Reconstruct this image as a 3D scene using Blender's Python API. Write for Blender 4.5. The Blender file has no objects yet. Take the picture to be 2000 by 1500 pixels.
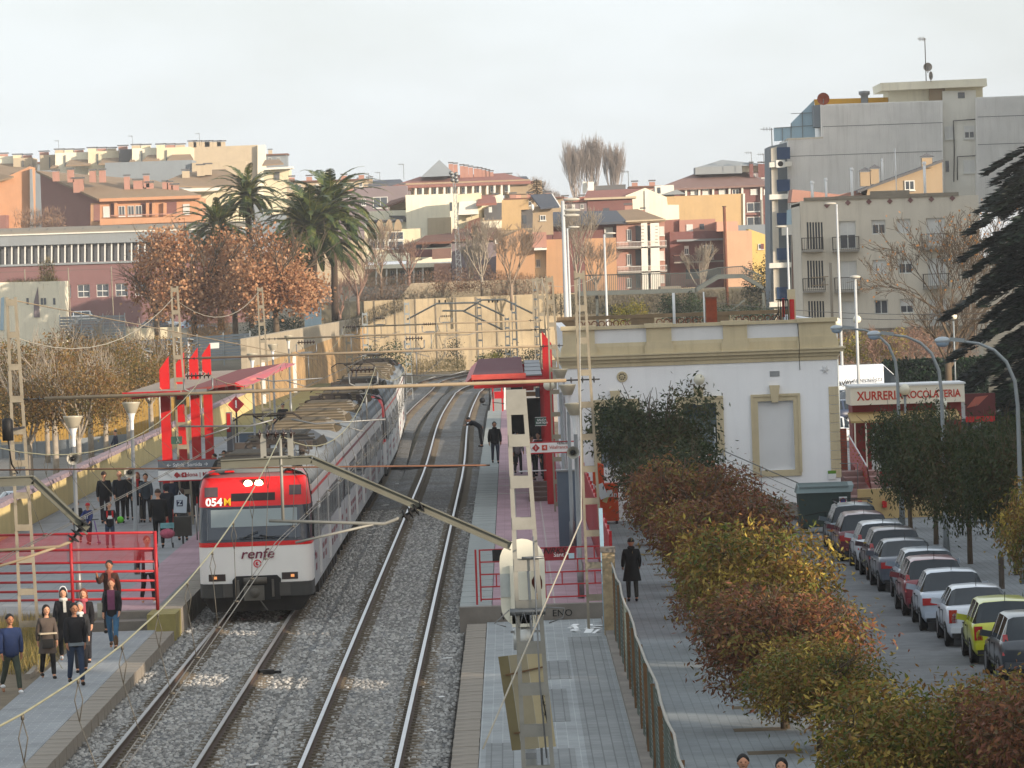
import bpy,math,random
import numpy as np
from mathutils import Vector,Matrix
random.seed(7);rng=np.random.default_rng(7)
SC=bpy.context.scene;COL=SC.collection
R=math.radians
F_PX,HORIZON,CAM_H,ROLL=9800.0,530.0,8.7,R(2.0)
PITCH=math.atan(math.cos(ROLL)*(750-HORIZON)/F_PX)
cam=bpy.data.cameras.new('camera');cam.sensor_width=36.0;cam.lens=36.0*F_PX/2000.0
cam.clip_start=1.0;cam.clip_end=6000.0
camo=bpy.data.objects.new('camera',cam);COL.objects.link(camo)
camo.matrix_world=Matrix.Translation((0,0,CAM_H))@Matrix.Rotation(math.pi/2-PITCH,4,'X')@Matrix.Rotation(-ROLL,4,'Z')
SC.camera=camo
SUN_EL,SUN_AZ=R(12.0),R(129.7)
w=bpy.data.worlds.new('World');SC.world=w;w.use_nodes=True
nt=w.node_tree;N=nt.nodes;Lk=nt.links
bg=N['Background'];bg.inputs[1].default_value=0.12
sky=N.new('ShaderNodeTexSky');sky.sky_type='NISHITA';sky.sun_disc=False
sky.sun_elevation=SUN_EL;sky.sun_rotation=SUN_AZ;sky.dust_density=3.2;sky.air_density=1.0
tc=N.new('ShaderNodeTexCoord');mp=N.new('ShaderNodeMapping');mp.inputs['Scale'].default_value=(3,3,9)
cn=N.new('ShaderNodeTexNoise');cn.inputs['Scale'].default_value=2.2;cn.inputs['Detail'].default_value=6;cn.inputs['Roughness'].default_value=.55
cr=N.new('ShaderNodeValToRGB');cr.color_ramp.elements[0].position=.42;cr.color_ramp.elements[0].color=(.66,.66,.66,1)
cr.color_ramp.elements[1].position=.62;cr.color_ramp.elements[1].color=(.82,.82,.82,1)
mx=N.new('ShaderNodeMixRGB');mx.inputs[2].default_value=(5.0,5.35,5.6,1)
Lk.new(tc.outputs['Generated'],mp.inputs[0]);Lk.new(mp.outputs[0],cn.inputs['Vector']);Lk.new(cn.outputs['Fac'],cr.inputs[0])
Lk.new(cr.outputs[0],mx.inputs[0]);Lk.new(sky.outputs[0],mx.inputs[1]);Lk.new(mx.outputs[0],bg.inputs[0])
sl=bpy.data.lights.new('sun','SUN');sl.energy=3.8;sl.angle=R(.53);sl.color=(1.0,.84,.66)
so=bpy.data.objects.new('sun',sl);COL.objects.link(so)
sdir=Vector((math.sin(SUN_AZ)*math.cos(SUN_EL),math.cos(SUN_AZ)*math.cos(SUN_EL),math.sin(SUN_EL)))
so.rotation_euler=sdir.to_track_quat('Z','Y').to_euler();so.location=(60,-40,60)
vs=SC.view_settings;vs.view_transform='Standard';vs.look='None';vs.exposure=0.78;vs.gamma=1.0;vs.use_curve_mapping=False
SC.render.resolution_x,SC.render.resolution_y=1024,768
_c,_s,_cp,_sp=math.cos(ROLL),math.sin(ROLL),math.cos(PITCH),math.sin(PITCH)
def _ray(px,py):
 x,y=px-1000,750-py;xr=_c*x+_s*y;yr=-_s*x+_c*y
 return xr,F_PX*_cp+yr*_sp,-F_PX*_sp+yr*_cp
def at_d(px,py,d):
 a,b,c=_ray(px,py);t=d/b;return Vector((a*t,d,CAM_H+c*t))
def at_z(px,py,z=0.0):
 a,b,c=_ray(px,py);t=(z-CAM_H)/c;return Vector((a*t,b*t,z))
def srgb(h):
 if isinstance(h,str):
  h=tuple(int(h[i:i+2],16)/255 for i in(0,2,4));return tuple((v/12.92 if v<=.04045 else((v+.055)/1.055)**2.4)for v in h)
 return h
_mats={}
def M(name,col=(.5,.5,.5),rough=.75,var=.12,scale=3.0,metal=0.0,bump=0.0,bscale=None,dirt=0.0,dirtcol=(.12,.1,.08),streak=False,island=0.0,spec=.3,emit=0.0,detail=5):
 if name in _mats:return _mats[name]
 col=srgb(col);m=bpy.data.materials.new(name);m.use_nodes=True;_mats[name]=m
 n=m.node_tree.nodes;l=m.node_tree.links;b=n['Principled BSDF']
 b.inputs['Roughness'].default_value=rough;b.inputs['Metallic'].default_value=metal;b.inputs['Specular IOR Level'].default_value=spec
 t=n.new('ShaderNodeTexCoord');mpn=n.new('ShaderNodeMapping');l.new(t.outputs['Object'],mpn.inputs[0])
 nz=n.new('ShaderNodeTexNoise');nz.inputs['Scale'].default_value=scale;nz.inputs['Detail'].default_value=detail;nz.inputs['Roughness'].default_value=.6
 l.new(mpn.outputs[0],nz.inputs['Vector'])
 rmp=n.new('ShaderNodeValToRGB');e=rmp.color_ramp.elements
 e[0].position=.3;e[1].position=.72
 e[0].color=(*[max(0,v*(1-var))for v in col],1);e[1].color=(*[min(1,v*(1+var))for v in col],1)
 l.new(nz.outputs['Fac'],rmp.inputs[0]);out=rmp.outputs[0]
 if island>0:
  g=n.new('ShaderNodeNewGeometry');hv=n.new('ShaderNodeHueSaturation');mr=n.new('ShaderNodeMapRange')
  mr.inputs['To Min'].default_value=1-island;mr.inputs['To Max'].default_value=1+island
  l.new(g.outputs['Random Per Island'],mr.inputs[0]);l.new(mr.outputs[0],hv.inputs['Value']);l.new(out,hv.inputs['Color']);out=hv.outputs[0]
 if dirt>0:
  mp2=n.new('ShaderNodeMapping');l.new(t.outputs['Object'],mp2.inputs[0])
  if streak:mp2.inputs['Scale'].default_value=(3.0,3.0,.25)
  n2=n.new('ShaderNodeTexNoise');n2.inputs['Scale'].default_value=.9 if streak else scale*.25+.15;n2.inputs['Detail'].default_value=8;n2.inputs['Roughness'].default_value=.7
  l.new(mp2.outputs[0],n2.inputs['Vector'])
  r2=n.new('ShaderNodeValToRGB');r2.color_ramp.elements[0].position=.5;r2.color_ramp.elements[1].position=.75
  r2.color_ramp.elements[0].color=(0,0,0,1);r2.color_ramp.elements[1].color=(dirt,dirt,dirt,1);l.new(n2.outputs['Fac'],r2.inputs[0])
  mm=n.new('ShaderNodeMixRGB');mm.inputs[2].default_value=(*srgb(dirtcol),1);l.new(r2.outputs[0],mm.inputs[0]);l.new(out,mm.inputs[1]);out=mm.outputs[0]
 l.new(out,b.inputs['Base Color'])
 if bump>0:
  n3=n.new('ShaderNodeTexNoise');n3.inputs['Scale'].default_value=bscale or scale*6;n3.inputs['Detail'].default_value=4
  l.new(t.outputs['Object'],n3.inputs['Vector']);bp=n.new('ShaderNodeBump');bp.inputs['Strength'].default_value=min(1,bump);bp.inputs['Distance'].default_value=.02
  l.new(n3.outputs['Fac'],bp.inputs['Height']);l.new(bp.outputs[0],b.inputs['Normal'])
 if emit>0:
  b.inputs['Emission Color'].default_value=(*col,1);b.inputs['Emission Strength'].default_value=emit
 return m
def Mleaf(name,stops,rough=.55,trans=.25,nscale=.6):
 """leaf colours: random per leaf mixed with soft patches through the crown"""
 if name in _mats:return _mats[name]
 m=bpy.data.materials.new(name);m.use_nodes=True;_mats[name]=m
 n=m.node_tree.nodes;l=m.node_tree.links;b=n['Principled BSDF']
 b.inputs['Roughness'].default_value=rough;b.inputs['Specular IOR Level'].default_value=.25
 g=n.new('ShaderNodeNewGeometry');t=n.new('ShaderNodeTexCoord');nz=n.new('ShaderNodeTexNoise');nz.inputs['Scale'].default_value=nscale;nz.inputs['Detail'].default_value=3
 oi=n.new('ShaderNodeObjectInfo');va=n.new('ShaderNodeVectorMath');va.operation='ADD'
 l.new(t.outputs['Object'],va.inputs[0]);l.new(oi.outputs['Location'],va.inputs[1]);l.new(va.outputs[0],nz.inputs['Vector'])
 a=n.new('ShaderNodeMath');a.operation='MULTIPLY';a.inputs[1].default_value=.55;l.new(g.outputs['Random Per Island'],a.inputs[0])
 a3=n.new('ShaderNodeMath');a3.operation='MULTIPLY_ADD';a3.inputs[1].default_value=1.5;a3.inputs[2].default_value=-.5;l.new(nz.outputs['Fac'],a3.inputs[0])
 a2=n.new('ShaderNodeMath');a2.operation='ADD';a2.use_clamp=True;l.new(a.outputs[0],a2.inputs[0]);l.new(a3.outputs[0],a2.inputs[1])
 r=n.new('ShaderNodeValToRGB');el=r.color_ramp.elements
 while len(el)<len(stops):el.new(.5)
 for i,cc in enumerate(stops):el[i].position=i/(len(stops)-1);el[i].color=(*srgb(cc),1)
 l.new(a2.outputs[0],r.inputs[0]);l.new(r.outputs[0],b.inputs['Base Color'])
 tr=n.new('ShaderNodeBsdfTranslucent');ms=n.new('ShaderNodeMixShader');ms.inputs[0].default_value=trans;l.new(r.outputs[0],tr.inputs[0])
 l.new(b.outputs[0],ms.inputs[1]);l.new(tr.outputs[0],ms.inputs[2]);l.new(ms.outputs[0],n['Material Output'].inputs[0])
 return m
def Mtile(name,c1,c2,mortar,bw,bh,ms=.01,rough=.8,off=0.0,plane='XY',var=.25,dirt=.35):
 """paving or brick courses in metres; plane XY for floors, XZ / YZ for walls"""
 if name in _mats:return _mats[name]
 m=bpy.data.materials.new(name);m.use_nodes=True;_mats[name]=m
 n=m.node_tree.nodes;l=m.node_tree.links;b=n['Principled BSDF'];b.inputs['Roughness'].default_value=rough;b.inputs['Specular IOR Level'].default_value=.25
 t=n.new('ShaderNodeTexCoord');sp=n.new('ShaderNodeSeparateXYZ');cb=n.new('ShaderNodeCombineXYZ');l.new(t.outputs['Object'],sp.inputs[0])
 ax={'XY':(0,1),'XZ':(0,2),'YZ':(1,2)}[plane]
 l.new(sp.outputs[ax[0]],cb.inputs[0]);l.new(sp.outputs[ax[1]],cb.inputs[1])
 br=n.new('ShaderNodeTexBrick');br.offset=off;br.inputs['Scale'].default_value=1;br.inputs['Brick Width'].default_value=bw;br.inputs['Row Height'].default_value=bh
 br.inputs['Mortar Size'].default_value=ms;br.inputs['Color1'].default_value=(*srgb(c1),1);br.inputs['Color2'].default_value=(*srgb(c2),1);br.inputs['Mortar'].default_value=(*srgb(mortar),1)
 l.new(cb.outputs[0],br.inputs['Vector'])
 nz=n.new('ShaderNodeTexNoise');nz.inputs['Scale'].default_value=.5;nz.inputs['Detail'].default_value=8;nz.inputs['Roughness'].default_value=.7;l.new(t.outputs['Object'],nz.inputs['Vector'])
 mr=n.new('ShaderNodeMapRange');mr.inputs['From Min'].default_value=.3;mr.inputs['From Max'].default_value=.7;mr.inputs['To Min'].default_value=1-var;mr.inputs['To Max'].default_value=1+var*.6
 l.new(nz.outputs['Fac'],mr.inputs[0]);hv=n.new('ShaderNodeHueSaturation');l.new(mr.outputs[0],hv.inputs['Value']);l.new(br.outputs['Color'],hv.inputs['Color'])
 l.new(hv.outputs[0],b.inputs['Base Color'])
 bp=n.new('ShaderNodeBump');bp.inputs['Strength'].default_value=.4;bp.inputs['Distance'].default_value=.01;bp.invert=True;l.new(br.outputs['Fac'],bp.inputs['Height']);l.new(bp.outputs[0],b.inputs['Normal'])
 return m
def Mglass(name='window_glass',col=(.03,.04,.05),rough=.08):
 if name in _mats:return _mats[name]
 m=M(name,col,rough=rough,var=.3,scale=.8,spec=.8);return m
def Mballast():
 m=bpy.data.materials.new('ballast');m.use_nodes=True;n=m.node_tree.nodes;l=m.node_tree.links;b=n['Principled BSDF'];b.inputs['Roughness'].default_value=.9
 t=n.new('ShaderNodeTexCoord');v=n.new('ShaderNodeTexVoronoi');v.inputs['Scale'].default_value=17;l.new(t.outputs['Object'],v.inputs['Vector'])
 sp=n.new('ShaderNodeSeparateColor');l.new(v.outputs['Color'],sp.inputs[0])
 r=n.new('ShaderNodeValToRGB');e=r.color_ramp.elements
 for p,c in((0,(.09,.09,.09)),(.3,(.2,.2,.198)),(.6,(.3,.298,.29)),(.85,(.38,.37,.35)),(1,(.52,.5,.47))):
  if p in(0,1):e[p if p==0 else-1].color=(*c,1)
  else:q=e.new(p);q.color=(*c,1)
 l.new(sp.outputs[0],r.inputs[0])
 d=n.new('ShaderNodeValToRGB');d.color_ramp.elements[0].position=.25;d.color_ramp.elements[0].color=(1,1,1,1);d.color_ramp.elements[1].position=.75;d.color_ramp.elements[1].color=(.22,.22,.22,1)
 l.new(v.outputs['Distance'],d.inputs[0]);mu=n.new('ShaderNodeMixRGB');mu.blend_type='MULTIPLY';mu.inputs[0].default_value=1;l.new(r.outputs[0],mu.inputs[1]);l.new(d.outputs[0],mu.inputs[2])
 nz=n.new('ShaderNodeTexNoise');nz.inputs['Scale'].default_value=.35;nz.inputs['Detail'].default_value=6;l.new(t.outputs['Object'],nz.inputs['Vector'])
 r3=n.new('ShaderNodeValToRGB');r3.color_ramp.elements[0].position=.35;r3.color_ramp.elements[0].color=(.72,.68,.62,1);r3.color_ramp.elements[1].position=.65;r3.color_ramp.elements[1].color=(1,1.02,1.05,1)
 l.new(nz.outputs['Fac'],r3.inputs[0]);m2=n.new('ShaderNodeMixRGB');m2.blend_type='MULTIPLY';m2.inputs[0].default_value=1;l.new(mu.outputs[0],m2.inputs[1]);l.new(r3.outputs[0],m2.inputs[2])
 l.new(m2.outputs[0],b.inputs['Base Color'])
 bp=n.new('ShaderNodeBump');bp.inputs['Strength'].default_value=1;bp.inputs['Distance'].default_value=.035;bp.invert=True;l.new(v.outputs['Distance'],bp.inputs['Height']);l.new(bp.outputs[0],b.inputs['Normal'])
 return m
def tag(o,label=None,cat=None,group=None,kind=None):
 if label:o['label']=label
 if cat:o['category']=cat
 if group:o['group']=group
 if kind:o['kind']=kind
 return o
def thing(name,label,cat,loc=(0,0,0),rz=0.0,group=None):
 o=bpy.data.objects.new(name,None);COL.objects.link(o);o.location=loc;o.rotation_euler=(0,0,rz);o.empty_display_size=.2
 return tag(o,label,cat,group)
def wloc(p):
 v=Vector((0,0,0))
 while p is not None:v=v+Vector(p.location);p=p.parent
 return v
class MB:
 def __init__(s):s.v=[];s.f=[];s.sm=[]
 def add(s,vs,fs,smooth=False):
  b=len(s.v);s.v+=[tuple(q)for q in vs];s.f+=[tuple(b+i for i in f)for f in fs];s.sm+=[smooth]*len(fs);return s
 def box(s,x0,x1,y0,y1,z0,z1):
  if x0>x1:x0,x1=x1,x0
  if y0>y1:y0,y1=y1,y0
  if z0>z1:z0,z1=z1,z0
  return s.add([(x0,y0,z0),(x1,y0,z0),(x1,y1,z0),(x0,y1,z0),(x0,y0,z1),(x1,y0,z1),(x1,y1,z1),(x0,y1,z1)],
                     [(0,3,2,1),(4,5,6,7),(0,1,5,4),(1,2,6,5),(2,3,7,6),(3,0,4,7)])
 def cbox(s,c,sz):return s.box(c[0]-sz[0]/2,c[0]+sz[0]/2,c[1]-sz[1]/2,c[1]+sz[1]/2,c[2]-sz[2]/2,c[2]+sz[2]/2)
 def obox(s,c,sz,rot):
  m=Matrix.Translation(c)@rot.to_4x4()if not isinstance(rot,(int,float))else Matrix.Translation(c)@Matrix.Rotation(rot,4,'Z')
  q=MB().cbox((0,0,0),sz);return s.add([m@Vector(v)for v in q.v],q.f)
 def bar(s,a,b,w,h=None,up=(0,0,1)):
  """rectangular bar from a to b"""
  h=h or w;a,b=Vector(a),Vector(b);d=(b-a).normalized();u=Vector(up)
  if abs(d.dot(u))>.98:u=Vector((0,1,0))
  x=d.cross(u).normalized();u=x.cross(d).normalized();vs=[]
  for p in(a,b):
   for i,j in((-1,-1),(1,-1),(1,1),(-1,1)):vs.append(p+x*i*w/2+u*j*h/2)
  return s.add(vs,[(3,2,1,0),(4,5,6,7),(0,1,5,4),(1,2,6,5),(2,3,7,6),(3,0,4,7)])
 def tube(s,pts,r,n=6,cap=True,smooth=True):
  pts=[Vector(p)for p in pts];rs=r if isinstance(r,(list,tuple))else[r]*len(pts);rings=[];prev=None
  for i,p in enumerate(pts):
   d=(pts[min(i+1,len(pts)-1)]-pts[max(i-1,0)]).normalized()
   if prev is None:
    u=Vector((0,0,1))if abs(d.z)<.9 else Vector((0,1,0));x=d.cross(u).normalized()
   else:x=(prev-d*prev.dot(d)).normalized()
   prev=x;y=d.cross(x);rings.append([p+(x*math.cos(2*math.pi*k/n)+y*math.sin(2*math.pi*k/n))*rs[i]for k in range(n)])
  vs=[v for q in rings for v in q];fs=[]
  for i in range(len(pts)-1):
   for k in range(n):fs.append((i*n+k,i*n+(k+1)%n,(i+1)*n+(k+1)%n,(i+1)*n+k))
  b=len(s.v);s.add(vs,fs,smooth)
  if cap:s.f+=[tuple(b+k for k in reversed(range(n))),tuple(b+(len(pts)-1)*n+k for k in range(n))];s.sm+=[False,False]
  return s
 def lathe(s,prof,c=(0,0,0),n=16,smooth=True,axis='Z'):
  vs=[];fs=[]
  for(r,z)in prof:
   for k in range(n):
    a=2*math.pi*k/n;p=(r*math.cos(a),r*math.sin(a),z)
    if axis=='Y':p=(p[0],z,p[1])
    if axis=='X':p=(z,p[0],p[1])
    vs.append((c[0]+p[0],c[1]+p[1],c[2]+p[2]))
  for i in range(len(prof)-1):
   for k in range(n):fs.append((i*n+k,i*n+(k+1)%n,(i+1)*n+(k+1)%n,(i+1)*n+k)if axis!='Y' else(i*n+(k+1)%n,i*n+k,(i+1)*n+k,(i+1)*n+(k+1)%n))
  return s.add(vs,fs,smooth)
 def ball(s,c,r,n=12,m=8,sc=(1,1,1)):
  pr=[(math.sin(math.pi*i/m),-math.cos(math.pi*i/m))for i in range(m+1)];pr[0]=(.001,-1);pr[-1]=(.001,1)
  q=MB().lathe([(a,b)for a,b in pr],n=n);return s.add([(c[0]+v[0]*r*sc[0],c[1]+v[1]*r*sc[1],c[2]+v[2]*r*sc[2])for v in q.v],q.f,True)
 def poly(s,pts):return s.add(pts,[tuple(range(len(pts)))])
 def prism(s,pts,d):
  """extrude a planar polygon by vector d"""
  d=Vector(d);n=len(pts);a=[Vector(p)for p in pts];b=[p+d for p in a]
  fs=[tuple(reversed(range(n))),tuple(range(n,2*n))]+[(i,(i+1)%n,n+(i+1)%n,n+i)for i in range(n)]
  return s.add(a+b,fs)
 def merge(s,o,m=None):
  return s.add([(m@Vector(v))if m else v for v in o.v],o.f,False)if not o.sm or not any(o.sm)else s._m(o,m)
 def _m(s,o,m):
  b=len(s.v);s.v+=[tuple((m@Vector(v))if m else v)for v in o.v];s.f+=[tuple(b+i for i in f)for f in o.f];s.sm+=o.sm;return s
 def each(s,name,m,parent=None,nv=8,kind=None):
  for i in range(0,len(s.v),nv):MB().add(s.v[i:i+nv],[tuple(a-i for a in f)for f in s.f if i<=f[0]<i+nv]).build(name,m,parent)
 def build(s,name,m,parent=None,world=True,fix=True):
  me=bpy.data.meshes.new(name)
  off=wloc(parent)if(parent is not None and world)else Vector((0,0,0))
  me.from_pydata([(v[0]-off.x,v[1]-off.y,v[2]-off.z)for v in s.v],[],s.f)
  if any(s.sm):me.polygons.foreach_set('use_smooth',s.sm)
  if fix:
   import bmesh
   bm=bmesh.new();bm.from_mesh(me);bmesh.ops.recalc_face_normals(bm,faces=bm.faces);bm.to_mesh(me);bm.free()
  if m is not None:me.materials.append(m)
  me.update();o=bpy.data.objects.new(name,me);COL.objects.link(o);o.parent=parent;return o
def np_mesh(name,V,Fq,m,parent=None,smooth=False):
 """V (n,3), Fq (k,4 or 3) numpy -> object, fast"""
 me=bpy.data.meshes.new(name);k=Fq.shape[1];nf=len(Fq)
 me.vertices.add(len(V));me.vertices.foreach_set('co',np.ascontiguousarray(V,dtype=np.float32).ravel())
 me.loops.add(nf*k);me.loops.foreach_set('vertex_index',np.ascontiguousarray(Fq,dtype=np.int32).ravel())
 me.polygons.add(nf);me.polygons.foreach_set('loop_start',np.arange(0,nf*k,k,dtype=np.int32))
 try:me.polygons.foreach_set('loop_total',np.full(nf,k,dtype=np.int32))
 except Exception:pass
 if smooth:me.polygons.foreach_set('use_smooth',np.ones(nf,dtype=bool))
 me.update(calc_edges=True);me.materials.append(m);o=bpy.data.objects.new(name,me);COL.objects.link(o);o.parent=parent;return o
def struct(name,mb,m,label=None):
 o=mb.build(name,m,None)if isinstance(mb,MB)else mb
 return tag(o,label,None,None,'structure')
def kids(o):return[c for c in bpy.data.objects if c.parent==o]
_kidcache={}
def dup(o,loc,rz=None,label=None,parent=None):
 c=o.copy();COL.objects.link(c);c.parent=parent
 if parent is None and loc is not None:c.location=loc
 if rz is not None:c.rotation_euler=(0,0,rz)
 if label:c['label']=label
 ch=_kidcache.get(o.name)
 if ch is None:ch=_kidcache[o.name]=kids(o)
 for k in ch:dup(k,None,parent=c)
 return c
def pick(o,n):return[o]+[None]*(n-1)
def text(body,size,m,parent,pos,rot=(math.pi/2,0,0),name='lettering',align='CENTER',ext=.004,shear=0.0,bold=0.0,sx=1.0):
 cu=bpy.data.curves.new('t','FONT');cu.body=body;cu.size=size;cu.extrude=ext;cu.align_x=align;cu.align_y='CENTER';cu.shear=shear;cu.offset=bold;cu.resolution_u=3
 o=bpy.data.objects.new('t',cu);COL.objects.link(o);dg=bpy.context.evaluated_depsgraph_get()
 me=bpy.data.meshes.new_from_object(o.evaluated_get(dg));bpy.data.objects.remove(o);bpy.data.curves.remove(cu)
 me.name=name;me.materials.clear();me.materials.append(m)
 if sx!=1.0:me.transform(Matrix.Diagonal((sx,1,1,1)))
 n=bpy.data.objects.new(name,me);COL.objects.link(n);n.parent=parent;n.location=Vector(pos)-wloc(parent);n.rotation_euler=rot;return n
# ====== materials in use
m_ballast=Mballast()
m_conc=M('concrete','8f8b84',.9,.14,2.0,dirt=.5,dirtcol=(.1,.09,.075),bump=.3)
m_concd=M('old_concrete','77716a',.92,.2,1.2,dirt=.7,dirtcol=(.07,.06,.05),bump=.4)
m_white=M('white_paint','dfe0e0',.5,.04,1.0)
m_steel=M('galvanised_steel','7d7f80',.45,.12,3,metal=.55,dirt=.3)
m_mast=M('weathered_mast_steel','8b8373',.7,.14,4,metal=.15,dirt=.45,dirtcol=(.14,.09,.05))
m_beam=M('tan_beam_paint','8d7e68',.65,.12,3,dirt=.3,dirtcol=(.2,.13,.07))
m_dark=M('dark_metal','23252a',.55,.25,3,dirt=.3)
m_black=M('black_rubber','131416',.6,.2,3)
m_insul=M('brown_insulator','2a1a17',.25,.2,5,spec=.6)
m_red=M('red_paint','a3161d',.45,.1,2,dirt=.15)
m_redb=M('bright_red_paint','b81c1e',.4,.06,2)
m_rail=M('rusty_rail','4a3a30',.8,.2,6,dirt=.4)
m_railtop=M('polished_rail','b9babd',.32,.08,3,metal=.75)
m_sleeper=M('sleeper_concrete','6a6154',.92,.22,2.5,dirt=.5,dirtcol=(.08,.06,.045),island=.2)
m_asph=M('asphalt','6a6c6e',.9,.18,1.5,dirt=.4,dirtcol=(.05,.05,.05),bump=.4,bscale=60)
m_dirt=M('dirt','6e6250',.95,.25,1.5,bump=.6,bscale=12)
m_drygrass=M('dry_verge','6f6a3f',.95,.35,1.2,dirt=.7,dirtcol=(.16,.12,.07),bump=.6,bscale=20)
m_wire=M('grey_wire','5e5a52',.5,.15,2,metal=.4)
m_wirey=M('yellowed_copper_wire','8f8c70',.55,.15,2,metal=.2)
m_glass=Mglass()
def smooth(t):t=min(1,max(0,t));return t*t*(3-2*t)
# ====== terrain
def ground_h(x,y):
 right=-.9+.6*smooth((y-230)/90)+.4*smooth((y-380)/80)
 left=-1.45+5.2*smooth((y-310)/260)+3*smooth((y-640)/300)
 plateau=6.3+4*smooth((y-620)/500)
 if y<484:
  if x<-17.9:return left
  if x<-.9 and y<484:return-.55
  return right if y<400 else right
 a=smooth((x-24)/10)
 b=smooth((-18-x)/8)
 z=plateau*(1-a)+(.2+6*smooth((y-700)/500))*a
 return z*(1-b)+left*b
xs=sorted(set([-1500,-800,-400,-200,-120,-80,-60,-50,-42,-34,-28,-24,-21,-18.2,-17.6,-12,-6,-1.1,-.8,4,10,16,22,24,27,30,34,40,50,70,100,160,300,700,1500]))
ys=[-150,-60,0,40,100,160,200,230,260,290,310,330,350,370,390,410,430,450,470,483.5,484.5,500,520,540,560,580,600,640,700,760,820,900,1000,1200,1600,2400,3500,5200]
V=[(x,y,ground_h(x,y))for y in ys for x in xs];nx=len(xs)
Fq=[(j*nx+i,j*nx+i+1,(j+1)*nx+i+1,(j+1)*nx+i)for j in range(len(ys)-1)for i in range(nx-1)]
g=np_mesh('ground',np.array(V),np.array(Fq),M('ground_earth','6b6353',.95,.3,.15,dirt=.6,dirtcol=(.11,.12,.06),bump=.3));tag(g,None,None,None,'structure')
# ====== railway
TX={'left':-6.82,'right':-3.15}
def track_pt(k,y0):
 """y0 = chainage; returns x, y, heading(rad to the right)"""
 x0=TX[k];amp=.75 if k=='left' else .38;ys_,R_=(395,290)if k=='left' else(366,330)
 if y0<=ys_:
  dv=0
  if 210<y0<400:dv=-amp*math.sin(math.pi*(y0-210)/190)**2
  return x0+dv,y0,0.0
 th=(y0-ys_)/R_
 return x0+R_*(1-math.cos(th)),ys_+R_*math.sin(th),th
def sweep(mb,k,prof,off,y0,y1,step=4.0):
 n=len(prof);vs=[];m=int((y1-y0)/step)+1
 for i in range(m):
  x,y,h=track_pt(k,y0+i*step);dx,dy=math.cos(h),-math.sin(h)
  for(u,z)in prof:vs.append((x+(off+u)*dx,y+(off+u)*dy,z))
 fs=[(i*n+j,i*n+(j+1)%n,(i+1)*n+(j+1)%n,(i+1)*n+j)for i in range(m-1)for j in range(n)]
 return mb.add(vs,fs)
bb=MB()
prof=[(-2.6,-.55),(-2.4,-.24),(-1.5,-.19),(1.5,-.19),(2.4,-.24),(2.6,-.55)]
nb=np.arange(40,560,2.0)
for k in('left','right'):
 p2=[(-2.45,-.5),(-2.3,-.26),(-1.4,-.19),(1.4,-.19),(2.3,-.26),(2.45,-.5)]
 if k=='left':p2=[(-2.0,-.55),(-1.95,-.27),(-1.4,-.195),(1.4,-.195),(1.83,-.24),(1.84,-.5)]
 else:p2=[(-1.82,-.5),(-1.825,-.24),(-1.4,-.19),(1.35,-.19),(1.75,-.25),(1.9,-.55)]
 sweep(bb,k,p2,0,20,560)
struct('ballast_bed',bb,m_ballast)
def stones(n,y0,y1):
 A=rng.random(n);ysn=y0+(y1-y0)*A**1.3;k=rng.random(n)<.5
 xc=np.where(k,TX['left'],TX['right']);off=rng.uniform(-1.8,1.75,n)
 xx=xc+off;keep=(np.abs(np.abs(off)-.87)>.13);xx=xx[keep];yy=ysn[keep];n=len(xx)
 s=rng.uniform(.018,.042,n);base=np.array([(-1,-1,-.4),(1,-1,-.4),(1,1,-.4),(-1,1,-.4),(-.6,-.7,.7),(.7,-.6,.6),(.6,.7,.75),(-.7,.6,.6)])
 B=np.repeat(base[None],n,0)*(1+rng.uniform(-.25,.25,(n,8,3)))*s[:,None,None];a=rng.uniform(0,6.28,n);ca,sa=np.cos(a)[:,None],np.sin(a)[:,None]
 X=B[...,0]*ca-B[...,1]*sa+xx[:,None];Y=B[...,0]*sa+B[...,1]*ca+yy[:,None];Z=B[...,2]+(-.185+rng.uniform(-.015,.012,n))[:,None]-(np.abs(xx+5)>3.5)[:,None]*.03
 V=np.stack([X,Y,Z],-1).reshape(-1,3);q=np.array([(0,1,5,4),(1,2,6,5),(2,3,7,6),(3,0,4,7),(4,5,6,7)])
 return V,(q[None]+(np.arange(n)*8)[:,None,None]).reshape(-1,4)
V,Fq=stones(42000,82,190)
o=np_mesh('ballast_stones',V,Fq,M('ballast_stone','9a9894',.9,.2,3,island=.45));tag(o,None,None,None,'stuff')
rail_prof=[(-.07,-.15),(.07,-.15),(.07,-.135),(.012,-.12),(.012,-.045),(.036,-.035),(.036,-.002),(-.036,-.002),(-.036,-.035),(-.012,-.045),(-.012,-.12),(-.07,-.135)]
def sleeper_mesh():
 b=MB()
 for s in(-1,1):
  x0,x1=(.52,1.30)
  top=[(s*(x0+.05),-.10,-.155),(s*(x0+.05),.10,-.155),(s*(x1-.16),.10,-.155),(s*(x1-.16),-.10,-.155)]
  bot=[(s*x0,-.13,-.27),(s*x0,.13,-.27),(s*x1,.13,-.27),(s*x1,-.13,-.27)]
  sh=[(s*(x1-.04),.105,-.185),(s*(x1-.04),-.105,-.185)]
  b.add(bot+top+sh,[(4,5,6,7),(0,1,5,4),(0,4,7,9,3),(1,2,8,6,5),(7,6,8,9),(9,8,2,3)])
 for s in(-1,1):
  for t in(-1,1):b.cbox((s*.87+t*.11,0,-.135),(.07,.12,.045))
 b.box(-.55,.55,-.03,.03,-.24,-.2)
 return b
sl_mb=sleeper_mesh()
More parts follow.
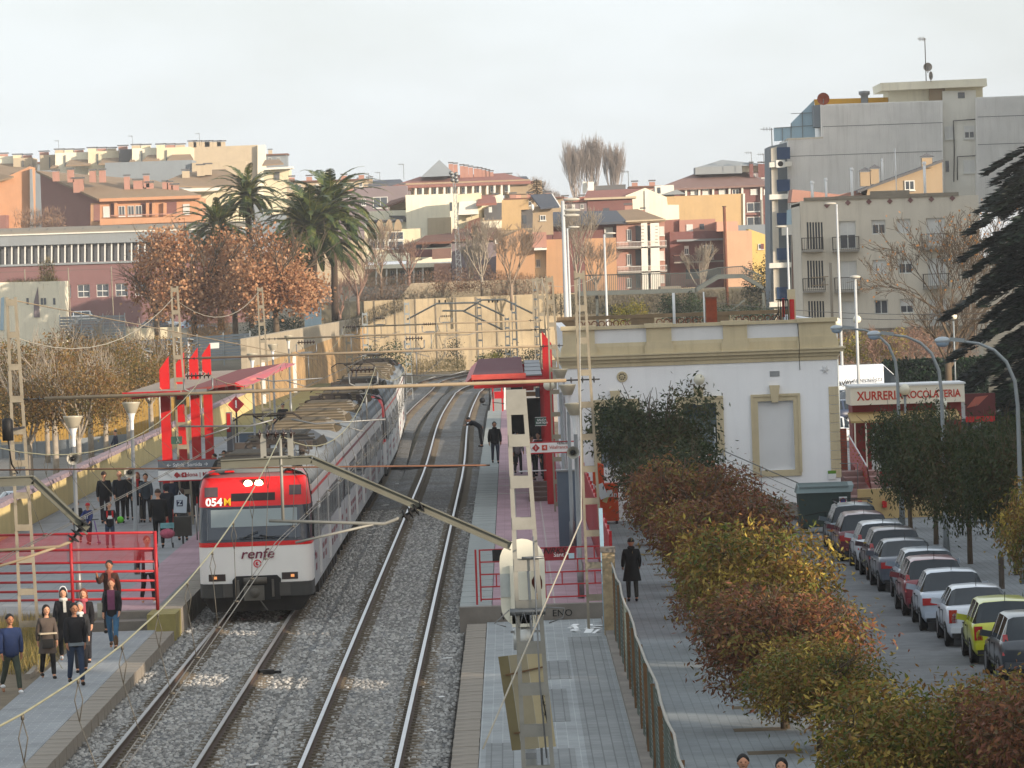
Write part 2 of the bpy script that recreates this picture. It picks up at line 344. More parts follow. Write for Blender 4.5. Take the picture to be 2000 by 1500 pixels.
for k,lab in(('left','railway track that the white and red commuter train stands on, left of the two'),('right','empty shiny railway track running beside the right hand platform')):
 t=thing('railway_track',lab,'railway track',(TX[k],84,0),group='railway tracks')
 for s in(-1,1):
  mb=MB();sweep(mb,k,rail_prof,s*.87,30,560);r=mb.build('rail',m_rail,t)
  mb=MB();sweep(mb,k,[(-.039,-.014),(.039,-.014),(.038,.003),(-.038,.003)],s*.87,30,560)
  mb.build('running_surface',m_railtop if k=='right' else M('dull_rail_top','8d8a86',.4,.1,3,metal=.6),r).location=(0,0,0)
 first=None;far=MB();n=0;ch=84.0+(.21 if k=='left' else 0)
 far_pre=MB()
 while ch<470:
  x,y,h=track_pt(k,ch)
  if n<300:
   if first is None:first=sl_mb.build('sleeper',m_sleeper,t,world=False);o=first
   else:o=first.copy();COL.objects.link(o);o.parent=t
   o.location=(x-TX[k]+random.uniform(-.015,.015),y-84,random.uniform(-.006,.004));o.rotation_euler=(0,0,-h+random.uniform(-.008,.008))
  else:far.merge(sl_mb,Matrix.Translation((x,y,0))@Matrix.Rotation(-h,4,'Z'))
  ch+=.6;n+=1
 fo=far.build('sleeper',m_sleeper,t,fix=False);fo['kind']='stuff'
tag(MB().box(-7.9,-1.75,229.6,230.3,-.2,-.06).build('cable_trough',m_dark),'dark cable trough lying across both tracks beyond the train','cable trough')
mb=MB();mb.obox((-5.75,112.6,-.1),(.34,.16,.1),.3);mb.obox((-5.5,112.7,-.12),(.16,.1,.06),-.2)
tag(mb.build('track_box',m_black),'small black box with a cable lying between the rails in front of the train','box')
# ====== platforms
pink=Mtile('pink_platform_tiles','9a7d86','a3868e','8a7077',.4,.4,.006,off=0)
grey_t=Mtile('grey_platform_tiles','73777a','7f8283','5b5e60',.4,.2,.012,off=.5)
grey_t2=Mtile('grey_square_tiles','868a8b','909495','9da1a1',.2,.2,.008,off=0)
m_edge=M('edge_stone','857d72',.9,.18,2,dirt=.5,dirtcol=(.1,.08,.06),bump=.3)
m_edgew=M('warning_edge_stone','8d9290',.9,.1,2,dirt=.3,bump=.2)
def slab_row(parent,x0,x1,y0,y1,zt,zb,L,m,name='edge_slab'):
 """edge stones one by one along y, joints recessed"""
 first=None;n=int((y1-y0)/L)
 for i in range(n):
  if first is None:
   b=MB();e=.008
   b.add([(x0,e,zb),(x1,e,zb),(x1,L-e,zb),(x0,L-e,zb),(x0+e,2*e,zt),(x1-e,2*e,zt),(x1-e,L-2*e,zt),(x0+e,L-2*e,zt)],[(4,5,6,7),(0,1,5,4),(1,2,6,5),(2,3,7,6),(3,0,4,7)])
   first=b.build(name,m,parent,world=False);o=first
  else:o=first.copy();COL.objects.link(o);o.parent=parent
  o.location=(random.uniform(-.006,.006),y0+i*L,random.uniform(-.006,.004))
lp=struct('low_platform',MB().box(-.82,2.0,40,124,-.5,.045),grey_t2);slab_row(lp,-1.32,-.825,66,124,.05,-.5,.8,m_edge)
MBq=MB()
for i,(x0,x1,y0,y1)in enumerate([(1.1,1.9,84,118),(-.1,.9,96,103.5),(.2,1.05,106,111),(-.7,-.2,70,92),(.0,.9,86,90.5)]):MBq.box(x0,x1,y0,y1,.04,.0495+.0012*i)
struct('paving_patch',MBq,Mtile('old_paving_patch','777a7b','838686','646767',.2,.2,.012,dirt=.6))
hp=struct('high_platform',MB().box(-.68,2.28,124.5,186,-.6,.415).box(-.68,1.9,186,300,-.6,.415),pink);slab_row(hp,-1.5,-.69,124.5,300,.42,-.6,.75,m_edgew)
mb=MB();mb.box(-1.5,2.35,124.1,124.5,-.6,.424);ew=struct('platform_end_wall',mb,m_concd)
mb=MB()
for y in(187,194,201,208):mb.box(-.68,1.88,y,y+.55,.416,.419)
for xx in(-.05,.85):mb.box(xx,xx+.04,124.6,300,.4165,.4185)
struct('platform_band',mb,M('pale_tile_band','a39a95',.85,.1,2))
lpl=struct('low_platform_left',MB().box(-10.75,-9.12,40,125.4,-.5,.045),Mtile('grey_slab_paving','83868a','8c8f90','9c9e9d',.4,.2,.012,off=.5));slab_row(lpl,-9.115,-8.62,84,125.4,.05,-.5,.8,m_edge)
hpl=struct('high_platform_left',MB().box(-17.0,-9.25,127.5,268,-.6,.415),Mtile('grey_platform_flags','828385','8a8b8c','717274',.8,.8,.012));slab_row(hpl,-9.245,-8.62,127.5,290,.42,-.6,.75,m_edge)
struct('platform_tile_strip',MB().box(-10.6,-9.3,127.6,280,.416,.4192),pink)
mb=MB();mb.box(-15.5,-9.35,126.9,127.5,-.5,.424);mb.box(-11.0,-9.35,126.0,126.9,-.5,.24);st=struct('platform_step',mb,m_concd)
mb=MB();mb.box(-9.34,-8.62,125.45,127.5,-.5,.428);struct('platform_corner_stone',mb,M('yellowed_stone','8e8453',.9,.2,3,dirt=.5))
struct('dirt_path',MB().box(-17.6,-10.8,40,126.8,-.5,.0),m_dirt)
mb=MB();
for i in range(9):mb.obox((-11.0-.02*i,112+i*1.0,.06),(.12,.96,.12),random.uniform(-.02,.02))
struct('path_kerb',mb,m_edge)
ZP=-.65;ZR=-.78
pav=struct('pavement',MB().box(2.3,6.2,30,186,-1.0,ZP),Mtile('ribbed_pavement','83898c','8a9092','787e80',.2,.2,.012,off=0,dirt=.5))
struct('station_forecourt',MB().box(3.25,14.0,186,260,-1.0,ZP-.02),Mtile('forecourt_flags','6f6c69','7a7672','5c5a57',.4,.4,.012))
struct('road',MB().box(6.35,12.75,20,185.5,-1.0,ZR),m_asph)
pr=struct('right_pavement',MB().box(12.9,26,20,300,-1.0,ZP),Mtile('right_paving','75797c','7e8285','63676a',.2,.2,.012))
slab_row(pav,6.2,6.35,88,186,ZP+.004,-1.0,1.0,m_edge,'kerb_stone');slab_row(pr,12.75,12.9,88,186,ZP+.004,-1.0,1.0,m_edge,'kerb_stone')
struct('pavement_bulge',MB().box(6.355,10.3,40,88,-1.0,ZP+.002),Mtile('bulge_paving','83898c','8c9294','6f7577',.2,.2,.014))
mb=MB()
for y in(171,173.0):mb.box(7.4,9.4,y,y+.7,ZR,ZR+.004)
struct('road_marking',mb,m_white)
struct('car_park',MB().box(14.5,34,258,345,-1.2,-.33),M('car_park_asphalt','5b5c5e',.9,.15,1.0,dirt=.4,dirtcol=(.05,.05,.05),bump=.3))
struct('left_street',MB().box(-48,-17.55,150,330,-1.8,-1.42),M('street_asphalt','77736c',.9,.15,.8,dirt=.3,dirtcol=(.1,.1,.09)))
struct('gravel_verge',MB().box(-1.45,6,300.05,365,-.6,.05),M('pale_gravel','9a938a',.95,.25,4,bump=.6,bscale=15))
struct('left_verge',MB().box(-17.4,-9.2,268.05,400,-.6,.3),m_drygrass)
# ====== commuter train
mt_white=M('train_white','c9cac9',.4,.05,1.2,dirt=.3,dirtcol=(.3,.28,.25))
mt_face=M('train_front_white','e3e2de',.35,.03,1.2,dirt=.12,dirtcol=(.4,.37,.33))
mt_grey=M('train_window_band','4c5056',.35,.1,1.5)
mt_low=M('train_light_grey','a4a8ac',.45,.08,1.0,dirt=.35,dirtcol=(.25,.22,.2))
mt_red=M('train_red','cf1f22',.35,.04,1.0)
mt_maroon=M('train_maroon','6d2231',.4,.05,1.0)
mt_roof=M('train_roof','6f757a',.7,.15,1.2,dirt=.6,dirtcol=(.12,.11,.1))
mt_gear=M('roof_gear','3a3431',.75,.3,4,dirt=.5,dirtcol=(.15,.09,.05))
mt_louver=M('roof_louver','7c7262',.7,.1,3,dirt=.2,dirtcol=(.12,.1,.07))
mt_under=M('underframe','1d1b1a',.85,.3,3,dirt=.3,dirtcol=(.12,.09,.06))
train=thing('commuter_train','white and red electric commuter train with lit headlights standing at the left platform','train',(TX['left'],130,0))
PLAN=[(-1.47,1.6),(-1.47,.55),(-1.44,.3),(-1.36,.14),(-1.2,.05),(-.7,.0),(0,-.02),(.7,.0),(1.2,.05),(1.36,.14),(1.44,.3),(1.47,.55),(1.47,1.6)]
def band(zs,inset=0.0):
 """zs: list of (z, y_offset, width_factor)"""
 vs=[];n=len(PLAN)
 for z,yo,wf in zs:
  for(x,y)in PLAN:vs.append((x*wf*(1-inset),y+(yo if y<1.5 else yo*0)+inset*.2,z))
 return MB().add(vs,[(i*n+j,i*n+j+1,(i+1)*n+j+1,(i+1)*n+j)for i in range(len(zs)-1)for j in range(n-1)],True)
def louver(mb,y0,L,w=1.0,z=3.78,h=.34):
 sec=[(-w-.12,z-.12),(-w,z+h*.55),(-w+.25,z+h),(w-.25,z+h),(w,z+h*.55),(w+.12,z-.12)]
 mb.prism([(x,y0,zz)for x,zz in sec],(0,L,0))
def louver_slats(mb,y0,L,w=1.0,z=3.78,h=.34):
 n=int(L/.28)
 for i in range(n):
  y=y0+.1+i*.28
  mb.box(-w+.3,w-.3,y,y+.12,z+h,z+h+.035)
  for s in(-1,1):mb.bar((s*(w+.13),y+.06,z-.05),(s*(w+.02),y+.06,z+h*.5),.03,.14)
 for j in range(5):mb.box(-w-.05+j*.02,w+.05-j*.02,y0-.03,y0-.005,z-.05+j*.095,z+j*.095)
def pantograph(mb,y,up=True):
 z=4.0
 for x in(-.55,.55):
  for yy in(-.6,.6):mb.lathe([(.05,0),(.09,.04),(.05,.08),(.09,.12),(.05,.16),(.09,.2),(.04,.26)],(x,y+yy,z-.1),8)
 for x in(-.55,.55):mb.bar((x,y-.8,z+.2),(x,y+.8,z+.2),.06)
 for yy in(-.6,.6):mb.bar((-.6,y+yy,z+.2),(.6,y+yy,z+.2),.06)
 zz=5.0 if up else 4.5
 k=(y+1.7,z+.65)if up else(y+1.6,z+.32)
 for s in(-1,1):mb.tube([(s*.12,y-.5,z+.25),(s*.08,k[0],k[1])],.035,5);mb.tube([(s*.08,k[0],k[1]),(s*.4,y+.2,zz-.06)],.025,5)
 for dy in(-.18,.18):mb.tube([(-.95,y+.2+dy,zz-.18),(-.7,y+.2+dy,zz-.02),(.7,y+.2+dy,zz-.02),(.95,y+.2+dy,zz-.18)],.022,5)
 mb.bar((-.4,y+.2,zz-.08),(.4,y+.2,zz-.08),.05)
def car(idx,yc,L,front=False,rear=False,motor=True):
 x,_,_=track_pt('left',yc);x1=track_pt('left',yc+8)[0];x0=track_pt('left',yc-8)[0];hd=-math.atan2(x1-x0,16)
 ya,yb=-L/2,L/2;yi=ya+(1.6 if front else 0);yj=yb-(1.6 if rear else 0)
 body=MB();wd=1.47
 body.box(-wd,wd,yi,yj,.62,1.78)
 bo=body.build('car_body',mt_low,None,world=False);bo.parent=train;bo.location=(x-TX['left'],yc-130,0);bo.rotation_euler=(0,0,hd)
 P=bo
 def part(mb,name,m):return mb.build(name,m,P,world=False)
 part(MB().box(-wd+.02,wd-.02,yi,yj,1.78,2.68),'window_band',mt_grey)
 up=MB();up.box(-wd,wd,yi,yj,2.68,3.32);part(up,'upper_side',mt_white)
 part(MB().box(-wd-.004,wd+.004,yi,yj,3.04,3.13),'red_stripe',mt_maroon if not front else mt_red)
 sec=[(-1.47,3.32),(-1.42,3.5),(-1.25,3.68),(-.9,3.8),(0,3.88),(.9,3.8),(1.25,3.68),(1.42,3.5),(1.47,3.32)]
 rf=MB();n=len(sec);rf.add([(a,yi-(.9 if front else 0)*(1 if abs(a)<1.3 else .3),b)for a,b in sec]+[(a,yj,b)for a,b in sec],[(i,i+1,n+i+1,n+i)for i in range(n-1)]+[tuple(range(n))[::-1],tuple(range(n,2*n))],True)
 part(rf,'roof',mt_roof)
 rb=MB();yy=yi+.5
 while yy<yj-.3:
  for s in(-1,1):rb.bar((s*1.475,yy,3.34),(s*1.29,yy,3.69),.03,.03)
  yy+=1.0
 part(rb,'roof_rib',mt_roof)['kind']='stuff'
 dpos=[ya+L*(.17 if not front else .22),ya+L*.5,ya+L*(.83 if not rear else .78)]
 d0=None
 for s in(-1,1):
  for d in dpos:
   q=MB();q.box(s*(wd+.002),s*(wd+.028),d-.68,d-.02,.75,2.72);q.box(s*(wd+.002),s*(wd+.028),d+.02,d+.68,.75,2.72)
   do=part(q,'door',mt_white)
   q=MB();q.box(s*(wd+.03),s*(wd+.036),d-.56,d-.16,1.75,2.5);q.box(s*(wd+.03),s*(wd+.036),d+.16,d+.56,1.75,2.5)
   part(q,'door_window',m_glass)
  segs=[yi+.6]+[v for d in dpos for v in(d-.95,d+.95)]+[yj-.5]
  for a,b in zip(segs[::2],segs[1::2]):
   nw=max(1,int((b-a)/1.7));wl=(b-a)/nw
   for i in range(nw):part(MB().box(s*(wd-.015),s*(wd+.004),a+i*wl+.08,a+(i+1)*wl-.08,1.86,2.6),'window',m_glass)
  q=MB();yy=yi+.8
  while yy<yj-1.5:
   if all(abs(yy+.6-d)>1.4 for d in dpos):q.box(s*(wd+.001),s*(wd+.008),yy,yy+1.15,1.28,1.42);q.box(s*(wd+.001),s*(wd+.008),yy+.2,yy+.95,.98,1.16)
   yy+=1.75
  part(q,'side_marking',mt_maroon)['kind']='stuff'
 u=MB();u.box(-1.25,1.25,yi+.4,yj-.4,.28,.62);yy=yi+4.6
 while yy<yj-5:u.box(-1.38,-.9,yy,yy+1.3,.18,.6);u.box(.9,1.38,yy,yy+1.3,.18,.6);yy+=1.9
 part(u,'underframe',mt_under)
 for yc2 in(yi+2.6,yj-2.6):
  q=MB()
  for s in(-1,1):
   q.box(s*1.0,s*1.3,yc2-1.6,yc2+1.6,.38,.6)
   for w_ in(-1.25,1.25):q.lathe([(.02,-.06),(.42,-.06),(.45,.0),(.42,.07),(.02,.07)],(s*.87,yc2+w_,.45),14,axis='X');q.box(s*1.2,s*1.42,yc2+w_-.14,yc2+w_+.14,.3,.62)
  part(q,'bogie',mt_under)
 q=MB();ql=MB()
 if front:
  louver(q,ya+2.2,3.6);louver_slats(ql,ya+2.2,3.6)
  louver(q,ya+17.2,4.6);louver_slats(ql,ya+17.2,4.6)
 elif motor:
  louver(q,ya+2.0,4.6);louver_slats(ql,ya+2.0,4.6);louver(q,ya+17.5,3.6);louver_slats(ql,ya+17.5,3.6)
 else:louver(q,ya+5,3.4);louver_slats(ql,ya+5,3.4);louver(q,ya+16,3.4);louver_slats(ql,ya+16,3.4)
 part(q,'roof_unit',m_dark if front else mt_louver);part(ql,'roof_unit_slats',M('dark_louver','33322f',.7,.2,3)if front else M('brown_louver','544c3e',.7,.15,3))['kind']='stuff'
 if motor:
  q=MB();py=ya+(9.2 if front else 12.0);pantograph(q,py,up=not front and not rear or idx in(0,3));part(q,'pantograph',M('pantograph_steel','2c2724',.6,.2,3))
  q=MB()
  for k in range(7):
   yy=py-2.2+k*.12;xk=-1.0+k*.33
   q.lathe([(.06,0),(.1,.03),(.06,.06),(.1,.1),(.06,.13),(.1,.17),(.05,.24)],(xk,yy,3.82),8)
  for k in range(4):q.cbox((-.9+.6*k,py+3.1+.2*(k%2),3.98),(.38,.5,.26))
  q.tube([(1.0,py-2.5,4.06),(1.15,py-1.2,3.9),(1.1,py+.5,3.95),(.9,py+2.8,4.1)],.03,5);q.tube([(-1.0,py-2.3,4.05),(-.4,py-3.3,4.15),(.3,py-3.6,3.95),(1.0,py-3.2,3.8)],.025,5)
  part(q,'roof_insulators',mt_gear)['kind']='stuff'
 if front or rear:
  sgn=1 if front else-1
  def cab(mb,name,m):
   mm=Matrix.Translation((0,ya,0))if front else Matrix.Translation((0,yb,0))@Matrix.Rotation(math.pi,4,'Z')
   q=MB();q.v=[tuple(mm@Vector(v))for v in mb.v];q.f=mb.f;q.sm=mb.sm
   return q.build(name,m,P,world=False)
  W=lambda z:(z,0.0 if z<1.95 else(z-1.95)*.34+(max(0,z-3.1))**2*.9,1.0-.012*max(0,z-1.9)**2-(max(0,z-3.2)*.12))
  cab(band([W(.86),W(1.3),W(1.82)]),'front_panel',mt_face)
  cab(band([(1.815,-.012,1.003),(1.93,-.012,1.003)]),'red_line',mt_red)
  cab(band([W(1.93),W(2.4),W(2.84)],.004),'cab_window_surround',M('cab_dark_blue','16202f',.25,.15,1,spec=.6))
  cab(band([W(2.84),W(3.1),W(3.3),W(3.45),W(3.58)]),'red_fairing',mt_red)
  t3=W(3.58);vs=[(x_*t3[2],y_+t3[1]if y_<1.5 else 1.6,3.58)for x_,y_ in PLAN]+[(x_*.86,min(1.6,y_+1.05),3.73)for x_,y_ in PLAN]
  nn=len(PLAN);q=MB().add(vs+[(0,1.6,3.8)],[(j,j+1,nn+j+1,nn+j)for j in range(nn-1)]+[tuple(nn+j for j in range(nn))],True);cab(q,'cab_roof',M('cab_roof_pink_grey','8d6468',.5,.1,1.5))
  def on_face(mb_,z0,z1,x0,x1,d=.012,n=6):
   vs=[]
   for zz in(z0,z1):
    yo=W(zz)[1]-d
    for i in range(n+1):
     xx=x0+(x1-x0)*i/n;ax=abs(xx)
     py_=np.interp(ax,[0,.7,1.2,1.36,1.44,1.47],[-.02,0,.05,.14,.3,.55]);vs.append((xx,yo+float(py_),zz))
   return mb_.add(vs,[(i,i+1,n+2+i,n+1+i)for i in range(n)])
  cab(on_face(MB(),2.0,2.78,-1.2,1.2),'windscreen',M('windscreen_glass','1c2836',.08,.2,.8,spec=.9))
  cab(on_face(MB(),2.32,2.77,-1.12,1.12,.02),'sun_blind',M('grey_blind','8b9698',.5,.04,1.5))
  for x0 in(-1.22,1.06):cab(on_face(MB(),2.0,2.8,x0,x0+.012,.05),'handrail',m_steel)
  cab(MB().bar((-.3,-.06,2.03),(.1,-.02,2.2),.02).bar((.5,-.06,2.03),(.15,-.02,2.1),.02).bar((-.4,-.07,2.04),(.9,-.05,2.06),.018),'wiper',m_black)
  cab(on_face(MB(),2.98,3.18,-.58,.56),'destination_display',M('display_black','1d1718',.3,.1,2))
  cab(on_face(MB(),3.1,3.35,-1.28,-.93),'side_lamp',M('smoked_lamp','4a3f42',.2,.1,2));cab(on_face(MB(),3.1,3.35,.93,1.24),'side_lamp',M('smoked_lamp'))
  for x0 in(-.14,.14):
   yo=W(3.42)[1]
   hl=MB().lathe([(.001,-.035),(.075,-.03),(.105,0),(.115,.05)],(0,0,0),16,axis='Y');hl.v=[(a+x0,b+yo-.03,c_+3.4)for a,b,c_ in hl.v]
   cab(hl,'headlight',M('headlight_glow',(1.0,.78,.42),emit=14.0 if front and idx==0 else .0))
   q=MB();q.box(x0-.135,x0+.135,yo-.02,yo+.2,3.27,3.53);cab(q,'headlight_housing',M('headlight_housing','402018',.5))
  for x0,xa in((-1.22,-.78),(.68,1.1)):
   cab(on_face(MB(),.93,1.11,x0,xa,.016),'tail_lamp',M('dark_lamp','3a3130',.25,.1,2));xm=x0+(.17 if x0<0 else .28)
   cab(MB().cbox((xm,.02,1.02),(.09,.05,.07)),'tail_lamp_glow',M('amber_lamp',(.75,.3,.1),emit=.5))
  cab(band([(.5,-.1,1.0),(.86,-.08,1.0)]),'bumper',M('bumper_grey','3c3d3c',.7,.15,2,dirt=.4))
  cab(MB().box(-.85,-.6,-.14,-.02,.52,.86),'bumper_pad',M('bumper_pad','4a4845',.8));cab(MB().box(.62,.9,-.14,-.02,.52,.86),'bumper_pad',M('bumper_pad'))
  q=MB();q.prism([(a,-.115,b)for a,b in[(-.6,.42),(.62,.42),(.66,.95),(.56,1.05),(-.5,1.05),(-.6,.95)]],(0,.1,0));cab(q,'coupler_recess',m_black)
  q=MB();q.lathe([(.001,-.3),(.09,-.3),(.09,.3),(.001,.3)],(0,-.2,.93),10,axis='X');q.box(-.3,.22,-.28,-.14,.42,.8);q.lathe([(.001,-.02),(.13,-.02),(.13,.04)],(-.02,-.3,.62),12,axis='Y');q.bar((.12,-.3,.42),(.3,-.3,.16),.03);q.bar((-.45,-.15,.5),(-.45,-.2,.95),.06);q.bar((.45,-.15,.5),(.45,-.2,.95),.06)
  cab(q,'coupler',M('coupler_metal','58554f',.6,.2,3,dirt=.5))
  q=MB();q.add([(-1.4,.0,.5),(1.4,.0,.5),(1.15,.05,.12),(-1.15,.05,.12),(-1.4,.8,.5),(1.4,.8,.5),(1.2,.8,.12),(-1.2,.8,.12)],[(0,1,2,3),(4,5,6,7),(0,4,7,3),(1,5,6,2),(3,2,6,7)]);cab(q,'snowplough',mt_under)
  q=MB();q.prism([(-.75,.75,3.72),(-.5,.75,3.72),(-.55,.95,4.0),(-.7,.95,4.0)],(0,.35,0));cab(q,'horn_box',mt_red)
  for x0 in(-1.05,.95):cab(MB().lathe([(.001,.12),(.12,.1),(.19,.0)],(x0,1.0,3.66),12),'roof_dome',mt_red)
  cab(MB().tube([(1.0,1.0,3.8),(1.25,.8,3.85),(1.42,.5,3.6),(1.5,.35,3.0),(1.52,.4,2.0)],.015,5),'cable',m_black)
  for s in(-1,1):cab(MB().tube([(s*1.5,.42,2.0),(s*1.52,.4,2.9)],.02,5),'handrail',m_steel)
  if front and idx==0:
   wm=M('logo_maroon','6f1f3c',.4)
   for body_,sz,mm_,xx,zz,sh,bo_,kx in(('renfe',.36,wm,.06,1.61,.22,.004,1.15),('054',.29,M('white_letter','f2f2f0',.5),-1.03,2.96,0,.009,1.0),('M',.29,M('yellow_letter','e8b81c',.5),-.68,2.96,0,.003,.9)):
    yo=W(zz)[1]+(-.03 if abs(xx)<.8 else .0)
    t_=text(body_,sz,mm_,None,(0,0,0),shear=sh,bold=bo_,sx=kx,ext=.003,name='lettering_'+{'renfe':'operator','054':'number','M':'letter'}[body_]);t_.parent=P;t_.location=(xx,ya+yo-.012,zz);t_.rotation_euler=(math.pi/2-(.33 if zz>2 else 0),0,.0)
   q=MB();n=28
   for i in range(n):
    a0,a1=math.pi*2*i/n,math.pi*2*(i+1)/n
    q.poly([(.06+r_*math.cos(a),-.035,1.36+r_*math.sin(a))for r_,a in((.075,a0),(.105,a0),(.105,a1),(.075,a1))])
   for i in range(13):
    a0,a1=math.pi*.42+math.pi*1.35*i/13,math.pi*.42+math.pi*1.35*(i+1)/13
    q.poly([(.06+r_*math.cos(a),-.035,1.36+r_*math.sin(a))for r_,a in((.0,a0),(.05,a0),(.05,a1))]if False else[(.06,-.035,1.36),(.06+.05*math.cos(a0),-.035,1.36+.05*math.sin(a0)),(.06+.05*math.cos(a1),-.035,1.36+.05*math.sin(a1))])
   cab(q,'ring_emblem',M('emblem_red','c2253a',.4))
   t_=text('renfe',.2,wm,None,(0,0,0),shear=.2,name='side_lettering');t_.parent=P;t_.location=(wd+.012,ya+2.3,1.45);t_.rotation_euler=(math.pi/2,0,math.pi/2)
 if not rear:part(MB().box(-.75,.75,yj,yj+.45,.75,3.1),'gangway',m_black)
yc=130.0;Ls=[26.0,24.0,25.5]
idx=0
for unit in range(2):
 for j in range(3):
  L=Ls[j];car(idx,yc+L/2,L,front=(j==0),rear=(j==2),motor=(j!=1));yc+=L+(.45 if j<2 else 1.0);idx+=1
# ====== catenary portals
def mast(mb_legs,mb_plates,x,y,zt,wb=.43,wt=.2,zb=.05,lean=0.0,w=.085,gap=.77,plate=.15):
 for s in(-1,1):mb_legs.bar((x+s*wb/2,y,zb),(x+s*wt/2+lean,y,zt),w*.75,w*1.6,up=(0,1,0))
 z=zt-.13
 while z>zb+.4:
  f=(z-zb)/(zt-zb);hw=(wb+(wt-wb)*f)/2;xx=x+lean*f
  for yy in(-w*.8,w*.8):mb_plates.box(xx-hw-.02,xx+hw+.02,y+yy-.008,y+yy+.008,z-plate/2,z+plate/2)
  z-=gap
def insul_string(mb,a,b,n=5,r=.07):
 a,b=Vector(a),Vector(b);d=b-a
 mb.tube([a,b],.02,6)
 for i in range(n):
  p=a+d*((i+.5)/n);q=MB();h=d.normalized()*.02;mb.tube([p-h,p-h*.2,p+h*.2,p+h],[r*.35,r,r,r*.35],10)
def portal(y,xl,xr,ztl,ztr,zb,label,hangers=(),zl=None,zr=None,mast_mat=None,left=True,right=True,beam_x=None):
 t=thing('catenary_portal',label,'catenary portal',((xl+xr)/2,y,0),group='catenary portals over the tracks')
 for(on,x,zt)in((left,xl,ztl),(right,xr,ztr)):
  if not on:continue
  lg,pl=MB(),MB();mast(lg,pl,x,y,zt,lean=-.25*(zt/8.6)*.6);mo=lg.build('mast',mast_mat or m_mast,t);pl.each('batten_plate',mast_mat or m_mast,mo)
 bx0,bx1=beam_x or(xl+.15,xr-.15)
 b=MB();r=.042
 b.tube([(bx0+.4,y,zl or zb),(bx1-.4,y,zr or zb)],r,8);b.build('crossbeam',m_beam,t)
 b=MB();insul_string(b,(bx1-.42,y,zr or zb),(bx1+.4,y,zr or zb),3,.09);insul_string(b,(bx0+.42,y,zl or zb),(bx0-.35,y,zl or zb),3,.07);b.build('beam_clamp',m_dark,t)
 for(hx,stag)in hangers:
  zz=(zl or zb)+((zr or zb)-(zl or zb))*(hx-xl)/(xr-xl)
  b=MB();insul_string(b,(hx-.3,y,zz+.42),(hx+.3,y,zz+.42),6,.085);b.build('insulator',m_insul,t)
  b=MB();b.tube([(hx-.34,y,zz+.36),(hx-.34,y,zz+.1),(hx-.2,y,zz+.04)],.025,5);b.tube([(hx+.34,y,zz+.36),(hx+.34,y,zz+.1),(hx+.2,y,zz+.04)],.025,5);b.box(hx-.2,hx+.2,y-.02,y+.02,zz+.0,zz+.1)
  b.tube([(hx+.05,y,zz),(hx+.05,y,5.25)],.022,5)
  sgn=1 if stag>0 else-1
  b.tube([(hx-.5*sgn,y,5.27),(hx+1.2*sgn,y,5.22),(hx+1.75*sgn,y,5.35)],.024,6);b.tube([(hx+.7*sgn,y,5.2),(hx-.15*sgn+stag,y,5.0)],.016,5)
  b.build('registration_arm',m_steel,t)
 return t
portal(120.0,-11.75,1.85,8.5,8.66,6.05,'tan catenary portal with two laced masts spanning the tracks in front of the train',hangers=((-7.5,.2),(-3.55,-.2)))
portal(172.0,-11.3,1.55,8.6,8.5,6.1,'second catenary portal, its right mast beside the red pillar of the right canopy',hangers=((-7.0,-.2),(-3.3,.2)))
portal(225.0,-11.0,1.55,8.4,8.4,6.05,'third catenary portal, tan beam passing above the far train roof',hangers=((-7.2,.2),(-3.6,-.2)))
portal(282.0,-9.0,1.6,8.2,8.3,5.9,'farthest tan catenary portal, standing past the end of the train',hangers=((-7.3,-.2),(-3.6,.2)))
t=thing('catenary_mast','tall grey laced catenary mast with bent cantilever beam, standing in front of the white signal','catenary mast',(.12,70,0),group='near catenary masts')
lg,pl=MB(),MB()
mast(lg,pl,.22,70.0,7.05,wb=.46,wt=.22,zb=.05,lean=-.17,w=.08,gap=.58,plate=.17);lg.build('mast_leg',M('grey_mast_steel','8e8d86',.6,.12,3,metal=.3,dirt=.35,dirtcol=(.15,.12,.09)),t);pl.box(-.09,.19,69.93,70.07,6.7,7.05);pl.each('batten_plate',M('grey_mast_steel'),t)
b=MB()
for s in(-.055,.055):
 b.bar((-.1,70,4.87+s),(-2.83,70,6.17+s),.1,.016);b.bar((-2.83,70,6.17+s),(-4.1,70,6.15+s),.1,.016)
b.bar((-.1,70,4.87),(-2.83,70,6.17),.016,.12);b.bar((-2.83,70,6.17),(-4.1,70,6.15),.016,.12)
b.build('cantilever_beam',M('dark_green_grey_steel','6a6a60',.6,.12,3,metal=.3,dirt=.3),t)
b=MB();insul_string(b,(-3.6,70,6.55),(-3.05,70,6.55),5,.075);b.build('insulator',m_insul,t)
b=MB()
for x in(-3.5,-3.12):b.box(x-.04,x+.04,69.98,70.02,6.2,6.56)
b.box(-3.5,-3.12,69.98,70.02,6.2,6.24);b.tube([(-3.26,70,6.55),(-3.26,70,5.32)],.022,6)
b.tube([(-3.46,70,5.34),(-1.85,70,5.24),(-1.68,70,5.3),(-1.58,70,5.36)],.026,6);b.tube([(-2.0,70,5.24),(-3.1,70,5.02)],.02,6)
b.build('registration_arm',M('grey_mast_steel'),t)
b=MB();insul_string(b,(-1.6,70,5.33),(-1.28,70,5.48),4,.095);b.build('insulator',m_black,t)
b=MB();b.tube([(.05,69.9,4.7),(.36,69.9,4.7)],.02,5);b.tube([(.22,69.86,5.0),(.24,69.86,3.0),(.3,69.86,1.9)],.013,5)
b.tube([(-.14,69.9,3.95),(.36,69.9,3.95)],.05,4)
for k in range(3):b.tube([(-.08+.13*k,69.85,3.95),(-.02+.13*k,69.8,3.72),(.05+.13*k,69.85,3.95)],.008,4)
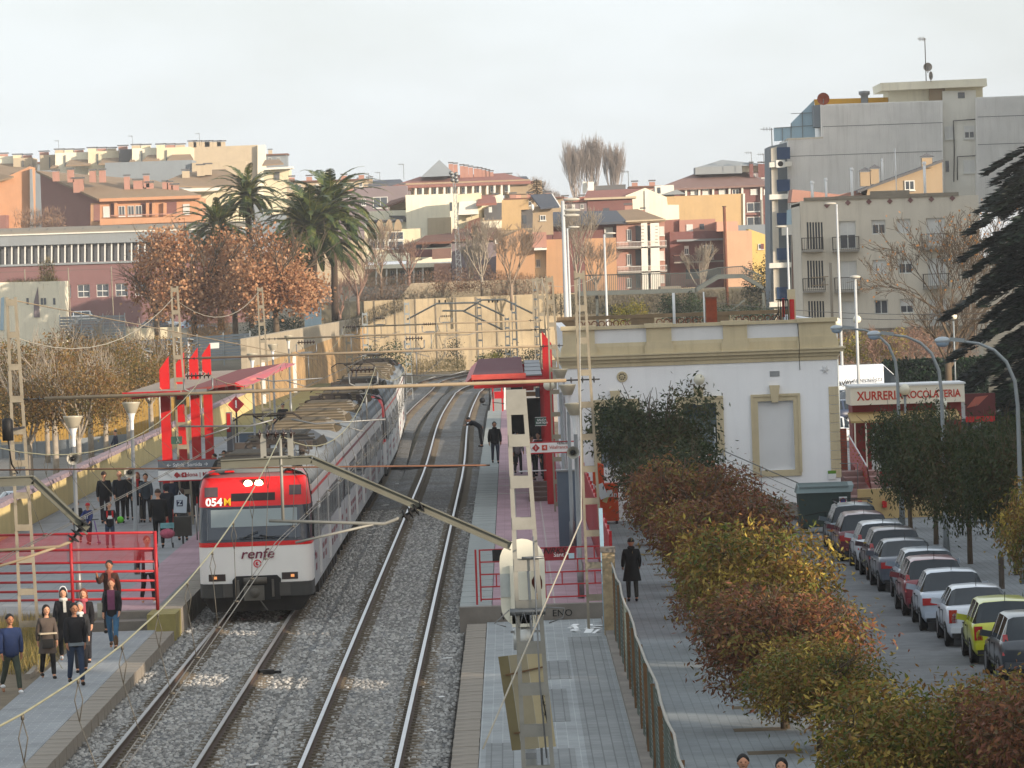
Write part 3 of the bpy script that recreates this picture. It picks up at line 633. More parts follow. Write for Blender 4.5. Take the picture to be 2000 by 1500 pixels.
b.tube([(.36,69.9,4.0),(.62,69.9,3.98),(.6,69.9,3.85),(.4,69.9,3.78)],.009,4);b.tube([(-.15,69.9,3.98),(-.36,69.9,3.8),(-.2,69.9,3.75)],.009,4)
b.build('mast_fittings',m_steel,t)
tag(MB().tube([(-.35,70.2,6.0),(-4.1,71,6.06),(-9,72,6.15)],.012,5).build('stay_wire',M('rusty_wire','6b4a38',.7)),'thin rusty stay wire crossing the tracks towards the near mast','wire')
t=thing('catenary_mast','grey bent catenary bracket reaching in from the left edge above the red fence','catenary mast',(-9.6,70,0),group='near catenary masts')
lg,pl=MB(),MB();mast(lg,pl,-9.7,70.0,7.0,w=.1);lg.build('mast_leg',M('grey_mast_steel'),t);pl.each('batten_plate',M('grey_mast_steel'),t)
b=MB()
for s in(-.06,.06):b.bar((-9.6,70,6.0+s),(-6.72,70,6.02+s),.1,.018);b.bar((-6.72,70,6.02+s),(-6.0,70,5.3+s),.1,.018)
b.bar((-9.6,70,6.0),(-6.72,70,6.02),.018,.12);b.bar((-6.72,70,6.02),(-6.0,70,5.3),.018,.12);b.build('cantilever_beam',M('dark_green_grey_steel'),t)
b=MB();insul_string(b,(-6.22,70,5.15),(-6.02,70,5.45),4,.1);b.build('insulator',m_black,t)
b=MB();b.tube([(-6.2,70,5.16),(-6.4,70,5.08),(-7.6,70,5.05)],.025,6);b.tube([(-6.45,70,5.07),(-7.0,70,4.9),(-7.6,70,4.75)],.022,6);b.build('registration_arm',m_beam,t)
sup=[20,70,120,172,225,282,335]
def wire_line(k,name,label,group,zsup,zmid,r,m,stag=.0,dx=0.0,hang=None):
 pts=[]
 for a,b_ in zip(sup[:-1],sup[1:]):
  for i in range(12):
   f=i/12;y=a+(b_-a)*f;s=stag*((-1)**sup.index(a)*(1-2*f));z=zmid+(zsup-zmid)*(2*f-1)**2
   pts.append((track_pt(k,y)[0]+s+dx+(-.3 if k=='right' else-.45)*0,y,z))
 return pts
wires=[]
for k,side in(('left','over the track where the train stands'),('right','over the empty right track')):
 hxs={'left':-.5,'right':-.1}[k]
 mp_=wire_line(k,'','','',6.52,5.75,0,None,0,hxs)
 t=thing('overhead_line','catenary wires with thin droppers running '+side,'overhead wire',(TX[k],70,5))
 MB().tube(mp_,.0085,5).build('messenger_wire',m_wirey,t)
 cp=wire_line(k,'','','',5.03,5.0,0,None,.2)
 MB().tube([(a-.03,b_,c_)for a,b_,c_ in cp],.0075,4).build('contact_wire',m_wire,t);MB().tube([(a+.03,b_,c_)for a,b_,c_ in cp],.0075,4).build('contact_wire',m_wire,t)
 d0=None
 for i in range(2,len(mp_)-1):
  if i%12==0:continue
  a,c_=Vector(mp_[i]),Vector(cp[i])
  if a.y>240:break
  q=MB();q.tube([a,(a.x,a.y,a.z-.04)],.012,5);q.tube([(a.x,a.y,a.z-.04),(a.x-.03,a.y,a.z-.16),(a.x,a.y,a.z-.32)],.004,4);q.tube([(a.x,a.y,a.z-.04),(a.x+.03,a.y,a.z-.16),(a.x,a.y,a.z-.32)],.004,4);q.tube([(a.x,a.y,a.z-.32),c_],.004,4);q.tube([c_+Vector((-.03,0,.02)),c_+Vector((.03,0,.02))],.01,4)
  q.build('dropper',m_wire,t)
def cable(pts,r,label,m=None,sag=0.0,cat='cable',group=None):
 P=[Vector(p)for p in pts];out=[]
 for a,b_ in zip(P[:-1],P[1:]):
  for i in range(10):
   f=i/10;p=a.lerp(b_,f);p.z-=sag*4*f*(1-f);out.append(p)
 out.append(P[-1]);return tag(MB().tube(out,r,4).build('cable',m or m_wire),label,cat,group)
cable([(-11.95,120,8.45),(-6.6,172,5.9)],.014,'tan feeder cable slanting down from the left mast top towards the red canopy',m_beam)
cable([(-12,120,7.6),(-11.5,172,8.2),(-11.2,225,8.2)],.014,'pale feeder cable sagging between the left masts in front of the brown trees',M('pale_cable','a39c8c',.6),sag=.9)
cable([(1.7,120,8.5),(.9,70,5.2),(-.5,60,3.0)],.012,'pale guy wire running steeply past the near mast to the low platform',M('pale_cable'))
cable([(1.55,172,8.3),(1.5,225,8.3),(1.5,282,8.1),(6,340,8.2)],.014,'feeder cable between the masts on the right platform',M('pale_cable'),sag=.5)
cable([(30,300,5.2),(14,345,6.1)],.02,'first of three thin cables in front of the grey flats',sag=.4,group='cables before the grey flats')
cable([(30,300,4.9),(14,345,5.7)],.02,'lowest of three thin cables in front of the grey flats',sag=.4,group='cables before the grey flats')
# ====== station building
m_cream=M('cream_render','c6b898',.85,.07,1.5,dirt=.35,dirtcol=(.22,.18,.1),streak=True)
m_fac=M('white_facade_render','f3f4f6',.8,.03,.7,dirt=.16,dirtcol=(.5,.5,.52),streak=True)
m_panelw=M('white_panel_render','d9dadb',.8,.04,1.0,dirt=.2,dirtcol=(.4,.4,.4),streak=True)
m_globe=M('opal_globe','d8d3bf',.25,.04,2,spec=.6)
m_brickred=M('old_brick','7a4a38',.9,.25,3,dirt=.5)
YB=185.0
def bx(px,py,d=YB):return at_d(px,py,d).x
def bz(px,py,d=YB):return at_d(px,py,d).z
st=thing('station_building','white single storey station building with cream cornice and framed windows behind the street trees','station',(7,YB,ZP))
XL,XR=1.92,12.0;DB=30.0
wins=[]
MB().tube([(10.6,184.97,6.4),(10.62,184.6,5.6),(10.6,184.72,5.2),(10.63,184.98,4.7)],.012,4).build('cable',m_black,st)
def frame_open(x0,x1,z0,z1):wins.append((x0,x1,z0,z1))
wA=(bx(1335,830),bx(1400,830),bz(1365,886),bz(1365,788));wB=(bx(1482,850),bx(1551,850),bz(1515,918),bz(1515,783));wC=(wA[0]-3.08,wA[1]-3.08,wA[2]-.4,wA[3])
def wall_holes(mb,o,ux,W_,z0,z1,holes,depth=.18,back=True):
 """wall in the plane through o along ux (unit, horizontal); holes (u0,u1,z0,z1) with reveals"""
 o=Vector(o);ux=Vector(ux);nrm=Vector((ux.y,-ux.x,0))
 us=sorted(set([0,W_]+[v for h in holes for v in h[:2]]));zs=sorted(set([z0,z1]+[v for h in holes for v in h[2:]]))
 P=lambda u,z,d=0:o+ux*u-nrm*d+Vector((0,0,z-o.z))
 for i in range(len(us)-1):
  for j in range(len(zs)-1):
   cu,cz=(us[i]+us[i+1])/2,(zs[j]+zs[j+1])/2
   if any(h[0]<cu<h[1]and h[2]<cz<h[3]for h in holes):continue
   mb.add([P(us[i],zs[j]),P(us[i+1],zs[j]),P(us[i+1],zs[j+1]),P(us[i],zs[j+1])],[(0,1,2,3)])
 for(a,b_,c_,d_)in holes:
  for q in(((a,c_),(b_,c_)),((b_,c_),(b_,d_)),((b_,d_),(a,d_)),((a,d_),(a,c_))):
   mb.add([P(*q[0]),P(*q[1]),P(*q[1],depth),P(*q[0],depth)],[(0,1,2,3)])
 return mb
mb=MB();wall_holes(mb,(XL,YB,0),(1,0,0),XR-XL,ZP,5.1,[(a-XL,b_-XL,c_,d_)for a,b_,c_,d_ in(wA,wB,wC)])
mb.box(XL,XL+.02,YB,YB+DB,ZP,5.1);mb.box(XR-.02,XR,YB+.001,YB+DB,ZP,5.1);mb.box(XL,XR,YB+DB-.02,YB+DB,ZP,5.1)
mb.build('wall',m_fac,st,fix=False)
MB().box(XL+.1,XR-.1,YB+.3,YB+DB-.1,5.9,6.02).build('roof',M('roof_terrace','7d7a74',.9,.2,1),st)
def strip(name,z0,z1,proj,m,xl=XL,xr=XR,yb=None):
 return MB().box(xl-proj,xr+proj,YB-proj,YB+DB+proj,z0,z1).build(name,m,st)
strip('frieze',5.04,5.2,.05,m_cream);strip('cornice',5.2,5.33,.12,m_cream);strip('cornice_upper',5.33,5.45,.26,m_cream);strip('cornice_ledge',5.45,5.5,.33,m_cream)
mb=MB();mb.box(XL,XR,YB+.0,YB+.3,5.5,6.44);mb.box(XL,XL+.3,YB+.3,YB+DB,5.5,6.44);mb.box(XR-.3,XR,YB+.3,YB+DB,5.5,6.44);mb.build('parapet',m_panelw,st)
mb=MB();mb.box(XL-.03,XR+.03,YB-.03,YB,5.5,5.8);mb.add([(XL,YB-.03,5.8),(XR,YB-.03,5.8),(XR,YB-.002,5.93),(XL,YB-.002,5.93)],[(0,1,2,3)]);mb.build('parapet_base',m_cream,st)
for a,b_ in((1098,1161),(1262,1311),(1412,1459),(1560,1633)):
 x0,x1=max(XL,bx(a,650)),min(XR,bx(b_,650));q=MB();q.box(x0,x1,YB-.09,YB,5.93,6.44);q.prism([(x0-.08,YB-.14,5.5),(x1+.08,YB-.14,5.5),(x1+.08,YB-.14,5.72),(x1,YB-.14,5.93),(x0,YB-.14,5.93),(x0-.08,YB-.14,5.72)],(0,.13,0));q.build('pilaster',m_cream,st)
 MB().box(x0-.06,x1+.06,YB-.2,YB+.36,6.445,6.6).build('coping',m_cream,st)
MB().box(XL-.05,XR+.05,YB-.1,YB+.34,6.44,6.56).build('coping',m_cream,st)
for i,(a,b_,c_,d_)in enumerate((wA,wB,wC)):
 q=MB();fw=.23
 for(x0,x1,z0,z1)in((a-fw,a,c_-(fw if i==1 else 0),d_+fw),(b_,b_+fw,c_-(fw if i==1 else 0),d_+fw),(a,b_,d_,d_+fw))+(((a,b_,c_-fw,c_),)if i==1 else()):q.box(x0,x1,YB-.06,YB+.02,z0,z1)
 for(x0,x1,z0,z1)in((a-fw-.03,a-fw+.06,c_-.1,d_+fw+.03),(b_+fw-.06,b_+fw+.03,c_-.1,d_+fw+.03),(a-fw+.06,b_+fw-.06,d_+fw-.06,d_+fw+.03)):q.box(x0,x1,YB-.1,YB-.061,z0,z1)
 q.build('window_frame',m_cream,st)
 xm=(a+b_)/2-.02;q=MB();q.prism([(xm-.19,YB-.16,d_+.58),(xm+.19,YB-.16,d_+.58),(xm+.12,YB-.16,d_-.05),(xm-.12,YB-.16,d_-.05)],(0,.15,0));q.build('keystone',m_cream,st)
 if i==1:wo=MB().box(a,b_,YB+.1,YB+.14,c_,d_).build('window',m_panelw,st)
 else:
  wo=MB().box(a,b_,YB+.12,YB+.16,c_,d_).build('window',M('station_window_glass','2b3f47',.15,.2,1,spec=.7),st)
  MB().box(a+.03,b_-.05,YB+.08,YB+.115,c_,c_+(d_-c_)*.56).build('lower_shutter',M('grey_blue_shutter','7d8b96',.6,.05,2),wo);MB().box(a,b_,YB+.06,YB+.1,c_+(d_-c_)*.56,c_+(d_-c_)*.72).build('transom',M('grey_transom','58676b',.6),wo)
  MB().box(b_-.1,b_-.06,YB+.05,YB+.08,c_,c_+(d_-c_)*.56).build('window_bar',m_white,wo)
q0=None
for i in range(10):
 zz=bz(1620,925)-.15+i*.338
 if zz+.32>5.0:break
 if q0 is None:q0=MB().box(XR-.34,XR+.03,YB-.04,YB+.3,zz,zz+.315).build('quoin',m_cream,st);q0z=zz
 else:c=q0.copy();COL.objects.link(c);c.location=Vector(q0.location)+Vector((0,0,zz-q0z))
cx,cz=bx(1215,736),bz(1215,736);q=MB();q.lathe([(.02,-.03),(.07,-.03),(.07,-.0)],(cx,YB-.01,cz),12,axis='Y');q.lathe([(.13,0),(.13,-.035),(.2,-.035),(.2,0)],(cx,YB,cz),20,axis='Y')
for k in range(8):a_=k*math.pi/4;q.bar((cx+.07*math.cos(a_),YB-.02,cz+.07*math.sin(a_)),(cx+.13*math.cos(a_),YB-.02,cz+.13*math.sin(a_)),.035)
q.build('round_vent',m_cream,st);MB().lathe([(.001,-.004),(.13,-.004)],(cx,YB,cz),20,axis='Y').build('vent_dark',m_black,st)
cx,cz=bx(1513,730),bz(1513,730);q=MB().box(cx-.18,cx+.18,YB-.02,YB,cz-.1,cz+.1);q.build('vent_grille',M('vent_grey','8d9092',.7),st)
cx,cz=bx(1611,722),bz(1611,722);q=MB().lathe([(.001,-.04),(.1,-.02),(.12,0)],(cx,YB,cz),16,axis='Y')
for k in range(6):a_=k*math.pi/3;q.bar((cx,YB-.03,cz),(cx+.17*math.cos(a_),YB-.02,cz+.17*math.sin(a_)),.05,.02)
q.build('plaster_rosette',m_panelw,st)
MB().box(bx(1617,930),bx(1633,930),YB-.05,YB-.045,bz(1625,936),bz(1625,920)).build('notice',m_white,st);MB().box(bx(1617,930),bx(1633,930),YB-.055,YB-.05,bz(1625,925),bz(1625,919)).build('notice_header',M('green_header','5d8a2c',.6),st)
xg,zg=bx(1365,742),bz(1365,742);q=thing('globe_wall_lamp','opal globe lamp on the keystone above the dark station window','lamp',(xg,YB-.3,zg));MB().ball((xg,YB-.3,zg+.02),.205,16,10).build('globe',m_globe,q);MB().tube([(xg,YB-.3,zg-.19),(xg,YB-.3,zg-.3),(xg,YB-.12,zg-.32)],.03,6).build('bracket',m_black,q)
YR=YB+DB+.4
mb=MB();mb.box(XL+.1,XR,YR,YR+.2,5.9,6.12);mb.box(XL+.1,XR,YR-.05,YR+.25,6.5,6.66)
for a,b_ in((1.9,2.8),(5.2,6.2),(8.6,9.4),(11.6,12.0)):mb.box(a+.0,b_,YR,YR+.2,6.12,6.5)
mb.build('rear_parapet',M('stained_rear_parapet','7d6a52',.9,.2,2,dirt=.6),st)
q=MB();x=2.85
while x<11.6:
 if not(5.1<x<6.25 or 8.5<x<9.45):q.lathe([(.1,-.03),(.1,.03),(.145,.03),(.145,-.03),(.1,-.03)],(x+.16,YR+.1,6.31),10,axis='Y')
 x+=.31
q.build('brick_lattice',m_brickred,st)['kind']='stuff'
def rt(px,py,d):return at_d(px,py,d)
p=rt(1390,625,205);t=thing('roof_chimney','short rust-stained orange chimney on the station roof','chimney',(p.x,205,6.0));MB().box(p.x-.22,p.x+.22,204.8,205.2,6.0,rt(1390,583,205).z).build('stack',M('rust_orange','8c4228',.85,.25,3,dirt=.6),t);MB().box(p.x-.25,p.x+.25,204.75,205.25,rt(1390,583,205).z,rt(1390,583,205).z+.06).build('cap',m_brickred,t)
for px,ty,lab in((1317,572,'thick pale pipe standing on the station roof'),(1376,570,'thin white pole standing on the station roof left of the rusty chimney')):
 p=rt(px,625,202);z1=rt(px,ty,202).z;tag(MB().tube([(p.x,202,6.0),(p.x,202,z1)],.055 if px==1317 else .03,8).build('roof_pipe',m_panelw),lab,'pipe')
p=rt(1545,625,200);t=thing('roof_tank_sign','red and cream box with dark ladder frame on the station roof','roof box',(p.x,200,6.0))
MB().box(p.x-.1,p.x+.2,200,200.4,6.05,7.6).build('panel',m_cream,t);MB().box(p.x-.04,p.x+.14,199.9,199.98,6.3,7.2).build('red_panel',m_redb,t);MB().box(p.x-.34,p.x-.24,199.9,199.98,6.5,7.25).build('red_panel',m_redb,t)
q=MB()
for dx in(-.5,-.42,-.3,-.2,-.12):q.bar((p.x+dx,199.8,6.0),(p.x+dx,199.8,7.2),.035)
q.bar((p.x-.95,199.8,6.0),(p.x-.5,199.8,6.7),.05);q.bar((p.x-.6,199.8,7.2),(p.x-.1,199.8,7.2),.04);q.build('ladder_frame',m_black,t);MB().box(p.x-.1,p.x+.7,199.7,200.2,6.1,6.25).build('shelf',M('yellow_shelf','d9b978',.7),t)
t=thing('stair_railing','thin grey railing sloping down across the white facade to the green container','railing',(9,184,ZP))
pa,pb=at_d(1412,880,184),at_d(1560,944,184)
for k in range(4):MB().tube([pa-Vector((0,0,k*.28)),pb-Vector((0,0,k*.28))],.022 if k==0 else .012,6).build('rail',m_steel,t)
for f in(0,.5,1.0):p=pa.lerp(pb,f);MB().tube([p,(p.x,p.y,ZP)],.02,6).build('post',m_steel,t)
stp=thing('concrete_steps','concrete stairs climbing behind the sloping railing of the station','steps',(9,184.5,ZP))
for i in range(6):MB().box(7.9+i*.0,11.2-i*.45,184.15,184.9,ZP+.0+i*.16,ZP+.16+i*.16-.003).build('step',m_conc,stp)
# ====== steps right of the station
t=thing('entrance_ramp','pink entrance steps with perforated red side panel right of the station','steps',(13.5,182,ZP))
for i in range(7):MB().box(12.25+i*.02,13.5+i*.04,181.0+i*1.4,182.4+i*1.4,ZP,ZP+.32+i*.17).build('step',M('pink_step','9a7d78',.85,.12,2,dirt=.3),t)
a0,a1=at_d(1658,853,200),at_d(1692,912,184);b0,b1=at_d(1660,900,200),at_d(1700,955,184)
MB().add([a0,a1,b1,b0,a0+Vector((.05,.05,0)),a1+Vector((.05,.05,0)),b1+Vector((.05,.05,0)),b0+Vector((.05,.05,0))],[(0,1,2,3),(4,5,6,7),(0,1,5,4),(2,3,7,6)]).build('perforated_panel',m_redb,t)
q=MB();nrm=(a1-a0).cross(b0-a0).normalized();nrm=nrm if nrm.y<0 else-nrm
for i in range(3):
 for j in range(8):c_=a0.lerp(a1,.1+.12*j).lerp(b0.lerp(b1,.1+.12*j),.2+.27*i)+nrm*.01;q.ball(c_,.035,6,4)
q.build('panel_hole',M('gold_hole','b9852c',.6),t)['kind']='stuff'
MB().tube([a0+Vector((0,0,.06)),a1+Vector((0,0,.06))],.03,6).build('handrail',m_panelw,t)
q=MB().tube([at_d(1640,905,183),at_d(1675,905,183),at_d(1676,985,183)],.018,5);q.build('handrail',m_steel,t)
tag(MB().box(12.3,17.2,180.4,180.7,ZP,.42).build('cream_wall',M('cream_low_wall','b9a070',.85,.1,1.5,dirt=.3)),'low cream wall below the entrance steps behind the parked cars','wall')
for k,px in enumerate((1680,1728)):
 p=at_d(px,985,180.2);tag(MB().box(p.x-.08,p.x+.08,180.25,180.38,p.z-.12,p.z+.12).build('wall_fixture',m_redb),'small red wall fixture on the low cream wall, '+('nearer the green container' if k==0 else 'half behind the tree leaves'),'fixture')
# ====== churro kiosk
ky=205.0;kx0,kx1=bx(1662,800,ky),bx(1885,800,ky)
t=thing('churro_kiosk','pale fairground churro kiosk with large red lettered sign band on its roof','kiosk',((kx0+kx1)/2,ky,ZP))
m_kw=M('kiosk_white','e4dccb',.6,.04,2);zt=bz(1700,755,ky)
q=MB();q.box(kx0,kx1,ky,ky+3,zt-.75,zt-.02);q.build('sign_band',m_kw,t)
MB().box(kx0-.05,kx1+.05,ky-.05,ky+3.05,zt-.02,zt+.05).build('sign_cap',m_panelw,t);MB().box(kx0+.1,kx1-.1,ky+.6,ky+2.9,ZP,zt-.75).build('kiosk_wall',M('kiosk_red_wall','8b2a22',.6,.1,2),t)
text('XURRERIA',.5,M('kiosk_letter','b8341f',.5),t,(kx0+1.2,ky-.012,zt-.4),bold=.012,sx=.8);text('XOCOLATERIA',.42,M('kiosk_letter'),t,(kx1-1.32,ky-.012,zt-.4),bold=.01,sx=.8)
q=MB();q.prism([(kx0-.1,ky-1.3,zt-1.35),(kx0-.1,ky+.6,zt-1.05),(kx0-.1,ky+.6,zt-1.13),(kx0-.1,ky-1.3,zt-1.43)],(kx1-kx0-.2,0,0));q.build('awning',M('beige_awning','b39a68',.7,.08,2),t)
for k in range(4):q=MB().bar((kx0+.05+k*.45,ky-1.25+.02*k,ZP),(kx0+.05+k*.45,ky-1.25+.02*k,zt-1.42),.06);q.build('post',m_kw,t)
for k,(px,pm)in enumerate(((1705,m_white),(1716,M('poster_red','b3302a',.6)),(1724,m_white))):q=MB().box(bx(px,880,ky)-.02,bx(px,880,ky)+.62,ky+.56,ky+.58,.0+.3*k*0,1.55-k*.12);q.build('poster',pm,t)if k!=1 else None
text('NO',.25,M('kiosk_letter'),t,(bx(1716,870,ky),ky+.54,1.25));MB().box(kx0+1.4,kx0+2.1,ky-1.3,ky-1.27,zt-1.62,zt-1.46).build('awning_badge',M('badge_yellow','d3b21f',.5),t)
tag(MB().box(12.3,14.2,214,214.3,ZP,1.5).build('brick_wall',Mtile('red_brick_small','7d3a2a','8a4532','5c4a40',.3,.12,.012,off=.5,plane='XZ')),'red brick wall between the station corner and the churro kiosk','wall')
p=at_d(1915,800,215);t=thing('billboard','dark red poster panel standing right of the churro kiosk','billboard',(p.x,215,ZP))
pz0,pz1=bz(1915,812,215),bz(1915,768,215);MB().box(p.x-.65,p.x+.65,215,215.15,pz0,pz1).build('panel',M('dark_red_poster','5a2626',.5,.2,1),t);MB().box(p.x-.65,p.x+.6,214.98,215.0,bz(1915,824,215),pz0-.02).build('red_strip',m_redb,t)
q=MB();q.add([(p.x-.6,214.985,pz0+.35),(p.x-.2,214.985,pz1-.15),(p.x+.35,214.985,pz1-.1),(p.x-.1,214.985,pz0+.45)],[(0,1,2,3)]);q.build('poster_shape',M('poster_salmon','a55b4c',.6),t)
for s in(-.55,.55):MB().bar((p.x+s,215.07,ZP),(p.x+s,215.07,pz0),.08).build('leg',m_dark,t)
# ====== container
t=thing('waste_container','large dark green waste container with grey ribbed lid in front of the station corner','container',(at_z(1604,1027,ZP).x,175,ZP))
cx=at_z(1604,1027,ZP).x;mg=M('container_green','33423f',.55,.12,2,dirt=.3);ml_=M('container_lid','6d7c7c',.5,.08,2)
MB().prism([(cx-.86,174.5,ZP+.08),(cx+.86,174.5,ZP+.08),(cx+.92,174.42,1.28+ZP-.0),(cx-.92,174.42,1.28+ZP)],(0,1.1,0)).build('body',mg,t)
q=MB();q.prism([(cx-.98,174.36,ZP+1.28),(cx-.9,174.6,ZP+1.5),(cx-.9,175.5,ZP+1.6),(cx-.98,175.7,ZP+1.28)],(1.94,0,0));q.build('lid',ml_,t)
for i in range(5):MB().bar((cx-.86,174.52+.2*i,ZP+1.455+.024*i+.03),(cx+.86,174.52+.2*i,ZP+1.455+.024*i+.03),.05,.03).build('lid_rib',ml_,t)
MB().box(cx+.5,cx+.78,174.4,174.41,ZP+.72,ZP+1.12).build('notice',m_white,t);MB().lathe([(.001,0),(.1,0)],(cx+.64,174.395,ZP+.97),16,axis='Y').build('no_parking_disc',M('sign_blue','3a3f8c',.5),t)
q=MB().lathe([(.085,0),(.11,0)],(cx+.64,174.39,ZP+.97),16,axis='Y');q.bar((cx+.57,174.388,ZP+1.04),(cx+.71,174.388,ZP+.9),.02,.004);q.build('no_parking_ring',m_redb,t)
for s in(-.7,.7):MB().cbox((cx+s,174.7,ZP+.06),(.2,.2,.12)).build('foot',m_black,t)
q=MB();q.bar((cx,174.43,ZP+.15),(cx,174.43,ZP+.6),.02,.02);q.tube([(cx-.7,174.44,ZP+.5),(cx,174.42,ZP+.62),(cx+.7,174.44,ZP+.5)],.012,4);q.build('front_moulding',m_black,t)
MB().box(cx+.93,cx+1.05,174.45,174.47,ZP+.3,ZP+.9).build('striped_reflector',M('reflector_red','b06a64',.5),t)
# ====== platform furniture
def trumpet(px,ytop,yb_z,lab,horn=None,zt=5.35,grp='trumpet lamps on the platforms',base=.42,sc=1.0):
 s=None;yh=HORIZON-.035*(px-1000);sc_=(ytop-yh)/(CAM_H-zt);d=F_PX/sc_;x=at_d(px,ytop,d).x
 t=thing('platform_lamp',lab,'lamp post',(x,d,base),group=grp)
 MB().tube([(x,d,base),(x,d,base+.9),(x,d,base+.92),(x,d,zt-.75)],[.085,.085,.06,.05],10).build('pole',m_steel,t)
 MB().lathe([(.05,zt-.8),(.055,zt-.55),(.09,zt-.38),(.12,zt-.32)],(x,d,0),16).build('neck',m_panelw,t)
 MB().lathe([(.1,zt-.34),(.14,zt-.3),(.25,zt-.04),(.26,zt-.01),(.001,zt)],(x,d,0),20).build('lamp_funnel',M('lamp_funnel','b1aa97',.4,.06,2,metal=.2),t)
 if horn:
  q=MB().lathe([(.03,.16),(.05,.08),(.09,.0),(.15,-.1),(.16,-.11)],(x+horn[0],d-.12,horn[1]),16,axis='Y');q.lathe([(.16,-.11),(.1,-.02),(.001,.05)],(x+horn[0],d-.12,horn[1]),16,axis='Y');q.build('loudspeaker',M('horn_grey','a19e94',.5),t)
  MB().lathe([(.001,-.06),(.07,-.03),(.06,.1)],(x+horn[0],d-.16,horn[1]),12,axis='Y').build('loudspeaker_core',m_black,t)
 return x,d
trumpet(142,812,0,'leftmost funnel lamp post with a round loudspeaker, beside the cream wall',horn=(-.02,4.24))
trumpet(256,785,0,'funnel lamp post with loudspeaker just left of the red pillars',horn=(-.1,3.35-.0))
trumpet(492,690,0,'first funnel lamp beyond the left canopy');trumpet(532,672,0,'middle funnel lamp beyond the left canopy');trumpet(563,655,0,'tallest looking funnel lamp beyond the left canopy, nearest the train roof')
x,d=trumpet(1122,786,0,'nearest funnel lamp on the right platform, with a horn loudspeaker below',horn=(-.08,4.1));trumpet(1108,750,0,'second funnel lamp on the right platform');trumpet(1094,720,0,'third funnel lamp on the right platform, partly behind the mast')
def canopy(name,lab,xin,xout,y0,y1,z0,pillars,px_pillar,side,base):
 t=thing(name,lab,'platform canopy',(px_pillar,y0,.42),group='red platform canopies')
 m_rt=M('canopy_red_top','7c3a38',.8,.12,1.5,dirt=.3);m_tt=M('canopy_tan_top','958678',.85,.1,1.5,dirt=.35)
 for i,(y,ztop)in enumerate(pillars):
  q=MB();w2=.165;q.prism([(px_pillar-w2,y-.1,base),(px_pillar+w2,y-.1,base),(px_pillar+w2,y-.1,ztop if side<0 else ztop-.45),(px_pillar-w2,y-.1,ztop-.45 if side<0 else ztop)],(0,.35,0));q.build('pillar',m_redb if side<0 else m_red,t)
  if side<0:q=MB().bar((px_pillar-w2,y-.12,ztop-1.05),(px_pillar+w2,y-.12,ztop-1.45),.02,.03);q.build('pillar_groove',M('pale_groove','d0816f',.6),t)
 return t,m_rt,m_tt
t,m_rt,m_tt=canopy('platform_canopy','red and tan roofed canopy with four tall red fins on the left platform',0,0,170,205,0,[(172,6.2),(180,6.2),(188,6.25),(196,6.3)],-11.9,-1,.42)
q=MB();q.prism([(-13.0,168,4.98),(-11.1,168,5.0),(-11.1,168,5.08),(-13.0,168,5.07)],(0,36,0));q.build('tan_roof',m_tt,t)
MB().box(-13.05,-11.1,167.9,168.0,4.93,5.1).build('fascia',m_red,t)
q=MB();q.prism([(-11.1,168.5,5.0),(-9.3,168.5,5.2),(-9.3,168.5,5.28),(-11.1,168.5,5.09)],(0,36,0));q.build('red_roof',m_rt,t)
q=MB();q.add([(-9.3,168.5,5.3),(-8.95,168.5,5.12),(-8.75,204.5,5.25),(-9.3,204.5,5.3),(-9.3,168.5,5.16),(-9.3,204.5,5.16)],[(0,1,2,3),(4,1,2,5),(0,4,1),(3,5,2)]);q.build('red_valance',m_redb,t)
for k in range(4):q=MB();yk=174+k*8;q.add([(-9.28,yk,5.305),(-9.0,yk+.3,5.2),(-8.96,yk+5,5.22),(-9.28,yk+3.6,5.31)],[(0,1,2,3)]);q.build('valance_flash',M('salmon_valance','cf6a58',.5),t)
for k in range(5):q=MB().bar((-12.9,170+k*8,4.9),(-9.2,170+k*8,5.1),.1,.16);q.build('roof_beam',m_red,t)
t,_,_=canopy('platform_canopy','dark red flat canopy with one tall red fin at the right platform beside the station',0,0,177,211,0,[(177.6,6.55),(186,4.9),(194,4.9),(202,4.9)],1.28,1,.42)
q=MB();q.prism([(-1.38,177,5.0),(.42,177,5.04),(.42,177,5.12),(-1.38,177,5.08)],(0,33,0));q.build('red_roof',M('canopy_dark_red_top','5b2d36',.85,.1,1.5,dirt=.25),t)
MB().box(-1.42,.5,176.9,177.0,4.92,5.1).build('fascia',M('fascia_salmon','b94a42',.5),t)
for k in range(4):q=MB().box(.47+.02*k,1.08+.02*k,179+k*7.5,185.5+k*7.5,4.95,5.0);q.build('louver_panel',M('grey_louver_panel','74777c',.5,.08,2,metal=.3),t)
q=MB();q.prism([(-1.7,177.5,4.75),(-1.4,177.5,4.75),(-1.4,177.5,5.0),(-1.42,177.5,5.0)],(0,32,0));q.build('side_gutter',m_red,t)
MB().box(-1.35,1.15,177.4,177.6,4.6,4.92).build('cross_beam',m_red,t);MB().box(.48,1.2,177.1,177.3,4.65,4.9).build('cross_beam',m_red,t)
for k in range(1,4):MB().box(-1.35,1.15,177.4+8.4*k,177.7+8.4*k,4.7,4.95).build('cross_beam',m_red,t)
p=at_d(1072,752,176.5);t=thing('globe_lamp','opal globe lamp hanging on the red fin of the right canopy','lamp',p);MB().ball(p,.2,16,10).build('globe',m_globe,t);MB().bar(p,(p.x+.2,177.6,p.z+.05),.04).build('bracket',m_dark,t)
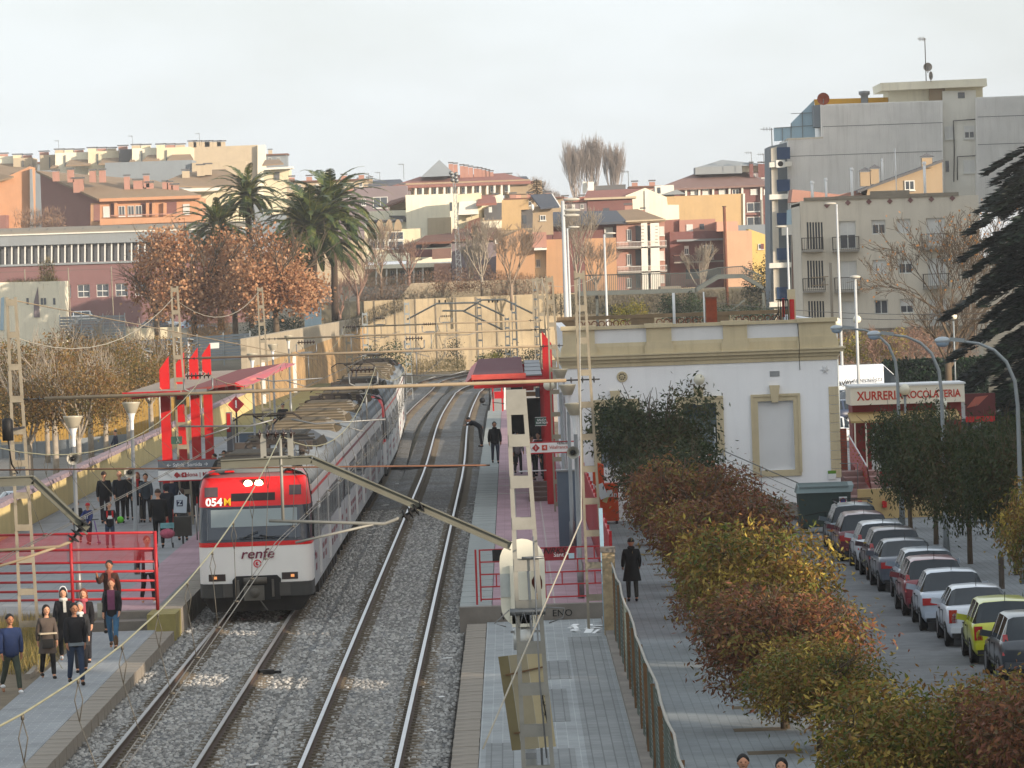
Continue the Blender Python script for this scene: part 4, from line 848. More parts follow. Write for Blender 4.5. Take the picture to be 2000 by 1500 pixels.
def sign_band(x0,x1,y,rows,lab,name='platform_sign',legs=True,base=.42,cat='sign'):
 t=thing(name,lab,cat,((x0+x1)/2,y,base))
 for(z0,z1,m,nm)in rows:MB().box(x0,x1,y-.04,y+.04,z0,z1).build(nm,m,t)
 if legs:
  for x in(x0+.1,x1-.1):MB().bar((x,y+.06,base),(x,y+.06,rows[0][1]),.08).build('leg',m_steel,t)
 return t
m_sgrey=M('sign_grey','6b7178',.5,.05,2);m_sw=M('sign_white','dcdcda',.5,.04,2);m_ltr=M('sign_letter_white','ececec',.5);m_ltrr=M('sign_letter_red','9c2a2c',.5);m_ltrk=M('sign_letter_dark','35302f',.5)
x0,x1=at_d(309,920,166).x,at_d(424,915,166).x;za=at_d(366,897,166).z
t=sign_band(x0,x1,166,[(za-.34,za-.03,m_sgrey,'grey_panel'),(za-.68,za-.345,m_sw,'white_panel'),(za-.03,za+.0,m_red,'top_trim'),(za-.72,za-.685,m_red,'bottom_trim')],'grey and white platform sign reading Salida Sortida, Barcelona and Manresa below the red pillars')
text('← Salida  Sortida →',.17,m_ltr,t,((x0+x1)/2,165.95,za-.18));text('Barcelona | Manresa',.19,m_ltrr,t,((x0+x1)/2+.35,165.95,za-.51),bold=.002)
q=MB().obox(((x0)+.62,165.95,za-.51),(.15,.006,.15),Matrix.Rotation(math.pi/4,3,'Y'));q.build('diamond',m_ltrr,t);MB().box(x0+.78,x0+.93,165.945,165.955,za-.59,za-.43).build('line_badge',m_ltrr,t);text('4',.13,m_ltr,t,(x0+.855,165.94,za-.51));q=MB().bar((x0+.25,165.95,za-.42),(x0+.45,165.95,za-.58),.02,.004);q.build('escalator_mark',m_ltrk,t)
x0,x1=at_d(1028,876,168).x,at_d(1129,872,168).x;za=at_d(1080,862,168).z
t=sign_band(x0,x1,168,[(za-.36,za-.04,m_sw,'white_panel'),(za-.04,za,m_red,'top_trim'),(za-.4,za-.36,m_red,'bottom_trim')],'white platform sign with red 1 and 4 badges pointing to Vilafranca on the right platform')
q=MB().obox((x0+.32,167.95,za-.2),(.19,.006,.19),Matrix.Rotation(math.pi/4,3,'Y'));q.build('diamond',m_ltrr,t);text('1',.17,m_ltr,t,(x0+.32,167.94,za-.2));MB().box(x0+.52,x0+.7,167.945,167.955,za-.29,za-.11).build('line_badge',M('orange_red_badge','b8452c',.5),t);text('4',.16,m_ltr,t,(x0+.61,167.94,za-.2));text('Vilafranca',.16,M('orange_red_badge'),t,(x0+1.08,167.95,za-.2));q=MB().bar((x0+.1,167.95,za-.12),(x0+.2,167.95,za-.28),.015,.004);q.build('escalator_mark',m_ltrk,t)
text('VERDE',.13,m_black,t,(x0+1.2,167.94,za-.06),shear=.3,name='graffiti')
p=at_d(1056,823,176);t=thing('exit_sign','small green exit sign reading SALIDA SORTIDA under the right canopy','sign',p);MB().box(p.x-.2,p.x+.2,176,176.04,p.z-.15,p.z+.15).build('panel',M('sign_green','2e4a41',.5),t);text('SALIDA\nSORTIDA',.1,m_ltr,t,(p.x+.04,175.99,p.z));q=MB();q.box(p.x-.2,p.x+.2,175.985,175.995,p.z+.14,p.z+.15);q.box(p.x-.2,p.x+.2,175.985,175.995,p.z-.15,p.z-.14);q.build('border',m_ltr,t);MB().bar((p.x,176.02,p.z+.15),(p.x,176.02,4.9),.02).build('hanger',m_dark,t)
p=at_d(343,860,171);t=thing('exit_sign','small green running man exit sign between the left red pillars','sign',p);MB().box(p.x-.16,p.x+.22,171,171.04,p.z-.13,p.z+.13).build('panel',M('sign_green'),t);q=MB().bar((p.x+.02,170.99,p.z-.09),(p.x+.08,170.99,p.z+.02),.03,.004).bar((p.x+.08,170.99,p.z+.02),(p.x+.05,170.99,p.z+.1),.05,.004).bar((p.x+.08,170.99,p.z),(p.x+.15,170.99,p.z-.08),.03,.004);q.build('pictogram',m_ltr,t);MB().bar((p.x,171.02,p.z+.13),(p.x,171.02,4.95),.02).build('hanger',m_dark,t)
d=237;p=at_d(461,790,d);t=thing('diamond_sign','red diamond platform sign with a white number 1 on a post','sign',(p.x,d,.42));q=MB().obox(p,(.56,.05,.56),Matrix.Rotation(math.pi/4,3,'Y'));q.build('panel',m_red,t);text('1',.5,m_ltr,t,(p.x,d-.04,p.z),bold=.01);MB().bar((p.x,d+.05,.42),(p.x,d+.05,p.z),.08).build('post',m_dark,t)
p=at_d(449,850,190);t=thing('info_totem','slim grey and red information pillar on the left platform beyond the red pillars','totem',(p.x,190,.42));z1=at_d(449,805,190).z;MB().box(p.x-.12,p.x+.1,190,190.1,.42,z1).build('column',m_sgrey,t);MB().box(p.x-.1,p.x+.04,189.98,189.995,z1-.75,z1-.04).build('red_panel',m_red,t);MB().box(p.x+.12,p.x+.2,190,190.1,.42,z1-.2).build('side_post',m_steel,t)
p=at_d(481,865,215);t=thing('platform_box','flat blue grey cabinet standing on the left platform near the train roof','cabinet',(p.x,215,.42));MB().box(p.x-.3,p.x+.32,215,215.5,.42,at_d(481,847,215).z).build('cabinet_body',M('blue_grey_cabinet','4d5a68',.5,.08,2),t);MB().box(p.x-.33,p.x+.35,214.97,215.53,at_d(481,847,215).z,at_d(481,847,215).z+.04).build('cabinet_top',m_steel,t)
t=thing('level_crossing_gate','red and white tubular gate at the far end of the right platform','gate',(-.3,296,.42))
pA=at_d(963,800,290)
for(a,b_,m)in(((962,757),(964,803),m_red),((986,754),(986,800),m_white),((980,757),(982,803),m_red)):pa,pb=at_d(*a,290),at_d(*b_,290);MB().bar(pa,pb,.09).build('post',m,t)
pa,pb=at_d(965,765,289.9),at_d(984,778,289.9);MB().box(pa.x,pb.x,289.85,289.95,pb.z,pa.z).build('red_board',m_red,t);pa,pb=at_d(964,786,289.9),at_d(985,788,289.9);MB().bar(pa,pb,.04).build('bar',m_dark,t)
p=at_d(942,782,240);t=thing('hanging_mirror','small round mirror hanging from a black bracket over the track edge','mirror',(p.x,240,p.z));MB().lathe([(.001,-.02),(.12,-.02),(.14,.02)],(p.x,240,p.z),16,axis='Y').build('mirror',m_dark,t);q=MB().tube([(p.x,240,p.z-.2),(p.x+.35,240,p.z-.25),(p.x+.36,240,p.z+.9)],.03,5);q.build('bracket',m_black,t);MB().bar((p.x+.36,240,p.z+.9),(p.x+.1,240,p.z+.95),.04).build('bracket_arm',m_black,t)
t=thing('ticket_machine','dark cabinet with red and tan panels under the right canopy','machine',(.9,205,.42));
for(a,b_,c_,d_,m,n_)in((998,1020,755,772,M('panel_dark_green','27312c',.5),'dark_panel'),(1021,1042,755,763,m_redb,'red_panel'),(1025,1046,765,774,M('tan_panel','a07a52',.6),'tan_panel'),(1046,1060,757,776,m_sgrey,'grey_panel'),(1000,1062,777,860,m_black,'cabinet_body')):
 pa,pb=at_d(a,d_,205),at_d(b_,c_,205);MB().box(pa.x,pb.x,205-(.02 if n_!='cabinet_body' else 0),205.3,pa.z,pb.z).build(n_,m,t)
t=thing('platform_steps','brown wooden steps under the right canopy behind the sign','steps',(.8,184,.42))
for i in range(4):pa,pb=at_d(1033,972-i*9,180+i),at_d(1083,965-i*9,180+i);MB().box(pa.x,pb.x,180+i,181+i,.42,.42+.14*(i+1)).build('step',M('brown_step','5d4945',.85,.15,2),t)
pa,pb=at_d(1013,921,178),at_d(1088,918,178);tag(MB().tube([pa,pb],.025,6).build('barrier_bar',m_panelw),'thin white horizontal bar in front of the brown steps','bar')
t=thing('grey_cabinet','tall blue grey cabinet behind the mast on the right platform','cabinet',(1.75,150,.42));pa,pb=at_d(1090,985,150),at_d(1128,920,150);MB().box(pa.x,pb.x,150,150.4,.42,pb.z).build('cabinet_body',M('blue_grey_cabinet'),t);MB().box(pa.x-.04,pb.x+.04,149.96,150.44,pb.z,pb.z+.05).build('cabinet_top',m_steel,t)
t=thing('newspaper_box','orange news stand box covered with torn posters right of the masts','news stand',(at_z(1175,1012,ZP).x,186,ZP))
cx=at_z(1178,1012,ZP).x;mo_=M('orange_paint','d3480f',.5,.08,2,dirt=.15);zt_=bz(1178,905,183)
MB().box(cx-.35,cx+.5,183,183.9,ZP+.12,zt_-.75).build('body',mo_,t);MB().prism([(cx-.4,182.9,zt_-.75),(cx+.0,182.9,zt_-.75),(cx+.0,182.9,zt_-.05),(cx-.2,182.9,zt_),(cx-.4,182.9,zt_-.2)],(0,1,0)).build('tall_part',mo_,t)
for s in(-.3,.42):MB().cbox((cx+s,183.2,ZP+.06),(.1,.1,.14)).build('foot',m_black,t)
for i,(a,b_,c_,d_)in enumerate(((-.25,.05,.95,1.5),(.1,.3,1.0,1.25),(.34,.44,1.0,1.12),(-.05,.12,.8,1.05))):MB().obox((cx+(a+b_)/2,182.87 if c_>.9 and i==0 else 182.985,ZP+(c_+d_)/2),(b_-a,.004,d_-c_),Matrix.Rotation(.25*(i-1.5),3,'Y')).build('torn_poster',[m_white,m_sw,m_white,M('cream_poster','d6c98c',.7)][i],t)
t=thing('bicycle','dark bicycle parked behind the orange news stand','bicycle',(4.4,188,ZP));bc=at_z(1222,1012,ZP)
for k,dx in enumerate((0,-1.02)):
 xx=bc.x+dx;wq=MB().lathe([(.31,-.02),(.34,0),(.31,.02),(.31,-.02)],(xx,188,ZP+.34),22,axis='Y');wo=wq.build('wheel',m_black,t)
 q=MB()
 for j in range(8):a_=j*math.pi/8;q.bar((xx-.3*math.cos(a_),188,ZP+.34-.3*math.sin(a_)),(xx+.3*math.cos(a_),188,ZP+.34+.3*math.sin(a_)),.006)
 q.build('spokes',m_steel,wo)
q=MB();X=bc.x;q.tube([(X,188,ZP+.34),(X-.12,188,ZP+.95)],.018,5);q.tube([(X-.1,188,ZP+.82),(X-.62,188,ZP+.8),(X-.56,188,ZP+.32),(X-.1,188,ZP+.78)],.018,5);q.tube([(X-.56,188,ZP+.32),(X-1.02,188,ZP+.34),(X-.64,188,ZP+.86)],.015,5);q.build('frame',m_dark,t);MB().cbox((X-.66,188,ZP+.9),(.26,.14,.05)).build('saddle',m_black,t);MB().tube([(X-.14,187.75,ZP+1.0),(X-.12,188,ZP+.97),(X-.14,188.25,ZP+1.0)],.014,5).build('handlebar',m_steel,t)
tag(MB().lathe([(.001,0),(.12,0),(.13,.55),(.14,.6),(.001,.6)],(at_z(1200,1015,ZP).x+.4,185.5,ZP),12).build('litter_sack',m_sw),'small white sack on the pavement beside the bicycle wheel','sack')
# ====== wall and fences
m_lw=M('cream_platform_wall','c7b47f',.85,.08,1.0,dirt=.3,dirtcol=(.3,.24,.14),streak=True);m_cop=M('pinkish_coping','86757a',.85,.15,2,dirt=.3)
t=thing('platform_wall','long cream wall with mauve coping running behind the left platform','wall',(-17.2,130,0))
MB().box(-17.35,-17.05,128,329,-1.5,1.5).build('wall_face',m_lw,t)
first=None;y=128.0
while y<328:
 if first is None:first=MB().add([(-.26,.01,0),(.26,.01,0),(.26,1.19,0),(-.26,1.19,0),(-.2,.03,.14),(.2,.03,.14),(.2,1.17,.14),(-.2,1.17,.14)],[(4,5,6,7),(0,1,5,4),(1,2,6,5),(2,3,7,6),(3,0,4,7)]).build('coping_stone',m_cop,t,world=False);o=first
 else:o=first.copy();COL.objects.link(o);o.parent=t
 o.location=(random.uniform(-.01,.01),y-130,1.5+random.uniform(-.01,.01));y+=1.2
t=thing('red_fence','red tubular fence with wire mesh top at the end of the left platform','fence',(-11,127,.42))
m_tube=M('red_fence_paint','a01f26',.4,.1,3,dirt=.2)
fx0,fx1=-13.6,at_z(308,1192,.42).x;fy0,fy1=128.6,127.2
P_=lambda f,z:Vector((fx0+(fx1-fx0)*f,fy0+(fy1-fy0)*f,z))
for z in(2.4,1.99,1.66,1.42,1.18,.94,.72):MB().tube([P_(0,z),P_(1,z)],.032,8).build('rail',m_tube,t)
for f in(0,.5,1):MB().tube([P_(f,.42),P_(f,2.43)],.045,8).build('post',m_tube,t)
q=MB();n=150
for i in range(n):q.bar(P_(i/n,1.68),P_(i/n,2.38),.006)
for j in range(24):q.bar(P_(0,1.69+.029*j),P_(1,1.69+.029*j),.006)
o=q.build('wire_mesh',m_tube,t,fix=False);o['kind']='stuff'
t=thing('red_railing','red brick-pattern railing with a name board across the end of the right platform','railing',(.5,124.8,.42))
rx0,rx1=at_z(932,1183,.42).x,2.15;ry=125.0
for i,z in enumerate((1.78,1.48,1.17,.86,.55)):
 MB().bar((rx0+.1,ry,z),(rx1,ry,z),.035).build('rail',m_tube,t)
MB().bar((rx0,ry,.42),(rx0,ry,1.8),.05).build('post',m_tube,t);MB().bar((rx0+.1,ry,.5),(rx0+.1,ry,1.8),.04).build('post',m_tube,t);MB().bar((rx1,ry,.42),(rx1,ry,1.85),.05).build('post',m_tube,t)
for i,(za,zb_)in enumerate(((1.78,1.48),(1.48,1.17),(1.17,.86),(.86,.55))):
 x=rx0+.5+(.4 if i%2 else 0)
 while x<rx1-.1:MB().bar((x,ry,za),(x,ry,zb_),.03).build('bar',m_tube,t);x+=.82
MB().box(rx0+1.7,rx0+2.5,ry-.04,ry-.02,1.49,1.79).build('name_board',M('name_board_red','8b1f2b',.5,.1,3),t);text('Sant Pau',.15,m_ltr,t,(rx0+2.2,ry-.05,1.6),align='CENTER');text('NRKS',.22,m_black,t,(rx0+1.95,ry-.055,1.7),shear=.4,name='graffiti');MB().box(rx0+2.32,rx0+2.46,ry-.06,ry-.055,1.5,1.63).build('sticker',M('pale_blue_sticker','a9c3cf',.6),t)
MB().box(rx0+.42,rx0+.75,ry-.04,ry-.02,1.5,1.78).build('dark_board',m_black,t)
text('ENO',.24,m_black,ew,(1.05,124.088,.2),name='graffiti')
text('W',.26,m_black,ew,(-.35,124.088,.16),name='graffiti')
MB().box(2.05,2.3,124.5,140,ZP,1.95).build('x',None)if False else None
t=thing('red_panel_fence','tall red panel fence between right platform and pavement','fence',(2.4,140,ZP))
y=126.0
while y<178:MB().box(2.3,2.36,y+.03,y+2.9,ZP,2.0).build('panel',m_red,t);MB().bar((2.34,y,ZP),(2.34,y,2.1),.07).build('post',m_red,t);y+=3.0
t=thing('wire_fence','rusty wire mesh fence on a low plinth between the low platform and the pavement','fence',(2.2,90,0))
MB().box(2.0,2.28,55,123,-1.0,.16).build('plinth',m_concd,t)
fp=None;y=57.5
m_fpost=M('rusty_fence_post','6b5138',.8,.25,3,dirt=.5)
while y<119:
 if fp is None:fp=MB().bar((0,0,.1),(0,0,1.72),.075,.05).build('post',m_fpost,t,world=False);o=fp
 else:o=fp.copy();COL.objects.link(o);o.parent=t
 o.location=(0,y-90,0);o.rotation_euler=(random.uniform(-.02,.02),random.uniform(-.02,.02),0);y+=4.4
pts=[];y=56.0
while y<=119:pts.append((2.2+random.uniform(-.03,.03),y,1.74+.04*math.sin(y*.7)+random.uniform(-.02,.02)));y+=3
MB().tube(pts,.024,6).build('top_rail',M('bare_rail','9a958a',.6,.1,3,metal=.3),t)
q=MB();y=56.0
while y<118:
 q.bar((2.2+.02*math.sin(y*3),y,.16),(2.2+.02*math.sin(y*2),y,1.7),.008);y+=.09
for j in range(16):q.bar((2.2,56,.2+j*.095),(2.2,118,.2+j*.095),.007)
o=q.build('wire_mesh',M('fence_wire','57605a',.6,.2,2),t,fix=False);o['kind']='stuff'
q=MB()
for i in range(26):y=random.uniform(66,112);z=random.uniform(.25,1.3);q.box(2.215,2.222,y,y+random.uniform(.3,1.2),z,z+random.uniform(.1,.4))
o=q.build('paint_patch',M('fence_paint_patch','5c7370',.8,.3,3),t);o['kind']='stuff'
t=thing('broken_pillar','weathered peeling concrete pillar with rusty end at the start of the wire fence','pillar',(2.12,118,0));MB().box(1.98,2.28,118.2,118.6,-.2,2.0).build('shaft',M('peeling_concrete','9b8a6e',.9,.35,4,dirt=.7),t);MB().box(1.94,2.3,118.15,118.65,2.0,2.12).build('cap',m_concd,t);MB().bar((2.02,119.2,.1),(2.0,119.2,3.0),.09).build('blue_post',M('pale_blue_post','7f9db0',.6,.1,2),t)
q=MB()
for i in range(14):q.obox((1.6+random.uniform(-.35,.35),120.6+random.uniform(-1.6,1.2),.06),(random.uniform(.08,.22),random.uniform(.08,.3),.02),Matrix.Rotation(random.uniform(0,3),3,'Z')@Matrix.Rotation(random.uniform(-.4,.4),3,'X'))
tag(q.build('litter',m_white),None,None,None,'stuff')
q=MB()
for i in range(26):q.obox((random.choice([-1.75,-1.6,-5,-5.1,-2.2])+random.uniform(-.12,.12),random.uniform(88,215),-.17),(random.uniform(.04,.12),random.uniform(.06,.25),.02),random.uniform(0,3))
tag(q.build('track_litter',m_sw),None,None,None,'stuff')
# ====== signal seen from behind
sy=80.0;c0=at_d(1021,1140,sy);t=thing('railway_signal','white oval signal board seen from behind with a rust patch, on a grey pole','railway signal',(c0.x,sy,.05))
m_sg=M('signal_white','d3d0c0',.5,.06,2,dirt=.25,dirtcol=(.35,.33,.25))
zt,zb_=at_d(1021,1052,sy).z,at_d(1021,1226,sy).z;hw=.36;n=12
pts=[(c0.x+hw*math.cos(math.pi*i/n),sy,zt-hw+hw*math.sin(math.pi*i/n))for i in range(n+1)]+[(c0.x-hw*math.cos(math.pi*i/n),sy,zb_+hw-hw*math.sin(math.pi*i/n))for i in range(n+1)]
MB().prism(pts,(0,.02,0)).build('signal_board',m_sg,t)
q=MB();q.prism([(a,sy-.001,b_)for a,_,b_ in pts],(0,-.0,0))if False else None
MB().box(c0.x-.2,c0.x+.14,sy-.1,sy,zt-1.35,zt-.42).build('lamp_housing',m_sg,t);MB().box(c0.x-.19,c0.x+.16,sy-.1,sy,zb_+.02,zb_+.3).build('lamp_housing',m_sg,t);MB().box(c0.x-.36,c0.x-.2,sy-.02,sy-.001,zt-.55,zb_+.5).build('side_plate',M('pale_grey_plate','a9aeab',.5),t)
rp=[];
for i in range(22):a_=2*math.pi*i/22;r_=.085*(1+random.uniform(-.18,.18));rp.append((c0.x+.235+r_*math.cos(a_)*.95,sy-.004,zt-.72+r_*1.9*math.sin(a_)))
MB().poly(rp).build('rust_patch',M('deep_rust','4c1d10',.9,.3,8),t)
MB().add([(c0.x+.2,sy-.003,zt-.88),(c0.x+.26,sy-.003,zt-.88),(c0.x+.22,sy-.003,zb_+.1),(c0.x+.19,sy-.003,zb_+.12)],[(0,1,2,3)]).build('rust_streak',M('rust_streak','b98a45',.8,.2,6),t)
MB().tube([(c0.x+.02,sy+.06,.05),(c0.x+.02,sy+.06,zb_+.1)],.1,14).build('pole',M('zinc_pole','b5b6b2',.4,.06,2,metal=.4),t)
MB().tube([(c0.x-.02,sy+.05,zb_-.35),(c0.x-.02,sy+.05,zb_-.02)],.16,14).build('pole_collar',M('zinc_pole'),t);MB().box(c0.x-.22,c0.x+.3,sy-.02,sy+.05,zb_-.08,zb_-.04).build('bracket',m_steel,t)
q=MB().tube([(c0.x+.3,sy,zb_),(c0.x+.3,sy+.02,zb_-.9)],.012,4);q.build('wire',m_wire,t)
MB().tube([(c0.x+.09,sy-.2,zt-.5),(c0.x+.12,sy-.2,zb_-.2),(c0.x+.2,sy-.2,zb_-1.5),(c0.x+.22,sy-.2,.1)],.02,6).build('conduit',m_steel,t)
t=thing('sign_plates','yellowish metal sign plates seen from behind with black graffiti, fixed low on the signal pole','sign',(c0.x,79.0,.05))
m_yb=M('yellowed_back_plate','8f8770',.6,.1,2,dirt=.45,dirtcol=(.25,.17,.07),streak=True)
c=[at_d(973,1283,79),at_d(1062,1272,79),at_d(1086,1458,79),at_d(1000,1466,79)]
def quad(pts,name,m,par,th=.03):return MB().prism(pts,(0,th,0)).build(name,m,par)
u=lambda f,g:c[0].lerp(c[1],f).lerp(c[3].lerp(c[2],f),g)
quad([u(0,0),u(.22,0),u(.22,1),u(0,1)],'side_plate',M('shaded_plate','6e6547',.6,.12,2,dirt=.4),t)
quad([u(.225,0),u(.62,0),u(.62,1),u(.225,1)],'middle_plate',m_yb,t);quad([u(.625,0),u(1,0),u(1,1),u(.625,1)],'edge_plate',M('bright_yellowed_plate','a89c7c',.6,.08,2,dirt=.3),t)
q=MB()
for(a,b_)in(((.8,.42),(.95,.5)),((.95,.5),(.78,.56)),((.8,.5),(.96,.62)),((.96,.58),(.8,.68)),((.78,.6),(.95,.74)),((.84,.45),(.88,.78)),((.84,.82),(.92,.9)),((.92,.82),(.86,.84)),((.92,.82),(.93,.88))):q.bar(u(*a)+Vector((0,-.008,0)),u(*b_)+Vector((0,-.008,0)),.018,.004)
q.build('graffiti',m_black,t);MB().bar(u(.1,.2)+Vector((0,-.02,0)),u(.95,.16)+Vector((0,-.02,0)),.025).build('clamp',m_fpost,t);MB().bar(u(.1,.82)+Vector((0,-.02,0)),u(.7,.8)+Vector((0,-.02,0)),.025).build('clamp',m_fpost,t)
MB().box(c0.x-.05,c0.x+.12,79.03,79.6,1.0,1.1).build('bracket',m_steel,t)
# ====== unseen blocks added right of the view, sized and gapped to cast the shade
def shade_block(x0,x1,y0,y1,z1,lab,col,zb=-1.0,nm='apartment_block'):
 t=thing(nm,lab,'building',((x0+x1)/2,y0,zb));w_=MB().box(x0,x1,y0,y1,zb,z1).build('wall',M('block_'+col,col,.85,.06,.5,dirt=.2),t)
 MB().box(x0-.2,x1+.2,y0-.2,y1+.2,z1,z1+.5).build('parapet',m_conc,t)
 k=0;first=None;z=zb+1.6
 while z<z1-2:
  y=y0+1.5
  while y<y1-2:
   if first is None:first=MB().box(x0-.03,x0-.005,0,1.3,0,1.4).build('window',m_glass,t,world=False);o=first
   else:o=first.copy();COL.objects.link(o);o.parent=t
   o.location=(-(x0+x1)/2,y-y0,z-zb);y+=3.2
  z+=2.95
 return t
def shade_rows():
 shade_block(47,51,4,62.1,16.6,'unseen off-white apartment block added to shade the near platforms and street','b9b2a4')
 shade_block(47,51,68.4,77.5,16.6,'unseen narrow beige block added between two gaps that let light bands through','a8997f')
 shade_block(47,60,82.3,142,17.4,'unseen long brick apartment block added to shade the platforms and train','8f6049')
 shade_block(47,60,142.2,191,18.4,'unseen ochre apartment block added to shade the station building','a98f63')
 shade_block(46,58,334,352.5,21.5,'unseen tall grey block added to shade the grey flats','8f8d88')
 shade_block(46,50,381,398.5,28.5,'unseen high white block added to shade the corrugated tower','b5b3ae')
shade_rows()
# ====== foliage tools
def leaf_cloud(lobes,n,size,droop=.0,shell=.55,asp=.42,jit=.35,seed=1):
 r=np.random.default_rng(seed);L=np.array(lobes,float);wts=(L[:,3]*L[:,4]*L[:,5])**.67;idx=r.choice(len(L),n,p=wts/wts.sum())
 d=r.normal(size=(n,3));d/=np.linalg.norm(d,axis=1)[:,None];rad=shell+(1-shell)*r.random(n)**.6;rad=np.where(r.random(n)<.22,r.random(n)**.5,rad)*(1+r.normal(0,.07,n))
 C=L[idx,:3]+d*L[idx,3:6]*rad[:,None]
 k=max(12,n//28);tw=C[r.choice(n,k)];ti=r.integers(0,k,n);C=np.where((r.random(n)<jit)[:,None],tw[ti]+r.normal(0,size*1.6,(n,3)),C)
 a=r.normal(size=(n,3));a[:,2]-=droop*2;a+=d*.6;a/=np.linalg.norm(a,axis=1)[:,None];b=np.cross(a,r.normal(size=(n,3)));b/=np.linalg.norm(b,axis=1)[:,None]+1e-9
 s=size*r.uniform(.6,1.25,n)[:,None];nrm=np.cross(a,b)
 P0=C;P1=C+a*s*.5+b*s*asp*.5+nrm*s*.06;P2=C+a*s-nrm*s*.05;P3=C+a*s*.5-b*s*asp*.5+nrm*s*.06
 V=np.stack([P0,P1,P2,P3],1).reshape(-1,3);F=np.arange(n*4).reshape(n,4);return V,F
def limb(mb,p,d,L,r,depth,rnd,spread=.55,up=.15,nseg=3,kids_=3,rmin=.006):
 pts=[Vector(p)];rs=[r];dd=Vector(d).normalized()
 for i in range(nseg):
  dd=(dd+Vector((rnd.gauss(0,.12),rnd.gauss(0,.12),rnd.gauss(0,.08)+up*.3))).normalized();pts.append(pts[-1]+dd*L/nseg);rs.append(max(rmin,r*(1-.5*(i+1)/nseg)))
 mb.tube(pts,rs,5 if r>.04 else 3,cap=False);tips=[pts[-1]]
 if depth>0:
  for j in range(kids_):
   f=.45+.55*(j+1)/kids_;q=pts[0].lerp(pts[-1],f)if j<kids_-1 else pts[-1];s_=spread*rnd.uniform(.7,1.3);a=rnd.uniform(0,6.28)
   x=dd.orthogonal().normalized();y=dd.cross(x);nd=(dd+(x*math.cos(a)+y*math.sin(a))*s_+Vector((0,0,up))).normalized()
   tips+=limb(mb,q,nd,L*rnd.uniform(.62,.8),r*.55,depth-1,rnd,spread,up,nseg,kids_,rmin)
 return tips
m_bark=M('bark','5e5142',.95,.25,3,bump=.5);m_barkp=M('pale_bark','9a8f80',.9,.2,3,dirt=.4,bump=.3);m_barkd=M('dark_bark','3a3029',.95,.25,3)
def tree_proto(name,lab,cat,lobes,n,size,mleaf,trunk=(0,.12,1.2),seed=1,bark=None,droop=0,depth=2,group=None,asp=.42,shell=.55,ld=None):
 t=thing(name,lab,cat,(0,0,0),group=group);rnd=random.Random(seed);mb=MB();zt=trunk[2]
 mb.tube([(0,0,-.1),(.02,.01,zt*.5),(.0,.03,zt)],[trunk[1]*1.15,trunk[1],trunk[1]*.9],8);mb.build('trunk',bark or m_bark,t,world=False,fix=False)
 top=max(l[2]+l[5]for l in lobes);mb=MB()
 for i in range(5):a=i*1.256+rnd.random();limb(mb,(0,.03,zt*.95),(math.cos(a)*.6,math.sin(a)*.6,.9),ld or(top-zt)*.5,trunk[1]*.6,depth,rnd)
 mb.build('branch',bark or m_bark,t,world=False,fix=False)
 V,F=leaf_cloud(lobes,n,size,droop,shell,asp,seed=seed);np_mesh('crown',V,F,mleaf,t);return t
ml_privet=Mleaf('privet_leaf',['2f3a22','4d4a28','6b4a34','7a4a3a','8c5f3a','6e6a34','a8924a'],trans=.25,nscale=.7)
ml_privet2=Mleaf('privet_leaf_green',['1c2916','27371b','384522','464424','523f2a'],trans=.18)
ml_privet3=Mleaf('privet_leaf_olive',['33451f','4c5c25','6a6c2c','857034','7b5230','b39d48','d0b85a'],trans=.25,nscale=.9)
def crown_lobes(seed,w,h,z0):
 r=random.Random(seed);out=[(0,0,z0+h*.45,w*.62,w*.62,h*.42)]
 for i in range(9):a=i*.7+r.random()*.5;rr=w*r.uniform(.35,.6);out.append((rr*math.cos(a),rr*math.sin(a),z0+h*r.uniform(.25,.75),w*r.uniform(.35,.5),w*r.uniform(.35,.5),h*r.uniform(.2,.32)))
 return out
pv=[tree_proto('street_tree','x','tree',crown_lobes(11+i,1.75,2.95,.65),11500,.14,[ml_privet,ml_privet3,ml_privet2][i],(0,.075,1.5),20+i,droop=.5,group='small leafy trees along the pavement',asp=.36)for i in range(3)]
row=[(95.6,5.0,1,'nearest small tree of the pavement row whose trunk base shows in its pit'),(100.4,4.95,0,'second nearest tree of the pavement row with reddish drooping leaves'),(105.5,5.15,1,'olive tree of the pavement row, third from the near end'),(110.8,5.2,0,'russet tree of the pavement row just right of the two lit paving bands'),
       (116.2,5.3,1,'yellow-tipped tree of the pavement row level with the wire fence start'),(121.5,5.2,0,'wine tinged tree of the pavement row before the platform end'),(127,5.1,1,'bushy tree of the pavement row level with the red railing'),(132.3,5.0,0,'reddish tree of the pavement row beside the walker in the black coat'),
       (136.8,4.95,0,'tree of the pavement row just beyond the walker in the black coat'),(141.5,4.9,1,'olive green tree of the pavement row in front of the railing stairs'),(146.3,4.9,0,'mixed green and red tree in the middle of the pavement row'),(152,4.85,1,'yellowing tree of the pavement row below the boarded window'),
       (157.5,4.8,0,'dark red tree of the pavement row left of the blank window'),(163,4.75,2,'green tree of the pavement row below the round vent side'),(168.5,4.7,0,'purplish tree of the pavement row close to the tallest dark tree')]
pit=None;used=[False]*3
